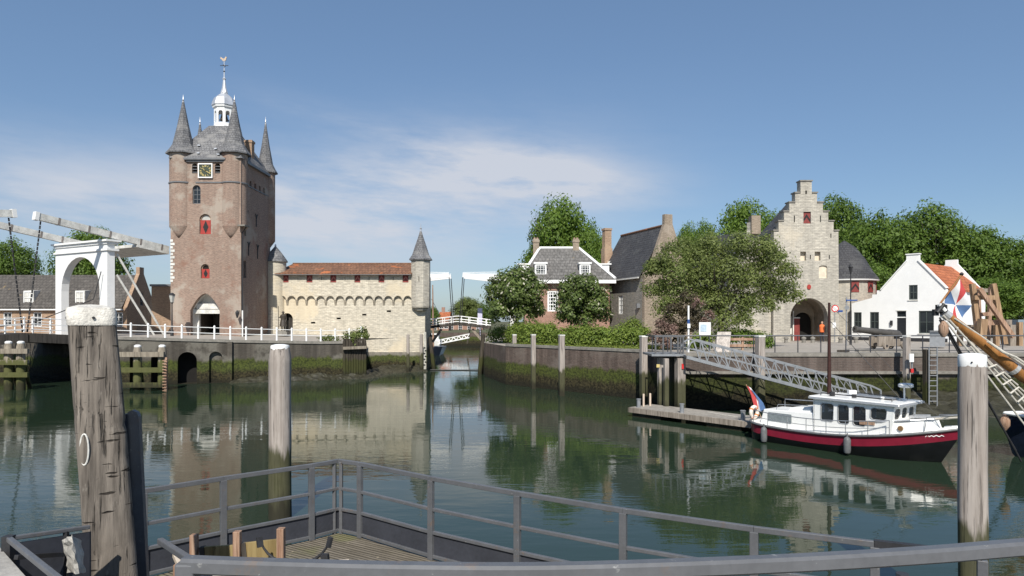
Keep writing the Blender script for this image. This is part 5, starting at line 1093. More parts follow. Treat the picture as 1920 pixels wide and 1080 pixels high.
# ------------------------------------------------------------ hedge, grass, shrubs, trees
def hedge(a, b, w, h, n, seed, label, leaf=LEAF_E):
    a, b = Vector(a), Vector(b); rg = np.random.default_rng(seed); L_ = (b - a).length; m = max(2, int(L_ / .5)); bl = []
    for i in range(m):
        q_ = a.lerp(b, (i + .5) / m)
        for k in range(2):
            hh = h * (.9 + .14 * rg.random()); bl.append((q_.x - a.x + rg.normal() * .1, q_.y - a.y + rg.normal() * .12 * w, hh * (.3 + .38 * k), .5, w * .55, hh * .33))
    return shrub(tuple(a), bl, n, .075, leaf, label, seed, name='hedge', cat='hedge', per=16, spread=.28)
hedge((X(1050, 48.6), 48.6, 2.85), (X(1208, 45), 45.0, 2.85), 1.0, 1.3, 16000, 11, 'clipped bright green hedge right of the tallest pile on the harbour wall')
hedge((X(955, 54.5), 54.5, 2.85), (X(1040, 50), 50, 2.85), 1.1, 1.5, 14000, 12, 'looser green hedge under the flowering chestnut tree')
rg = np.random.default_rng(21); gb = [(.6 + k * .75 + 7.4 * f_, -9.4 * f_ + .45 + k * .65, .05, .6, .6, .12) for f_ in np.linspace(.02, .98, 40) for k in range(4)]
o = shrub((-.1, 50.9, 2.85), gb, 16000, .055, LEAF_G, '', 21, name='grass'); del o['label']; del o['category']; o['kind'] = 'stuff'
eb = MB().hexa([(-.2, 51.0, 2.3), (7.6, 41.7, 2.3), (10.6, 45.6, 2.3), (2.6, 55.0, 2.3), (-.2, 51.0, 2.88), (7.6, 41.7, 2.88), (10.6, 45.6, 2.9), (2.6, 55.0, 2.9)]); struct('grass_verge', eb, EARTH)
def chestnut(px, d, w_px, ytop, ybase, seed, n, leaf, label, size=.14, nb=16, zb=2.85, cat='tree', group=None, lo=.1):
    h = Zp(ytop, d) - zb; w = w_px * d / F; rg = np.random.default_rng(seed)
    return tree((X(px, d), d, zb), h, crown_blobs(h, w, rg, nb, lo=lo), n, size, leaf, label, seed, name='tree', cat=cat, group=group, spread=.2)
chestnut(967, 55.5, 122, 499, 625, 31, 15000, LEAF_A, 'dark round chestnut tree flecked with pale blossom at the canal mouth', size=.13)
chestnut(1092, 51.5, 112, 512, 625, 32, 13000, LEAF_A, 'dark round chestnut tree in front of the hip-roofed house, right of the white sash window', size=.12)
shrub((X(1183, 53), 53, 2.85), [(0, 0, .9, .9, .7, 1.0), (1.0, .2, .6, .6, .6, .6), (-1.6, .2, .5, .8, .6, .5), (-3.0, .3, .5, .8, .6, .5)], 3500, .09, LEAF_E, 'small bright bush at the foot of the grey stone house', 33)
shrub((X(938, 59), 58.5, 2.4), [(0, 0, .8, 1.1, .8, .9), (.5, -1.0, -.2, .6, .6, .8), (-.2, -2.0, -.5, .5, .6, .7)], 3000, .09, LEAF_C, 'dark bush hanging over the canal corner below the chestnut', 34)
# wide leafy tree in the middle right, with a copper shrub before it
d = 46.5; rg = np.random.default_rng(41); b0 = Vector((X(1345, d), d, 2.85)); bl = []
for px, py, r_ in ((1250, 480, .75), (1228, 505, .7), (1238, 500, .75), (1228, 545, .8), (1240, 580, .8), (1285, 468, .9), (1330, 462, .9), (1380, 462, .9), (1425, 468, .8), (1262, 520, 1.15), (1300, 492, 1.1), (1345, 478, 1.1), (1395, 478, 1.1), (1440, 492, 1.0), (1468, 515, .85), (1492, 540, .7), (1505, 556, .5), (1270, 555, 1.1), (1312, 530, 1.3), (1360, 520, 1.4), (1410, 525, 1.25), (1450, 545, .95), (1330, 570, 1.1), (1378, 572, 1.2), (1415, 570, .95), (1245, 540, .7), (1350, 605, .9), (1390, 600, .75), (1480, 480, .45), (1440, 575, .55), (1470, 560, .5), (1235, 505, .5)):
    q_ = P(px, py, d) - b0; bl.append((q_.x, q_.y + rg.normal() * .8, q_.z, r_, r_ * 1.1, r_ * .85))
t = tree(tuple(b0), 6.2, bl, 42000, .085, LEAF_D, 'wide olive green tree spreading between the slate-roofed house and the stepped gable', 41, per=24, spread=.26, limbs=11, trunk_r=.2)
bl = []; d = 43.2; b0 = Vector((X(1280, d), d, 2.85))
for px, py, r_ in ((1290, 560, .5), (1265, 585, .6), (1300, 590, .65), (1250, 610, .6), (1285, 615, .7), (1312, 610, .5), (1240, 635, .5), (1275, 640, .5)):
    q_ = P(px, py, d) - b0; bl.append((q_.x, q_.y, q_.z, r_, r_, r_ * .85))
tree(tuple(b0), 3.0, bl, 5500, .08, LEAF_F, 'copper brown shrub tree behind the landing stage railing', 42, name='copper_tree', trunk_r=.07, spread=.24)
bl = []; b0 = Vector((X(1250, 42.3), 42.3, 2.85))
for px, py, r_ in ((1240, 610, .4), (1262, 622, .4), (1228, 632, .4), (1248, 645, .35), (1310, 570, .35), (1330, 590, .3), (1322, 605, .25)):
    q_ = P(px, py, 42.3) - b0; bl.append((q_.x, q_.y, q_.z, r_, r_ * .7, r_))
shrub(tuple(b0), bl, 2600, .06, LEAF_P, 'pinkish flowering shrub beside the pile at the end of the hedge', 43, name='flowering_shrub')
shrub((X(1318, 41.5), 41.5, 2.85), [(0, 0, .5, .6, .5, .55), (-.5, .2, .3, .4, .4, .4)], 1300, .08, LEAF_E, 'fresh green bush below the white notice board', 44)
shrub((X(1422, 46), 46, 2.85), [(0, 0, .45, .75, .6, .55), (-1.0, .3, .65, .8, .6, .5), (-2.0, .4, .7, .8, .6, .5), (.6, -.1, .25, .4, .4, .4)], 3600, .085, LEAF_B, 'low green bush against the stone wing left of the archway', 45)
# tall trees behind the houses: three crowns, copied
protos = []
for k in range(4):
    rg = np.random.default_rng(60 + k); b_ = crown_blobs(1.0, .86, rg, 30, lo=.08)
    v = leafcloud(b_, 20000, .0145, rg, per=30, spread=.2)
    tm = trunkmb(1.0, .02, 7, rng=rg); protos.append((leafmesh('crown', v, LEAF_B), tm))
tm_me = []
for c_, tm in protos:
    me = bpy.data.meshes.new('trunk'); me.from_pydata(tm.v, [], tm.f); me.materials.append(BARK); tm_me.append(me)
def bigtree(k, px, d, w_px, ytop, label, leaf=None, group='tall trees behind the houses', rz=0.0, zb=2.85):
    h = Zp(ytop, d) - zb; w = w_px * d / F
    t = thing('tree', (X(px, d), d, zb), label, 'tree', group)
    me = protos[k][0]
    if leaf is not None:
        me = me.copy(); me.materials[0] = leaf
    for nm, m_ in (('crown', me), ('trunk', tm_me[k])):
        o = bpy.data.objects.new(nm, m_); COL.objects.link(o); o.parent = t; o.scale = (w / .86, w / .86, h); o.rotation_euler = (0, 0, rz)
    return t
bigtree(0, 1056, 88, 150, 374, 'tall bright green tree behind the chimneys of the hip-roofed brick house')
bigtree(1, 1112, 84, 85, 430, 'lower tree to the right of the tall one behind the hip-roofed house', rz=1)
bigtree(2, 1010, 92, 74, 448, 'low tree to the left of the tall one behind the hip-roofed house', rz=2)
bigtree(3, 1392, 92, 140, 376, 'broad tree showing above the low slate house chimney', rz=.5)
bigtree(1, 1322, 95, 90, 418, 'rounded tree above the olive tree, left of the low slate house chimney', rz=2.2)
bigtree(2, 1288, 92, 56, 416, 'small tree top beside the slate-roofed house gable chimney', rz=3)
bigtree(0, 1452, 96, 90, 402, 'tree half hidden left of the stepped gable', rz=4)
bigtree(3, 1572, 92, 140, 368, 'tree rising directly right of the stepped gable top', LEAF_C, rz=2)
bigtree(1, 1652, 84, 165, 402, 'tree behind the round tower and the white house gable', LEAF_C, rz=3.6)
bigtree(0, 1742, 84, 170, 386, 'highest tree in the row behind the white house chimney block', LEAF_C, rz=.9)
bigtree(2, 1826, 82, 160, 420, 'tree behind the timber slipway posts', LEAF_C, rz=5)
bigtree(3, 1905, 80, 165, 448, 'tree at the right edge behind the bowsprit', LEAF_C, rz=1.2)
bigtree(1, 1990, 78, 170, 455, 'last tree of the right row, cut by the right edge', LEAF_C, rz=4.4)
bigtree(0, 1615, 76, 120, 492, 'dark low tree in the gap between round tower and white house', LEAF_C, rz=2.8)
bigtree(2, 1850, 72, 150, 520, 'dark low tree right behind the rear gable of the white house', LEAF_C, rz=.3)
bigtree(3, 1925, 72, 140, 540, 'dark low tree behind the timber rig at the right edge', LEAF_C, rz=3.1)
bigtree(1, 20, 92, 110, 450, 'dark tree at the left edge above the row house roof', LEAF_C, 'trees behind the row house', zb=3.4)
bigtree(3, 172, 90, 145, 428, 'dark tree behind the white drawbridge portal', LEAF_C, 'trees behind the row house', rz=1, zb=3.4)
bigtree(0, -70, 92, 120, 465, 'dark tree at the left frame edge partly out of view', LEAF_C, 'trees behind the row house', rz=2, zb=3.4)
bigtree(2, 876, 104, 66, 556, 'olive green tree behind the canal footbridge', LEAF_D, 'trees on the far quay', rz=2, zb=2.8)
bigtree(1, 812, 140, 30, 575, 'small tree behind the boat mast at the canal mouth', LEAF_C, 'trees on the far quay', rz=2, zb=2.4)
bigtree(0, 902, 112, 60, 570, 'dark tree half behind the chestnut on the far quay', LEAF_C, 'trees on the far quay', rz=.5, zb=2.8)
# ------------------------------------------------------------ quay furniture on the right
t = thing('quay_railing', (X(1500, 37), 37, 2.95), 'thin dark steel railing along the right quay edge before the cannon', 'railing')
D = 36.9; pxs = [1223, 1252, 1281, 1330, 1413, 1453, 1496, 1539, 1586, 1632, 1681, 1730, 1780, 1830, 1880, 1930, 1990]
for px in pxs: part('post', MB().tube([(X(px, D), D, 2.9), (X(px, D), D, Zp(629.5, D))], .028, 6), STEELD, t)
for y_ in (629.5,): part('top_rail', MB().tube([(X(pxs[0], D), D, Zp(y_, D)), (X(pxs[-1], D), D, Zp(y_, D))], .036, 8), STEEL, t)
part('lower_rail', MB().tube([(X(1586, D), D, Zp(657, D)), (X(pxs[-1], D), D, Zp(657, D))], .02, 6), STEELD, t)
def cannon():
    b = Vector((X(1658, 44), 44, 2.85)); t = thing('cannon', b, 'old black iron cannon on a weathered wooden carriage with four small wheels', 'cannon')
    a = P(1602, 617, 43.6); e = P(1684, 627, 44.6); ax = (e - a).normalized(); L = (e - a).length
    prof = [(0, .13), (.02, .19), (.12, .2), (.2, .16), (.3, .165), (L * .45, .185), (L * .47, .205), (L * .5, .19), (L * .75, .215), (L * .78, .235), (L * .96, .25), (L, .22), (L + .06, .1), (L + .14, .07), (L + .2, .1), (L + .27, .03)]
    part('barrel', MB().tube([a + ax * p_ for p_, r_ in prof], [r_ * 1.1 for p_, r_ in prof], 18), plain('old_gun_iron', (.075, .07, .064), .5, .3, 5), t, smooth=True)
    part('bore', MB().tube([a - ax * .004, a + ax * .01], .085, 12), DARK, t)
    c0 = P(1640, 640, 43.7); c0.z = 0; c1 = P(1690, 640, 44.6); c1.z = 0; u = (c1 - c0).normalized(); w = Vector((-u.y, u.x, 0))
    for s in (-.3, .3):
        f_ = Fr(c0 + w * s, u, -w); l_ = (c1 - c0).length
        part('carriage_cheek', MB().panel(f_, [(0, 3.05), (l_, 3.05), (l_, 3.35), (l_ * .8, 3.35), (l_ * .8, 3.5), (l_ * .55, 3.5), (l_ * .55, 3.68), (l_ * .2, 3.72), (l_ * .1, 3.78), (0, 3.72)], (), .12, back=True), TIMW, t)
    for s_ in (.18, .85):
        q_ = c0.lerp(c1, s_); part('axle', MB().beam(q_ - w * .5 + ZU * 3.08, q_ + w * .5 + ZU * 3.08, .14, .14), TIMW, t)
        for s in (-.46, .46):
            z0 = 3.08; wh = part('wheel', MB().tube([q_ + w * (s - .06) + ZU * z0, q_ + w * (s + .06) + ZU * z0], .23, 18), TIMW, t)
            part('hub', MB().tube([q_ + w * (s - .1) + ZU * z0, q_ + w * (s + .1) + ZU * z0], .07, 10), IRON, wh)
cannon()
solid('boulder_kerb', MB().beam((X(1570, 40), 40, 2.9), (X(1592, 39.6), 39.6, 2.94), .2, .14), TIMB, (X(1580, 40), 40, 2.9), 'dark timber baulk lying on the paving in front of the archway', 'timber baulk')
solid('stone_slab', MB().box((X(1680, 40.6), 40.6, 2.91), (4.6, .5, .12)), COPE, (X(1680, 40.6), 40.6, 2.9), 'long pale kerb stone on the paving before the cannon wheels', 'kerb stone')
# round traffic sign, street name, signpost, lamps
d = 57.5; b = Vector((X(1565, d), d, 2.85)); t = thing('traffic_sign', b, 'round white traffic sign with a red ring on a post beside the archway', 'traffic sign')
part('post', MB().tube([b, (b.x, d, Zp(570, d))], .035, 8), GALV, t)
c = P(1565, 578.5, d); pl = part('sign_plate', MB().tube([c + Vector((0, -.05, 0)), c + Vector((0, -.08, 0))], .30, 24), SIGNR, t)
part('white_disc', MB().tube([c + Vector((0, -.081, 0)), c + Vector((0, -.09, 0))], .215, 24), WHITE, pl); part('sign_bar', MB().beam(c + Vector((-.14, -.096, .14)), c + Vector((.14, -.096, -.14)), .01, .045), plain('faded_pink', (.55, .3, .3), .5, .1), pl)
part('lower_plate', MB().box(P(1563.5, 609.5, d) + Vector((0, -.06, 0)), (.28, .03, .42)), WHITE, t)
solid('street_name_plate', MB().box(P(1575.5, 583.5, 59.95), (.42, .03, .18)).box(P(1575.5, 583.5, 59.93), (.3, .02, .03)), [SIGNB], P(1575.5, 583.5, 59.9), 'small dark street name plate on the wall right of the traffic sign', 'name plate')
def lamp_thin(px, d, yt, label):
    b = Vector((X(px, d), d, 2.85)); zt = Zp(yt, d); t = thing('street_lamp', b, label, 'street lamp')
    part('post', MB().lathe(b, [(.09, 0), (.09, .7), (.05, .8), (.04, zt - 2.85 - .8)], 10), IRON, t)
    part('lantern', MB().lathe((px and b.x, d, 0), [(.05, zt - .8), (.17, zt - .3), (.2, zt - .28), (.08, zt - .1), (.02, zt)], 6), IRON, t); return t
lamp_thin(1595, 52, 494, 'tall thin lamp post in front of the round tower')
t = thing('direction_sign', (X(1587, 50), 50, 2.85), 'finger signpost with dark boards and a round plate by the white house corner', 'signpost')
b = Vector((X(1587, 50), 50, 2.85)); part('post', MB().tube([b, (b.x, 50, Zp(557, 50))], .045, 8), GALV, t)
part('finger_board', MB().box(P(1597, 563, 49.9), (.82, .05, .1)), SIGNB, t); part('round_plate', MB().tube([P(1588, 577, 49.9), P(1588, 577, 49.93)], .16, 16), GALV, t)
t = thing('harbour_sign', (X(1291, 38), 38, 2.85), 'slim white and blue signpost standing before the copper shrub', 'signpost')
part('post', MB().tube([(X(1291, 38), 38, 2.85), (X(1291, 38), 38, Zp(573, 38))], .05, 8), WHITE, t)
part('blue_band', MB().tube([(X(1291, 38), 38, Zp(609, 38)), (X(1291, 38), 38, Zp(599, 38))], .075, 8), SIGNB, t); part('white_plate', MB().box(P(1291.5, 611, 37.9), (.16, .04, .24)), WHITE, t)
t = thing('notice_board', (X(1321, 40), 40, 2.85), 'white notice board with pale blue print on two legs above the landing stage', 'notice board')
part('board', MB().box(P(1321.5, 616, 40), (.66, .06, .72)), WHITE, t); part('print', MB().box(P(1319, 615, 39.96), (.36, .012, .42)), plain('pale_blue_print', (.45, .56, .66), .5, .4, 9), t)
for s in (-.26, .26): part('leg', MB().tube([P(1321.5, 616, 40.05) + Vector((s, 0, 0)), Vector((X(1321.5, 40.05) + s, 40.05, 2.8))], .03, 6), GALV, t)
solid('stone_block', MB().hexa([P(1346, 655, 40) + Vector((0, .4, -.2)), P(1371, 655, 40) + Vector((0, .4, -.2)), P(1371, 655, 40) + Vector((0, .9, -.2)), P(1346, 655, 40) + Vector((0, .9, -.2)), P(1345, 622, 40.4), P(1371, 622, 40.4), P(1371, 622, 40.9), P(1345, 622, 40.9)]), plain('pale_mottled_stone', (.55, .50, .46), .9, .5, 7, bmp=.5), P(1358, 655, 40), 'pale mottled upright stone block behind the quay railing', 'stone')
t = thing('low_fence', (X(1395, 43), 43, 2.85), 'low brown timber fence below the olive tree', 'fence')
for y_ in (636, 648): part('rail', MB().beam(P(1362, y_, 43), P(1424, y_, 43), .06, .16), TIMR, t)
for px in (1364, 1392, 1420): part('post', MB().beam((X(px, 43.1), 43.1, 2.8), P(px, 632, 43.1), .12, .12), TIMR, t)
for px in (1474, 1507, 1524, 1576, 1605):
    c = Vector((X(px, 57), 57, 2.85)); solid('stone_bollard', MB().lathe(c, [(.17, -.05), (.15, .25), (.2, .3), (.19, .42), (.02, .48)], 10), COPE, c, {1474: 'small bollard left of the archway', 1507: 'small bollard in the left half of the archway', 1524: 'small bollard in the middle of the archway', 1576: 'small bollard under the street name plate', 1605: 'small bollard by the white house corner'}[px], 'bollard', 'bollards before the gatehouse', smooth=True)
# person in an orange vest inside the arch
pd = 59.4; b = Vector((X(1541, pd), pd, 2.86)); t = thing('person', b, 'person in an orange vest and dark trousers standing in the archway', 'person')
figure(t, b, 1.72, (-.3, -1, 0), stance(), NAVYC)
part('head', MB().lathe(b + Vector((0, -.02, 1.46)), [(.03, 0), (.075, .04), (.092, .11), (.095, .17), (.07, .24), (.02, .265)], 12), SKIN, t, smooth=True)
part('hair', MB().lathe(b + Vector((0, .01, 1.6)), [(.1, 0), (.103, .05), (.075, .115), (.02, .135)], 12), TIMB, t, smooth=True)
part('vest', MB().lathe(b, [(.20, .80), (.21, .95), (.215, 1.2), (.23, 1.32), (.18, 1.42), (.08, 1.47)], 14, cap=False), ORANGE, t, smooth=True)
# timber slipway frame right of the white house
t = thing('timber_frame', (X(1850, 48), 48, 2.85), 'tall weathered timber boat-hoisting frame with leaning posts right of the white house', 'timber frame')
T_ = lambda p0, y0, p1, y1, d0=48, d1=48, w=.34, m=TIMO, nm='post': part(nm, MB().beam(P(p0, y0, d0), P(p1, y1, d1), w, w), m, t)
T_(1836, 648, 1823, 532, w=.30); T_(1884, 645, 1862, 532, 48.6, 48.6, .30); T_(1852, 645, 1858, 538, 50, 50, .22, TIMR); T_(1838, 645, 1834, 545, 50.5, 50.5, .22, TIMR)
T_(1836, 541, 1900, 632, 47.4, 47.4, .26, TIMR, 'diagonal_brace'); T_(1825, 558, 1866, 558, 47.7, 47.9, .3, TIMO, 'cross_beam'); T_(1830, 606, 1880, 604, 47.7, 48, .34, TIMR, 'cross_beam'); T_(1833, 590, 1862, 588, 48.4, 48.6, .26, TIMR, 'cross_beam')
T_(1843, 598, 1839, 640, 47.2, 47.2, .45, TIMO, 'plank'); T_(1832, 545, 1850, 545, 49.5, 49.5, .3, TIMW, 'plank')
for i, px in enumerate((1800, 1822, 1868, 1896, 1912)):
    T_(px, 650, px, 604 + 5 * (i % 2), 50.5, 50.5, .3 + .1 * (i % 2), TIMW if i % 2 else TIMO, 'stake')
for px, w_, dd in ((1893, .9, 52), (1911, .6, 51)):
    solid('work_shed' if px == 1893 else 'blue_cabinet', MB().box(P(px, 612, dd), (w_, .6, 1.0)).box(P(px, 641, dd), (w_ * .6, .4, 1.4)), TIMW if px == 1893 else plain('blue_grey_paint', (.2, .26, .3), .6, .3), P(px, 640, dd), 'pale wooden box beside the timber frame' if px == 1893 else 'blue-grey box at the right edge beyond the timber frame', 'box')
t = thing('fence_panels', (X(1765, 44), 44, 2.85), 'grey board enclosure beside the white house, left of the bowsprit', 'fence')
part('boards', MB().hexa([P(1743, 650, 46), P(1772, 650, 46), P(1772, 650, 47), P(1743, 650, 47), P(1743, 622, 46), P(1772, 621, 46), P(1772, 621, 47), P(1743, 622, 47)]), GALV, t)
part('cap', MB().beam(P(1742, 621, 45.9), P(1773, 620, 45.9), .2, .06), LEADD, t)

# ------------------------------------------------------------ piles along the right wall
def wallpile(px, yt, d, wpx, label, mat=TIMP, group='grey mooring piles along the right harbour wall', white=True):
    w = wpx * d / F; c = Vector((X(px, d), d, 0)); zt = Zp(yt, d); t = thing('mooring_pile', c, label, 'mooring pile', group)
    bm_ = MB().box((c.x, d, (zt - 1.2) / 2), (w, w, zt + 1.2), .25); part('shaft', bm_, mat, t, bevel=.03)
    if white: part('cap', MB().box((c.x, d, zt + .04), (w * 1.06, w * 1.06, .09), .25), WHITEW, t, bevel=.01)
    return t
wallpile(964.5, 629, 51.2, 7, 'slim grey pile with white cap in front of the left end of the hedge')
wallpile(1000, 629, 47.4, 8, 'grey pile with white cap, second from the canal mouth')
wallpile(1053, 630, 43.0, 10, 'tallest grey pile with white cap before the gap in the hedges')
wallpile(1206.5, 632, 39.6, 12, 'stout grey pile at the right end of the hedge, beside the landing stage')
wallpile(934, 640, 58.0, 6, 'low grey pile in the shade of the chestnut by the canal mouth', white=False)
wallpile(1425, 632, 36.0, 14, 'grey pile with white cap behind the middle of the gangway')
t = wallpile(1700, 632, 35.6, 10, 'grey pile with a red lantern behind the wheelhouse of the red boat', TIMP)
part('lantern_post', MB().tube([P(1710, 700, 35.2), P(1710, 668, 35.2)], .04, 8), GALV, t); part('red_lamp', MB().box(P(1709.5, 695, 35.1), (.13, .12, .2)), SIGNR, t); part('sign_panel', MB().box(P(1709, 671, 35.1), (.22, .05, .42)), WHITE, t)
wallpile(1737, 655, 35.4, 10, 'dark pile carrying the ladder at the right quay', TIMD, white=False)
t = thing('ladder', (X(1748, 35.2), 35.2, 0), 'galvanised ladder on the quay wall between boat and near pile', 'ladder')
for px in (1742, 1757): part('stile', MB().tube([(X(px, 35.1), 35.1, .3), P(px, 652, 35.1)], .035, 6), GALV, t)
for k in range(11): part('rung', MB().tube([P(1742, 666 + k * 9.6, 35.1), P(1757, 666 + k * 9.6, 35.1)], .022, 6), GALV, t)

# landing stage, gangway, floating jetty
t = thing('landing_stage', (X(1255, 35.3), 35.3, 2.85), 'small steel landing stage on piles at the top of the gangway', 'landing stage')
D = 34.3; part('platform', MB().hexa([P(1222, 668, D), P(1286, 668, D), P(1286, 668, D) + Vector((0, 2.4, 0)), P(1222, 668, D) + Vector((0, 2.4, 0)), P(1222, 664, D), P(1286, 664, D), P(1286, 664, D) + Vector((0, 2.4, 0)), P(1222, 664, D) + Vector((0, 2.4, 0))]), GALV, t)
for px, d_, w_, m_ in ((1238.5, 34.9, .26, TIMP), (1249, 34.2, .22, TIMP), (1275, 34.6, .42, TIMP), (1262, 36.2, .3, TIMD)):
    part('pile', MB().box((X(px, d_), d_, .7), (w_, w_, 4.2), .2), m_, t, bevel=.02)
rl = ('post',)
for px in (1229, 1243.5, 1258, 1271, 1276, 1281): part('post', MB().beam(P(px, 665, D + .05), P(px, 630, D + .05), .075, .05), STEEL, t)
part('rail', MB().beam(P(1227, 630.5, D + .05), P(1284, 630.5, D + .05), .06, .09), STEEL, t)
part('side_rail', MB().beam(P(1228, 630.5, D + .05), P(1228, 630.5, D + .05) + Vector((0, 2.3, 0)), .06, .09), STEEL, t)
part('red_mark', MB().box(P(1280, 687, 34.35), (.1, .02, .26)), SIGNR, t); part('yellow_mark', MB().box(P(1234, 686, 34.73), (.16, .02, .16)), GOLD, t)
t = thing('gangway', (X(1450, 34), 34, 1.6), 'long grey steel gangway with truss sides sloping down behind the red boat', 'gangway')
ga, gb = P(1287, 670, 33.7), Vector((X(1650, 33.2), 33.2, .46)); gv = gb - ga; gw_ = Vector((0, 1.25, 0))
part('walkway', MB().hexa([ga, gb, gb + gw_, ga + gw_, ga + ZU * .09, gb + ZU * .09, gb + gw_ + ZU * .09, ga + gw_ + ZU * .09]), plain('gangway_tread', (.27, .265, .255), .8, .3, 6), t)
for off in (Vector((0, -.06, 0)), gw_ + Vector((0, .06, 0))):
    A_, B_ = ga + off, gb + off; hh = ZU * .98; mb = MB()
    mb.beam(A_ + ZU * .02, B_ + ZU * .02, .1, .16)
    top = [A_ + ZU * .3, A_ + gv * .02 + ZU * .75, A_ + gv * .05 + hh, A_ + gv * .12 + hh] + [A_ + gv * f_ + hh for f_ in (.4, .7, .95)] + [B_ + hh * .9, B_ + ZU * .5]
    for p_, q_ in zip(top[:-1], top[1:]): mb.beam(p_, q_, .07, .08)
    N = 9
    for k in range(1, N + 1):
        f_ = k / N * .98; lean = gv * .035
        mb.beam(A_ + gv * f_ + ZU * .05, A_ + gv * f_ - lean * 1.0 + hh, .06, .06)
        if k < N:
            m1 = A_ + gv * (f_ + .05); mb.beam(A_ + gv * f_ + ZU * .1, A_ + gv * (f_ + .054) + hh * .97 - lean, .03, .03); mb.beam(A_ + gv * (f_ + .98 / N) + ZU * .1 - lean * .2, A_ + gv * (f_ + .054) + hh * .97 - lean, .03, .03)
    mb.beam(A_ + ZU * .5 + gv * .03, B_ + ZU * .5, .04, .05)
    part('truss_side', mb, GALV, t)
J0 = Vector((5.75, 33.85, 0)); jd = Vector((.65, -.76, 0)).normalized(); jn = Vector((.76, .65, 0)); JL = 11.5
t = thing('floating_jetty', J0 + jd * 3, 'narrow floating wooden jetty on concrete floats leading behind the red boat', 'jetty')
jq = lambda l_, w_, z_: J0 + jd * l_ + jn * w_ + ZU * z_
def jbox(l0, l1, w0, w1, z0, z1): return MB().hexa([jq(l0, w0, z0), jq(l1, w0, z0), jq(l1, w1, z0), jq(l0, w1, z0), jq(l0, w0, z1), jq(l1, w0, z1), jq(l1, w1, z1), jq(l0, w1, z1)])
part('deck', jbox(0, JL, 0, 1.75, .33, .45), plain('pale_deck_board', (.30, .275, .24), .9, .35, 5, bmp=.3), t)
part('side_board', jbox(-.04, JL, -.06, -.002, .2, .43), TIMW, t); part('side_board', jbox(-.06, -.002, -.06, 1.8, .2, .43), TIMW, t)
for l0 in (.1, 4.3, 8.6): part('float', jbox(l0, l0 + 1.7, .06, 1.7, -.35, .32), quaymat('float_concrete', (.36, .34, .29), (.33, .31, .27), (.3, .28, .25), (.36, .34, .30), .12) if l0 == .1 else MATS['float_concrete'], t)
for l_, w_ in ((.35, .25), (2.9, .2), (6.0, .2)): part('mooring_bollard', MB().lathe(jq(l_, w_, .45), [(.1, 0), (.1, .36), (.12, .38), (.12, .42), (.02, .43)], 12), GALV, t, smooth=True)
for l_, w_ in ((.25, .75), (.3, 1.2)): part('marker_post', MB().lathe(jq(l_, w_, .45), [(.05, 0), (.05, .6), (.01, .62)], 8), plain('pale_post', (.62, .5, .4), .6, .2) if w_ == .75 else MATS['pale_post'], t)

# ------------------------------------------------------------ red and white motorboat
S0 = Vector((10.0, 28.25, 0)); ba = Vector((.613, -.79, 0)).normalized(); bn = Vector((ba.y, -ba.x, 0)); bn = bn if bn.y < 0 else -bn; BL = 7.45
bq = lambda l_, s_, z_: S0 + ba * l_ + bn * s_ + ZU * z_
t = thing('motorboat', bq(3.6, 0, 0), 'red and white cabin motorboat with black underside moored at the floating jetty', 'motorboat')
def hb(l_, L_=BL, b_=1.22):
    if l_ < 1.1: return b_ * max(.0, 1 - ((1.1 - l_) / 1.1) ** 2.6) ** .5
    if l_ > 4.3: return b_ * max(0.0, 1 - ((l_ - 4.3) / (L_ - 4.3)) ** 2.3)
    return b_
def sheer(f_): return .60 + .12 * (1 - f_ / .35) ** 2 if f_ < .35 else .60 + .60 * ((f_ - .35) / .65) ** 1.9
def redbot(f_): return sheer(f_) - .36 - .02 * f_ if f_ > .2 else sheer(f_) - .36
NS = 34; lv = []
rows = []
for i in range(NS + 1):
    f_ = (1 - math.cos(math.pi * i / NS)) / 2; l_ = f_ * BL; row = []
    for (zz, lf, bf) in ((-.45, .80, .55), (-.02, .905, .88), (None, .975, .97), (1, 1.0, 1.0)):
        l2_ = .25 * (1 - lf) * 2 + l_ * lf; z_ = zz if zz is not None and zz != 1 else (redbot(f_) if zz is None else sheer(f_))
        row.append((l2_, hb(l_) * bf, z_))
    rows.append(row)
for nm, j0, j1, m_ in (('black_underside', 0, 2, HULLB), ('red_topsides', 2, 3, HULLR)):
    mb = MB()
    for sg in (1, -1):
        vs = [bq(r_[j][0], sg * r_[j][1], r_[j][2]) for r_ in rows for j in range(j0, j1 + 1)]; m = j1 - j0 + 1
        mb.add(vs, [(i * m + j, (i + 1) * m + j, (i + 1) * m + j + 1, i * m + j + 1) for i in range(NS) for j in range(m - 1)])
    part(nm, mb, m_, t, smooth=True)
part('rubbing_strake', MB().tube([bq(r_[3][0], r_[3][1] + .02, r_[3][2]) for r_ in rows], .045, 8).tube([bq(r_[3][0], -r_[3][1] - .02, r_[3][2]) for r_ in rows], .045, 8), RUBBER, t, smooth=True)
part('deck', MB().add([bq(r_[3][0], r_[3][1] * .99, r_[3][2] - .03) for r_ in rows] + [bq(r_[3][0], -r_[3][1] * .99, r_[3][2] - .03) for r_ in rows], [(i, i + 1, NS + 2 + i, NS + 1 + i) for i in range(NS)]), BOATW, t)
mb = MB().tube([bq(r_[3][0] + .02, r_[3][1] * .96, r_[3][2] + .06) for r_ in rows[-8:]] + [bq(r_[3][0] + .02, -r_[3][1] * .96, r_[3][2] + .06) for r_ in rows[-8:]][::-1], .05, 8); part('bow_bulwark', mb, BOATW, t)
def bprism(prof_bot, prof_top, m=BOATW, nm='cabin', bevel=.03):
    n = len(prof_bot); mb = MB().add([bq(*q_) for q_ in prof_bot] + [bq(*q_) for q_ in prof_top], [tuple(range(n))[::-1], tuple(range(n, 2 * n))] + [(k, (k + 1) % n, n + (k + 1) % n, n + k) for k in range(n)]); return part(nm, mb, m, t, bevel=bevel)
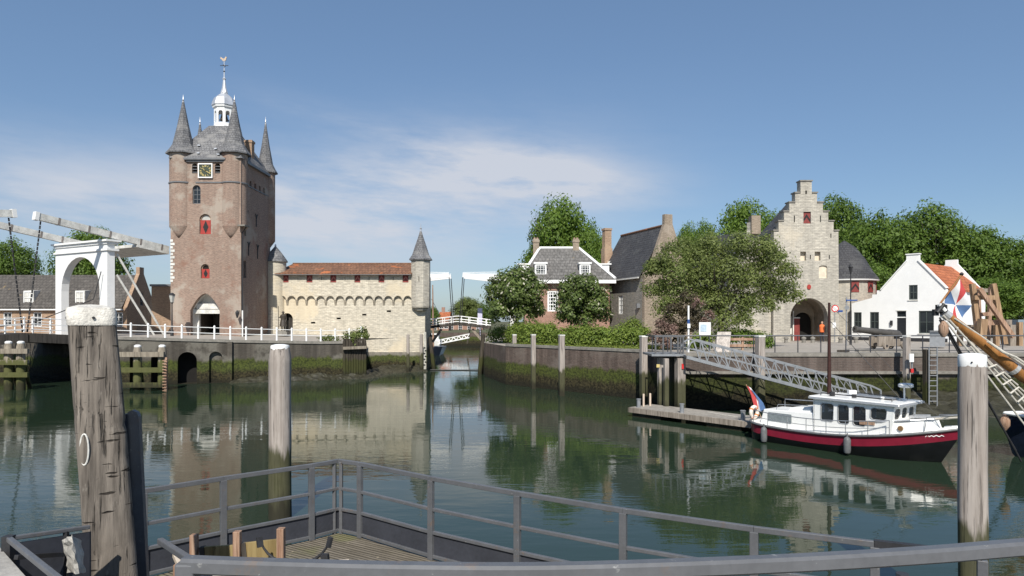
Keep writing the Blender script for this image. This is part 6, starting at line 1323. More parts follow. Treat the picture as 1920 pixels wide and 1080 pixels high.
bprism([(.55, .72, .55), (2.95, .86, .5), (2.95, -.86, .5), (.55, -.72, .55)], [(.7, .66, 1.20), (2.95, .8, 1.28), (2.95, -.8, 1.28), (.7, -.66, 1.20)], nm='aft_cabin')
part('aft_locker', MB().hexa([bq(1.7, .66, 1.2), bq(2.7, .7, 1.26), bq(2.7, -.66, 1.26), bq(1.7, -.66, 1.2), bq(1.75, .6, 1.36), bq(2.6, .64, 1.46), bq(2.6, -.6, 1.46), bq(1.75, -.6, 1.36)]), BOATW, t, bevel=.04)
part('grey_side_cloth', MB().beam(bq(.95, .73, .95), bq(1.95, .80, .96), .03, .32), plain('grey_cloth', (.2, .23, .24), .8, .3, 9), t)
fore = bprism([(5.2, .9, .6), (6.2, .72, .85), (6.75, .3, 1.0), (6.75, -.3, 1.0), (6.2, -.72, .85), (5.2, -.9, .6)], [(5.2, .84, 1.24), (6.1, .64, 1.36), (6.62, .26, 1.42), (6.62, -.26, 1.42), (6.1, -.64, 1.36), (5.2, -.84, 1.24)], nm='fore_cabin')
part('cabin_edge', MB().tube([bq(4.9, .89, 1.22), bq(5.3, .87, 1.25), bq(6.12, .67, 1.37), bq(6.66, .27, 1.43), bq(6.66, -.27, 1.43), bq(6.12, -.67, 1.37)], .028, 6), LEAD, fore)
part('hatch', MB().beam(bq(5.8, -.2, 1.40), bq(6.3, -.2, 1.45), .5, .08), LEAD, fore)
part('porthole', MB().tube([bq(5.85, .76, 1.08), bq(5.85, .81, 1.08)], .085, 12), plain('brass_rim', (.22, .13, .06), .4, .3), fore)
# wheelhouse with real window openings
zb_, zt_ = .52, 1.82
fw_ = Fr(bq(2.85, .86, 0), ba, bn); wl_ = 2.68
def wpx(px):
    k = (px - 960) / F; o, u = fw_.O, fw_.U; return (o.x - k * o.y) / (k * u.y - u.x)
def rr_(u0, u1, v0, v1, r=.06, sk=0.0): return [(u0 + r, v0), (u1 - r, v0), (u1, v0 + r), (u1 + sk, v1 - r), (u1 - r + sk, v1), (u0 + r + sk * .5, v1), (u0 + sk * .5, v1 - r), (u0, v0 + r)]
ws_ = [rr_(wpx(1539), wpx(1562), 1.05, 1.68, sk=.02), rr_(wpx(1571), wpx(1591.5), 1.03, 1.68, sk=.0), rr_(wpx(1599.5), wpx(1623), 1.02, 1.68), rr_(wpx(1632), wpx(1661), 1.30, 1.68, sk=.03)]
wh = part('wheelhouse', MB().panel(fw_, [(0, zb_), (wl_, zb_), (wl_ + .12, zt_), (.02, zt_)], ws_, .05, back=True).panel(Fr(bq(2.85, -.86, 0), ba, -bn), [(0, zb_), (wl_, zb_), (wl_ + .12, zt_), (.02, zt_)], ws_, .05, back=True), BOATW, t)
ff = Fr(bq(2.85 + wl_, .86, 0), -bn, ba); ffw = 1.72
fwin = [rr_(.10 + k * .54, .52 + k * .54, 1.34, 1.70) for k in range(3)]
ff2 = Fr(bq(2.85 + wl_ + .0, .86, 0), -bn, ba, V=(ba * .09 + ZU).normalized())
part('windscreen', MB().panel(ff2, [(0, zb_), (ffw, zb_), (ffw, zt_), (0, zt_)], fwin, .05, back=True), BOATW, wh)
fr_ = Fr(bq(2.85, -.86, 0), bn, -ba); part('rear_wall', MB().panel(fr_, [(0, zb_), (ffw, zb_), (ffw, zt_), (0, zt_)], [rr_(.2, .75, 1.2, 1.7), rr_(1.0, 1.5, 1.2, 1.7)], .05, back=True), BOATW, wh)
g_ = MB()
for h in ws_: g_.poly([fw_(u, v, -.03) for u, v in h]); g_.poly([Fr(bq(2.85, -.86, 0), ba, -bn)(u, v, -.03) for u, v in h])
for h in fwin: g_.poly([ff2(u, v, -.03) for u, v in h])
TINT, _nt, _b = newmat('clear_cabin_glass', .03, .5); _b.inputs['Base Color'].default_value = (.03, .035, .04, 1); _b.inputs['Alpha'].default_value = .6
part('cabin_glass', g_, TINT, wh)
fm = MB()
for h in ws_: fm.panel(Fr(fw_(0, 0, .012), fw_.U, fw_.W), [((u - sum(a for a, _ in h) / 8) * 1.09 + sum(a for a, _ in h) / 8, (v - sum(b_ for _, b_ in h) / 8) * 1.07 + sum(b_ for _, b_ in h) / 8) for u, v in h], [h], .03)
part('window_rim', fm, LEAD, wh)
part('cabin_floor', MB().hexa([bq(2.9, .8, .56), bq(5.5, .8, .56), bq(5.5, -.8, .56), bq(2.9, -.8, .56), bq(2.9, .8, .62), bq(5.5, .8, .62), bq(5.5, -.8, .62), bq(2.9, -.8, .62)]), TIMB, wh)
part('helm_seat', MB().beam(bq(4.2, 0, .6), bq(4.2, 0, 1.3), .3, .4).beam(bq(3.3, -.5, .6), bq(3.3, -.5, 1.25), .8, .5), plain('brown_leather', (.16, .06, .03), .5, .3), wh)
part('dashboard', MB().beam(bq(5.1, -.8, 1.15), bq(5.1, .8, 1.15), .5, .25), TIMO, wh)
part('red_jacket', MB().beam(bq(4.05, .25, 1.35), bq(4.05, .25, 1.62), .2, .3), REDS, wh)
rfm = part('roof', MB().hexa([bq(2.72, 1.0, 1.82), bq(5.9, .98, 1.80), bq(5.9, -.98, 1.80), bq(2.72, -1.0, 1.82), bq(2.74, .98, 1.93), bq(5.88, .96, 1.90), bq(5.88, -.96, 1.90), bq(2.74, -.98, 1.93)]), BOATW, wh, bevel=.03)
part('roof_edge', MB().beam(bq(2.74, 1.005, 1.865), bq(5.86, .985, 1.845), .02, .075).beam(bq(5.91, .96, 1.845), bq(5.91, -.96, 1.845), .02, .07), plain('grey_trim', (.33, .35, .38), .5, .2), rfm)
part('roof_rail', MB().tube([bq(3.0, .6, 1.94), bq(3.0, .6, 2.02), bq(5.5, .6, 1.99), bq(5.5, .6, 1.92)], .018, 6).tube([bq(3.0, -.6, 1.94), bq(3.0, -.6, 2.02), bq(5.5, -.6, 1.99), bq(5.5, -.6, 1.92)], .018, 6), IRON, rfm)
part('roof_boards', MB().beam(bq(3.9, -.2, 1.97), bq(5.3, -.15, 1.95), .5, .05), GALV, rfm)
part('horn', MB().box(bq(4.1, .35, 1.98), (.12, .1, .12)), IRON, rfm)
part('lamp_box', MB().box(bq(3.35, .45, 2.0), (.14, .14, .16)), IRON, rfm)
part('white_box', MB().box(bq(3.7, -.3, 2.05), (.28, .16, .14)), BOATW, rfm)
part('white_box', MB().box(bq(5.0, .2, 1.97), (.1, .1, .1)), BOATW, rfm)
part('radar', MB().lathe(bq(5.55, -.35, 2.35), [(.18, 0), (.24, .03), (.24, .12), (.18, .15)], 16).tube([bq(5.5, -.35, 1.9), bq(5.5, -.35, 2.36)], .03, 8), BOATW, rfm, smooth=True)
ms = part('mast', MB().tube([bq(3.0, .0, 1.9), bq(3.0, .0, 3.5), bq(3.0, 0, 5.35)], [.075, .06, .045], 10), plain('dark_mast', (.05, .022, .018), .4, .3, 3), t, smooth=True)
part('stay', MB().tube([bq(3.0, 0, 4.7), bq(5.6, .1, 1.95)], .012, 5).tube([bq(3.0, 0, 5.3), bq(6.9, 0, 1.3)], .007, 5), IRON, ms)
rl_pts = [bq(l_, hb(l_) - .04, sheer(l_ / BL) + .5) for l_ in np.linspace(.5, 5.6, 12)]
sm = MB()
for l_ in (.5, 1.2, 2.0, 2.75, 3.5, 4.2, 4.95, 5.6): sm.tube([bq(l_, hb(l_) - .04, sheer(l_ / BL) - .02), bq(l_, hb(l_) - .04, sheer(l_ / BL) + .5)], .014, 6)
sm.tube(rl_pts, .018, 6).tube([q_ - ZU * .24 for q_ in rl_pts], .012, 6)
part('guard_rail', sm, GALV, t)
part('aft_rail', MB().tube([bq(.8, -.7, 1.2), bq(.8, -.7, 1.5), bq(2.6, -.75, 1.55), bq(2.9, -.75, 1.4)], .018, 6).tube([bq(1.2, .6, 1.21), bq(1.25, .55, 1.42), bq(2.5, .6, 1.5)], .015, 6), GALV, t)
part('bow_rail', MB().tube([bq(6.5, .55, 1.05), bq(6.55, .5, 1.5), bq(7.3, .1, 1.62), bq(7.3, -.1, 1.62), bq(6.55, -.5, 1.5), bq(6.5, -.55, 1.05)], .018, 6), GALV, t)
part('bowsprit_spar', MB().tube([bq(6.6, .1, 1.42), bq(7.7, .25, 1.62)], .035, 8), plain('pale_spar', (.66, .6, .5), .5, .1), t)
for l_ in (1.15, 4.35): part('fender', MB().lathe(bq(l_, hb(l_) + .14, sheer(l_ / BL) - .62), [(.02, 0), (.1, .04), (.12, .12), (.12, .48), (.09, .56), (.03, .6), (.02, .72)], 12), RUBBER, t, smooth=True)
for l0, j0 in ((.5, 4.2), (6.6, 10.2)): part('mooring_line', MB().tube([bq(l0, -.5, .75), (bq(l0, -.5, .75) + jq(j0, .3, .6)) / 2 - ZU * .12, jq(j0, .3, .6)], .016, 6), ROPE, t)
part('brown_case', MB().beam(bq(4.55, .88, 1.14), bq(5.05, .87, 1.16), .05, .13), TIMR, t)
part('name_lettering', MB().panel(Fr(bq(6.55, hb(6.62) * 1.0 + .01, 0), ba * 1.0 - bn * .62), [(0, .86), (.07, .93), (.12, .87), (.18, .92), (.24, .88), (.32, .93), (.4, .89), (.47, .94), (.54, .91), (.54, .93), (.47, .965), (.4, .92), (.32, .955), (.24, .91), (.18, .945), (.12, .9), (.07, .955), (0, .885)], (), .005), WHITE, t)
lb_ = MB(); cc = bq(.08, .36, .98)
ring = [cc + bn * .0 + (ba * .0) + Vector((math.cos(k * math.pi / 8) * .22 * bn.x * -1 + 0, math.cos(k * math.pi / 8) * .22 * bn.y * -1, math.sin(k * math.pi / 8) * .22)) for k in range(17)]
part('lifebuoy', MB().tube(ring, .075, 8, cap=False), plain('lifebuoy_white', (.75, .68, .6), .6, .2, 4), t, smooth=True)
for k in (2, 6, 10, 14): part('buoy_band', MB().tube([ring[k], ring[k].lerp(ring[k + 1], .7)], .084, 8), plain('buoy_orange', (.62, .2, .06), .6, .1) if k == 2 else MATS['buoy_orange'], t)
part('flag_staff', MB().tube([bq(.2, 0, .7), P(1399, 721, 28.2)], .018, 6), TIMO, t)
def flag(name, parent, org, ux, uz, w, h, fmat, mats, nx=12, ny=9, amp=.05, ph=0.0):
    mb = MB(); vs = []; nrm = ux.cross(uz).normalized()
    for j in range(ny + 1):
        for i in range(nx + 1):
            a_, c_ = i / nx, j / ny; vs.append(org + ux * (w * a_) + uz * (h * c_) + nrm * (amp * math.sin(a_ * 7 + c_ * 2.2 + ph) * (a_ ** .5)))
    o = len(mb.v); mb.v += [tuple(q_) for q_ in vs]
    for j in range(ny):
        for i in range(nx):
            mb.f.append([j * (nx + 1) + i, j * (nx + 1) + i + 1, (j + 1) * (nx + 1) + i + 1, (j + 1) * (nx + 1) + i]); mb.m.append(fmat((i + .5) / nx, (j + .5) / ny))
    return part(name, mb, mats, parent, smooth=True)
# the ensign hangs from its staff: red outside, white, blue at the bottom
FE = [[(1400, 722), (1410, 742), (1416, 763)], [(1404, 725), (1416, 745), (1421, 769)], [(1409, 730), (1423, 750), (1427, 771)], [(1413, 733), (1430, 755), (1434, 767)]]
def fpt(a_, c_):
    k = min(2, int(a_ * 3)); f_ = a_ * 3 - k
    def ln(e):
        m_ = min(1, int(c_ * 2)); g_ = c_ * 2 - m_; return Vector(e[m_]).lerp(Vector(e[m_ + 1]), g_)
    q_ = ln(FE[k]).lerp(ln(FE[k + 1]), f_); return P(q_.x, q_.y, 28.1) + bn * (.06 * math.sin(a_ * 9 + c_ * 2))
NA, NB = 12, 10; mb = MB(); mb.v = [tuple(fpt(i / NA, j / NB)) for j in range(NB + 1) for i in range(NA + 1)]
for j in range(NB):
    for i in range(NA): mb.f.append([j * (NA + 1) + i, j * (NA + 1) + i + 1, (j + 1) * (NA + 1) + i + 1, (j + 1) * (NA + 1) + i]); mb.m.append(min(2, i * 3 // NA))
part('ensign', mb, [FRED, FWHITE, FBLUE], t, smooth=True)

# ------------------------------------------------------------ sailing ship at the right edge
t = thing('sailing_ship', (17.6, 23.2, 0), 'dark blue sailing ship with a varnished bowsprit reaching in from the right edge', 'sailing ship')
hv = []; NSx = 16
for i in range(NSx + 1):
    f_ = i / NSx; l_ = f_ * 9; hbm = 2.2 * (1 - (1 - min(1, f_ / .45)) ** 2.2); row = []
    for zz, sh_, bf in ((-.5, .7, .6), (.1, .22, .9), (.7, .05, 1.0), (1.45 - .5 * min(1, f_ * 1.5), 0, 1.02)): row.append((l_ + sh_, hbm * bf, zz))
    hv.append(row)
sA = Vector((.96, -.28, 0)).normalized(); sN = Vector((sA.y, -sA.x, 0)); so = P(1884, 800, 24.0); so.z = 0
sq = lambda l_, s_, z_: so + sA * l_ + sN * s_ + ZU * z_
mb = MB()
for sg in (1, -1): mb.add([sq(q_[0], sg * q_[1], q_[2]) for r_ in hv for q_ in r_], [(i * 4 + j, (i + 1) * 4 + j, (i + 1) * 4 + j + 1, i * 4 + j + 1) for i in range(NSx) for j in range(3)])
part('hull', mb, HULLN, t, smooth=True)
part('deck', MB().add([sq(r_[3][0], r_[3][1] * .97, r_[3][2] - .1) for r_ in hv] + [sq(r_[3][0], -r_[3][1] * .97, r_[3][2] - .1) for r_ in hv], [(i, i + 1, NSx + 2 + i, NSx + 1 + i) for i in range(NSx)]), TIMO, t)
part('rail_cap', MB().tube([sq(r_[3][0], r_[3][1], r_[3][2] + .03) for r_ in hv], .06, 8).tube([sq(r_[3][0], -r_[3][1], r_[3][2] + .03) for r_ in hv], .06, 8), BOATW, t)
bt, bh_ = P(1770, 588, 21.6), P(2060, 802, 22.6); b1 = P(1800, 610, 21.7)
bs = part('bowsprit', MB().tube([P(1771, 588, 21.6), P(1778, 593, 21.62), P(1830, 634, 21.8), P(1920, 707, 22.2), bh_], [.09, .125, .155, .19, .23], 14), VARN, t, smooth=True)
part('iron_band', MB().tube([P(1898, 689, 22.1), P(1904, 694, 22.1)], .205, 14).tube([P(1770, 587, 21.6), P(1779, 594, 21.6)], .15, 14), plain('pale_metal', (.55, .55, .55), .4, .2, 5, metal=.4), bs)
part('tip_fitting', MB().box(P(1765, 578, 21.6), (.26, .2, .22)).tube([P(1757, 586, 21.5), P(1770, 570, 21.5)], .06, 8).tube([P(1760, 572, 21.6), P(1766, 590, 21.6)], .05, 8).box(P(1754, 586, 21.6), (.14, .14, .2)), IRON, bs)
part('tip_collar', MB().tube([P(1761, 571, 21.55), P(1772, 583, 21.55)], .07, 8), WHITE, bs)
rp_ = MB(); ir = MB()
for a_, c_ in (((1769, 592), (1925, 748)), ((1780, 600), (1928, 762)), ((1775, 604), (1935, 815)), ((1820, 650), (1945, 800)), ((1790, 597), (1960, 712))): rp_.tube([P(*a_, 21.5), P(*c_, 22.2)], .028, 6)
for a_, c_ in (((1762, 596), (1812, 680)), ((1768, 600), (1915, 865)), ((1762, 600), (1905, 845))): ir.tube([P(*a_, 21.5), P(*c_, 22.6)], .03, 6)
for k in range(5): rp_.tube([P(1852 + 14 * k, 690 + 16 * k, 21.8), P(1868 + 14 * k, 684 + 14 * k, 21.8), P(1880 + 14 * k, 694 + 14 * k, 21.9)], .03, 6)
part('rope_stays', rp_, ROPE, t); part('chain_stays', ir, IRON, t)
part('block', MB().lathe(P(1769, 617, 21.5), [(.05, -.25), (.14, -.1), (.14, .1), (.05, .25)], 10), TIMR, t, smooth=True)
part('block', MB().lathe(P(1884, 792, 22.4), [(.05, -.25), (.15, -.1), (.15, .1), (.05, .25)], 10), TIMR, t, smooth=True)
part('white_seam', MB().tube([P(1852, 640, 21.55), P(1880, 660, 21.6), P(1905, 670, 21.8), P(1935, 690, 21.9)], .04, 8), ROPE, t)
fst = part('jack_staff', MB().tube([P(1752, 584, 21.7), P(1803, 515, 21.7)], .03, 8), VARN, t)
part('staff_knob', MB().lathe(P(1803, 514, 21.7), [(.02, -.06), (.07, 0), (.02, .06)], 8), IRON, fst)
# the jack: eight wedges of red, white and blue about the centre, hung in folds
O_, UX, UZ = P(1800, 522, 21.75), (P(1768, 570, 21.75) - P(1800, 522, 21.75)), (P(1822, 572, 21.7) - P(1800, 522, 21.75))
def jm(a_, c_):
    k = int(((math.atan2(c_ - .5, a_ - .5) / math.pi * 4) + 8) % 8); return (0, 1, 2, 1, 0, 1, 2, 1)[k]
flag('jack_flag', t, O_, UX.normalized(), UZ.normalized(), UX.length, UZ.length, jm, [FRED, FWHITE, FBLUE], 44, 44, .12)
# ------------------------------------------------------------ foreground: piles, platform, railings
def bigpile(base, top, r0, r1, mat, label, power=2.6, cap=True, seed=1, capmat=WHITE, neck=.86, caph=.12, rz=0.0, group=None, groove=0.0):
    """weathered round-cornered pile with shallow checks, from base to top"""
    rg = random.Random(seed); base, top = Vector(base), Vector(top); L = (top - base).length; ax = (top - base).normalized()
    sx = Vector((math.cos(rz), math.sin(rz), 0)); sy = Vector((-math.sin(rz), math.cos(rz), 0)); n, m = 40, max(24, int(L / .05)); mb = MB(); vs = []
    for j in range(m + 1):
        f_ = j / m; c = base.lerp(top, f_); r = r0 + (r1 - r0) * f_
        if (1 - f_) * L < .35: r *= neck + (1 - neck) * min(1, ((1 - f_) * L / .35)) ** .8
        for k in range(n):
            a = 2 * math.pi * k / n; ca, sa = math.cos(a), math.sin(a); rr = r / (abs(ca) ** power + abs(sa) ** power) ** (1 / power)
            q_ = c + (sx * ca + sy * sa) * rr; s3 = Vector((q_.x * 1.0, q_.y, q_.z * .25)) * 3.0 + Vector((seed, 0, 0))
            rr += r * (.05 * noise.noise(s3) + .035 * noise.noise(Vector((a * 4, seed, q_.z * .5)) * 1.6) - groove * max(0, noise.noise(Vector((q_.x * 2.5, q_.y * 2.5, q_.z * 9 + seed))) - .28))
            vs.append(c + (sx * ca + sy * sa) * rr)
    mb.add(vs, [(j * n + k, j * n + (k + 1) % n, (j + 1) * n + (k + 1) % n, (j + 1) * n + k) for j in range(m) for k in range(n)] + [tuple(range(m * n, m * n + n))])
    t = thing('mooring_pile', base, label, 'mooring pile', group); part('shaft', mb, mat, t, smooth=True)
    if cap:
        cm = MB(); vs = []; rc = r1 * neck * 1.03; prof = [(1.0, -caph), (1.03, -caph * .9), (1.03, -.01), (.98, .02), (.5, .045), (.02, .05)]
        for s_, h_ in prof:
            for k in range(n):
                a = 2 * math.pi * k / n; ca, sa = math.cos(a), math.sin(a); rr = rc * s_ / (abs(ca) ** power + abs(sa) ** power) ** (1 / power)
                vs.append(top + (sx * ca + sy * sa) * rr + ax * h_)
        cm.add(vs, [(j * n + k, j * n + (k + 1) % n, (j + 1) * n + (k + 1) % n, (j + 1) * n + k) for j in range(len(prof) - 1) for k in range(n)])
        cp_ = part('cap', cm, capmat, t, smooth=True)
        for k in (-1, 1):
            a = math.radians(-90 + k * 35) - rz; part('nail', MB().tube([top + (sx * math.cos(a) + sy * math.sin(a)) * rc * .9 - ax * caph * .5, top + (sx * math.cos(a) + sy * math.sin(a)) * rc * 1.12 - ax * caph * .5], .012, 8), IRON, cp_)
    return t
d = 5.8; k_ = d / F
t = bigpile(P(218, 1180, d) - ZU * 0.0, P(171, 582, d), .190, .174, TIMF, 'massive weathered timber pile with worn white top in the left foreground', power=6.5, seed=4, capmat=plain('chipped_white_paint', (.66, .63, .57), .7, .42, 7, bmp=.4), neck=.985, caph=.125, rz=.55, groove=.2)
ringp = [P(158, 843, d - .215) + Vector((math.cos(a_) * .035, 0, math.sin(a_) * .125)) for a_ in [2 * math.pi * i / 20 for i in range(21)]]
part('painted_ring', MB().tube(ringp, .007, 6, cap=False), WHITEW, t)
t = bigpile((X(525, 16.5), 16.5, -.8), P(525, 649, 16.5), .262, .250, TIMP, 'tall grey timber pile with neat white cap standing in the water left of centre', power=2.3, seed=9, neck=.80, caph=.15)
t = bigpile((X(1826, 10.3), 10.3, -.5), P(1823, 668, 10.3), .192, .188, TIMP, 'smooth grey timber pile with white cap in the right foreground', power=3.2, seed=13, neck=.93, caph=.16, rz=-.59)
d = 6.3; t = thing('guide_post', P(262, 1100, d), 'dark grey steel guide post leaning against the big pile in the left foreground', 'guide post')
part('post', MB().panel(Fr(P(266, 1150, d), (1, 0, 0), (0, -1, 0), (P(247, 775, d) - P(266, 1150, d))), [(-.05, 0), (.06, 0), (.06, 1.79), (.045, 1.83), (0, 1.85), (-.035, 1.83), (-.05, 1.79)], (), .05, back=True), STEEL, t, bevel=.008)
part('edge_strip', MB().beam(P(256, 1150, d + .02), P(236, 776, d + .02), .03, .10), plain('blue_black', (.03, .035, .05), .5, .2), t)

# wooden landing platform with steel railing
DZ = 1.42
LP = [(-5.9, 7.6), (-4.67, 8.8), (-3.95, 9.5), (-2.985, 10.33), (-2.675, 10.68), (-2.29, 10.45), (-1.11, 9.5), (.067, 8.68), (1.264, 7.9), (2.51, 7.2), (3.51, 6.72), (4.3, 6.35)]
t = thing('wooden_platform', (-1, 8, DZ), 'weathered wooden boarded landing platform in the foreground', 'platform')
poly = [Vector((a_, b_, DZ)) for a_, b_ in LP] + [Vector((3.2, 4.2, DZ)), Vector((-4.0, 4.2, DZ))]
part('boards', MB().poly(poly), DECK, t)
ed = MB()
for a_, b_ in zip(LP[:-1], LP[1:]): ed.beam(Vector((*a_, DZ - .15)), Vector((*b_, DZ - .15)), .1, .28)
part('edge_beam', ed, STEELD, t)
for a_ in ((-4.2, 8.4), (-2.5, 9.9), (.1, 8.1), (2.4, 6.6), (-3.6, 5.2), (2.2, 5.0)): part('support', MB().tube([(*a_, -1.5), (*a_, DZ - .05)], .12, 10), STEELD, t)
t = thing('platform_railing', (-2.675, 10.68, DZ), 'grey steel railing with solid lower panels around the wooden platform', 'railing')
pts = [Vector((a_, b_, DZ)) for a_, b_ in LP[1:]]; up = lambda q_, h_: q_ + ZU * h_
for nm, h_, w_ in (('top_rail', 1.11, .06), ('mid_rail', .69, .045), ('panel_rail', .375, .045), ('bottom_rail', .05, .045)):
    mb = MB(); sg_ = list(zip(pts[:-1], pts[1:]))
    for a_, b_ in sg_: mb.beam(up(a_, h_), up(b_, h_), .055 if nm == 'top_rail' else .05, w_)
    part(nm, mb, STEEL, t, bevel=.006)
for i, q_ in enumerate(pts):
    nb = pts[min(i + 1, len(pts) - 1)] - pts[max(i - 1, 0)]; w_ = .085
    if i == 3:
        for off in (Vector((-.05, -.04, 0)), Vector((.05, -.03, 0))): part('post', MB().beam(q_ + off, up(q_ + off, 1.10), .05, .06), STEEL, t, bevel=.004)
        continue
    part('post', MB().beam(q_ + Vector((0, -.012, 0)), up(q_, 1.085) + Vector((0, -.012, 0)), .06, w_, up=nb), STEEL, t, bevel=.006)
for a_, b_ in zip(pts[:-1], pts[1:]): part('panel', MB().beam(up(a_, .21) + Vector((.0, .012, 0)), up(b_, .21) + Vector((0, .012, 0)), .012, .30), STEELD, t)
part('black_end_joint', MB().beam(up(pts[9], 1.112), up(pts[10], 1.112), .07, .075), IRON, t)

# near quay under the camera and its curved handrail
nq = MB().poly([(-12, 5.6, 3.1), (-4.6, 5.25, 3.1), (-3.75, 5.02, 3.1), (-2.75, 4.05, 3.1), (-1.3, 2.3, 3.1), (-.6, 1.75, 3.1), (8, 2.2, 3.1), (8, -30, 3.1), (-12, -30, 3.1)])
struct('near_quay_ground', nq, CONC)
wl_pts = [(-12, 5.6, 3.09), (-4.6, 5.25, 3.09), (-3.75, 5.02, 3.09), (-2.75, 4.05, 3.09), (-1.3, 2.3, 3.09), (-.6, 1.75, 3.09), (8, 2.2, 3.09)]
mb = MB()
for a_, b_ in zip(wl_pts[:-1], wl_pts[1:]): mb.add([(a_[0], a_[1], -1), (b_[0], b_[1], -1), b_, a_], [(0, 1, 2, 3)])
solid('quay_wall', mb, QUAYR, (-2, 3, 0), 'quay wall directly below the near handrail', 'quay wall')
t = thing('handrail', P(345, 1045, 1.6), 'thick curved grey steel handrail across the bottom of the view', 'handrail')
hp = [(345, 1046, 1.62), (480, 1051, 1.61), (700, 1057, 1.60), (960, 1060, 1.60), (1200, 1055, 1.61), (1500, 1043, 1.65), (1750, 1028, 1.69), (2000, 1009, 1.75), (2400, 990, 1.82)]
def sm_(ps, m=6):
    o = []
    for i in range(len(ps) - 1):
        p0, p1, p2, p3 = ps[max(0, i - 1)], ps[i], ps[i + 1], ps[min(len(ps) - 1, i + 2)]
        for k in range(m):
            f_ = k / m; o.append(.5 * ((2 * p1) + (p2 - p0) * f_ + (2 * p0 - 5 * p1 + 4 * p2 - p3) * f_ ** 2 + (3 * p1 - p0 - 3 * p2 + p3) * f_ ** 3))
    return o + [ps[-1]]
hq = sm_([P(a_, b_, c_) for a_, b_, c_ in hp]); n = len(hq); vs = []
for i, q_ in enumerate(hq):
    dr = (hq[min(i + 1, n - 1)] - hq[max(i - 1, 0)]); dr.z = 0; s_ = Vector((-dr.y, dr.x, 0)).normalized()
    for a_, b_ in ((-.02, -.010), (-.02, -.034), (-.012, -.040), (.012, -.040), (.02, -.034), (.02, -.010), (.013, -.003), (-.013, -.003)): vs.append(q_ + s_ * a_ + ZU * (b_ + .006))
mb = MB().add(vs, [(i * 8 + k, i * 8 + (k + 1) % 8, (i + 1) * 8 + (k + 1) % 8, (i + 1) * 8 + k) for i in range(n - 1) for k in range(8)] + [tuple(range(8)), tuple(range((n - 1) * 8, n * 8))])
part('top_bar', mb, STEEL, t, smooth=True)
part('corner_post', MB().beam(P(352, 1052, 1.62), Vector((X(352, 1.62) + .01, 1.62, 3.0)), .045, .045), STEEL, t, bevel=.006)
part('side_bar', MB().beam(P(356, 1050, 4.2), P(300, 1014, 4.9), .04, .04), STEEL, t, bevel=.006)
for px in (524, 541, 1692): part('support_post', MB().tube([P(px, 1075, 1.6), Vector((X(px, 1.6), 1.6, 3.0))], .010 if px < 600 else .014, 8), STEELD, t)

# bench with mustard back board, low table tops, anchor and netting on the platform
d = 7.6; t = thing('wooden_bench', P(450, 1080, d), 'rough timber bench with three upright posts and a mustard back board', 'bench')
for px, y_, dd in ((364, 1002, d + .25), (445, 996, d), (527, 990, d - .2)):
    b_ = P(px, y_, dd); part('post', MB().beam(Vector((b_.x, dd, DZ)), b_, .075, .08), TIMR, t, bevel=.006)
for p0, y0, e0, p1, y1, e1 in ((377, 1030, d + .28, 448, 1024, d + .08), (455, 1023, d + .06, 522, 1014, d - .12)):
    part('back_board', MB().beam(P(p0, y0 + 12, e0), P(p1, y1 + 14, e1), .04, .2), TIMY, t, bevel=.004)
    part('dark_spacer', MB().beam(P(p0, y0 + 12, e0 - .02), P(p0 + 9, y0 + 11, e0 - .02), .07, .2), TIMB, t)
part('seat', MB().beam(P(360, 1090, d - .3), P(560, 1082, d - .5), .36, .05), TIMW, t)
for p0, p1, y_, dd, lab in ((330, 352, 1052, 6.0, 'pale plank end left of the handrail corner'), (395, 470, 1086, 5.4, 'pale plank under the left end of the handrail'), (575, 650, 1071, 6.2, 'pale table board glimpsed under the handrail')):
    t = thing('plank_table', P((p0 + p1) / 2, y_, dd), lab, 'plank table', 'pale plank tops on the platform')
    part('top_board', MB().beam(P(p0, y_ + 4, dd), P(p1, y_, dd + .05), .5, .05), plain('pale_plank', (.55, .47, .38), .8, .3, 6) if p0 == 330 else MATS['pale_plank'], t, bevel=.004)
    for px in (p0 + 4, p1 - 4): part('leg', MB().beam(Vector((X(px, dd), dd, DZ)), P(px, y_ + 6, dd), .06, .06), TIMR, t)
d = 7.2; t = thing('anchor', P(553, 1060, d), 'old iron anchor with curved arms behind the handrail', 'anchor')
ac = P(553, 1004, d); arm = [ac + Vector((math.sin(a_) * .36, 0, -math.cos(a_) * .30)) for a_ in np.linspace(-1.35, 1.35, 13)]
part('arms', MB().tube(arm, [.010 + .012 * (1 - abs(i - 6) / 6) for i in range(13)], 8), IRON, t, smooth=True)
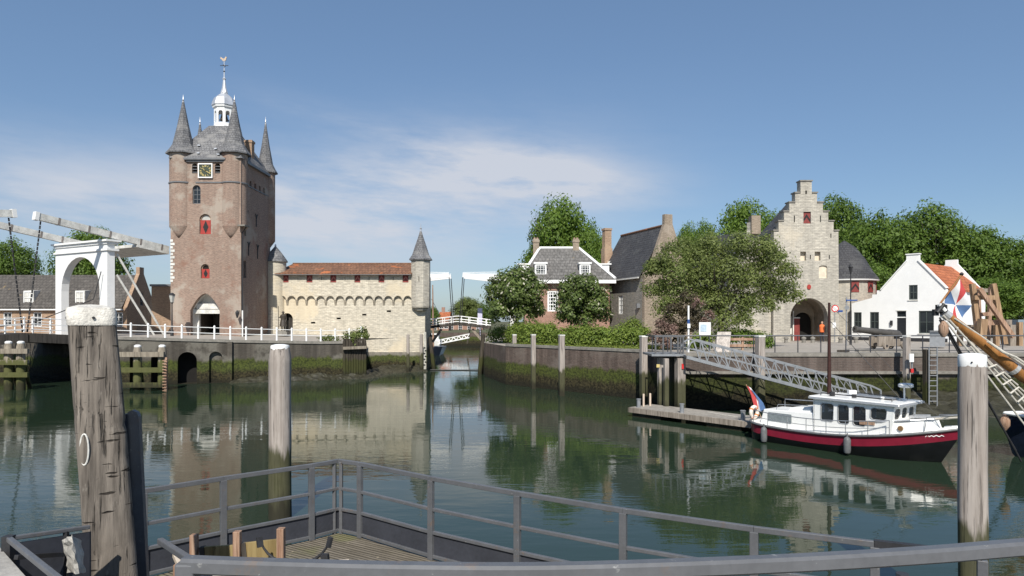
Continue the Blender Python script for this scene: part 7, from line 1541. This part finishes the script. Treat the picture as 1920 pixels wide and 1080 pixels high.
for q_, sg in ((arm[0], -1), (arm[-1], 1)): part('fluke', MB().beam(q_ + Vector((0, -.02, -.05)), q_ + Vector((sg * .02, 0, .05)), .06, .03), IRON, t)
part('shank', MB().tube([arm[6], arm[6] + Vector((.05, -.1, -.6)), arm[6] + Vector((.05, -.4, -1.2))], .035, 8), IRON, t)
solid('cleat', MB().beam(P(611, 1062, 7.0), P(609, 1040, 7.0), .07, .07).beam(P(604, 1043, 7.0), P(615, 1043, 7.0), .04, .05), IRON, P(611, 1062, 7.0), 'small black iron cleat right of the anchor', 'cleat')
# ramp frame in the bottom left corner
t = thing('ramp_frame', P(20, 1010, 4.8), 'dark steel frame with rail and panel in the bottom left corner', 'ramp frame')
a_, b_, c_ = P(16, 1010, 4.82), P(168, 988, 5.3), P(118, 1092, 3.95)
part('rail', MB().beam(a_, b_, .03, .03).beam(a_, c_, .035, .035), STEEL, t, bevel=.006)
part('panel', MB().hexa([a_ - ZU * .04, b_ - ZU * .04, b_ - ZU * .55, a_ - ZU * .3, a_ - ZU * .04 + Vector((0, .02, 0)), b_ - ZU * .04 + Vector((0, .02, 0)), b_ - ZU * .55 + Vector((0, .02, 0)), a_ - ZU * .3 + Vector((0, .02, 0))]), STEELD, t)
part('post', MB().beam(a_ + ZU * .02, a_ - ZU * .5, .06, .06), IRON, t); part('post', MB().beam(P(124, 996, 5.15), P(124, 1080, 5.15), .03, .03), IRON, t)
part('lower_rail', MB().beam(P(30, 1045, 4.7), P(140, 1038, 5.2), .03, .03), IRON, t)
rg = np.random.default_rng(5); mb = MB(); vs = []
for j in range(9):
    for i in range(9):
        u, v = i / 8, j / 8; q_ = P(118 + 34 * u + 8 * v, 1012 + 62 * v - 10 * (1 - abs(2 * u - 1)) * (1 - v), 5.0 - .25 * math.sin(u * 3.1)); vs.append(q_ + Vector(rg.normal(size=3) * .005))
mb.add(vs, [(j * 9 + i, j * 9 + i + 1, (j + 1) * 9 + i + 1, (j + 1) * 9 + i) for j in range(8) for i in range(8)])
solid('net_bag', mb, NET, P(135, 1050, 5.0), 'pale folded net hanging behind the big pile at the bottom left', 'net')
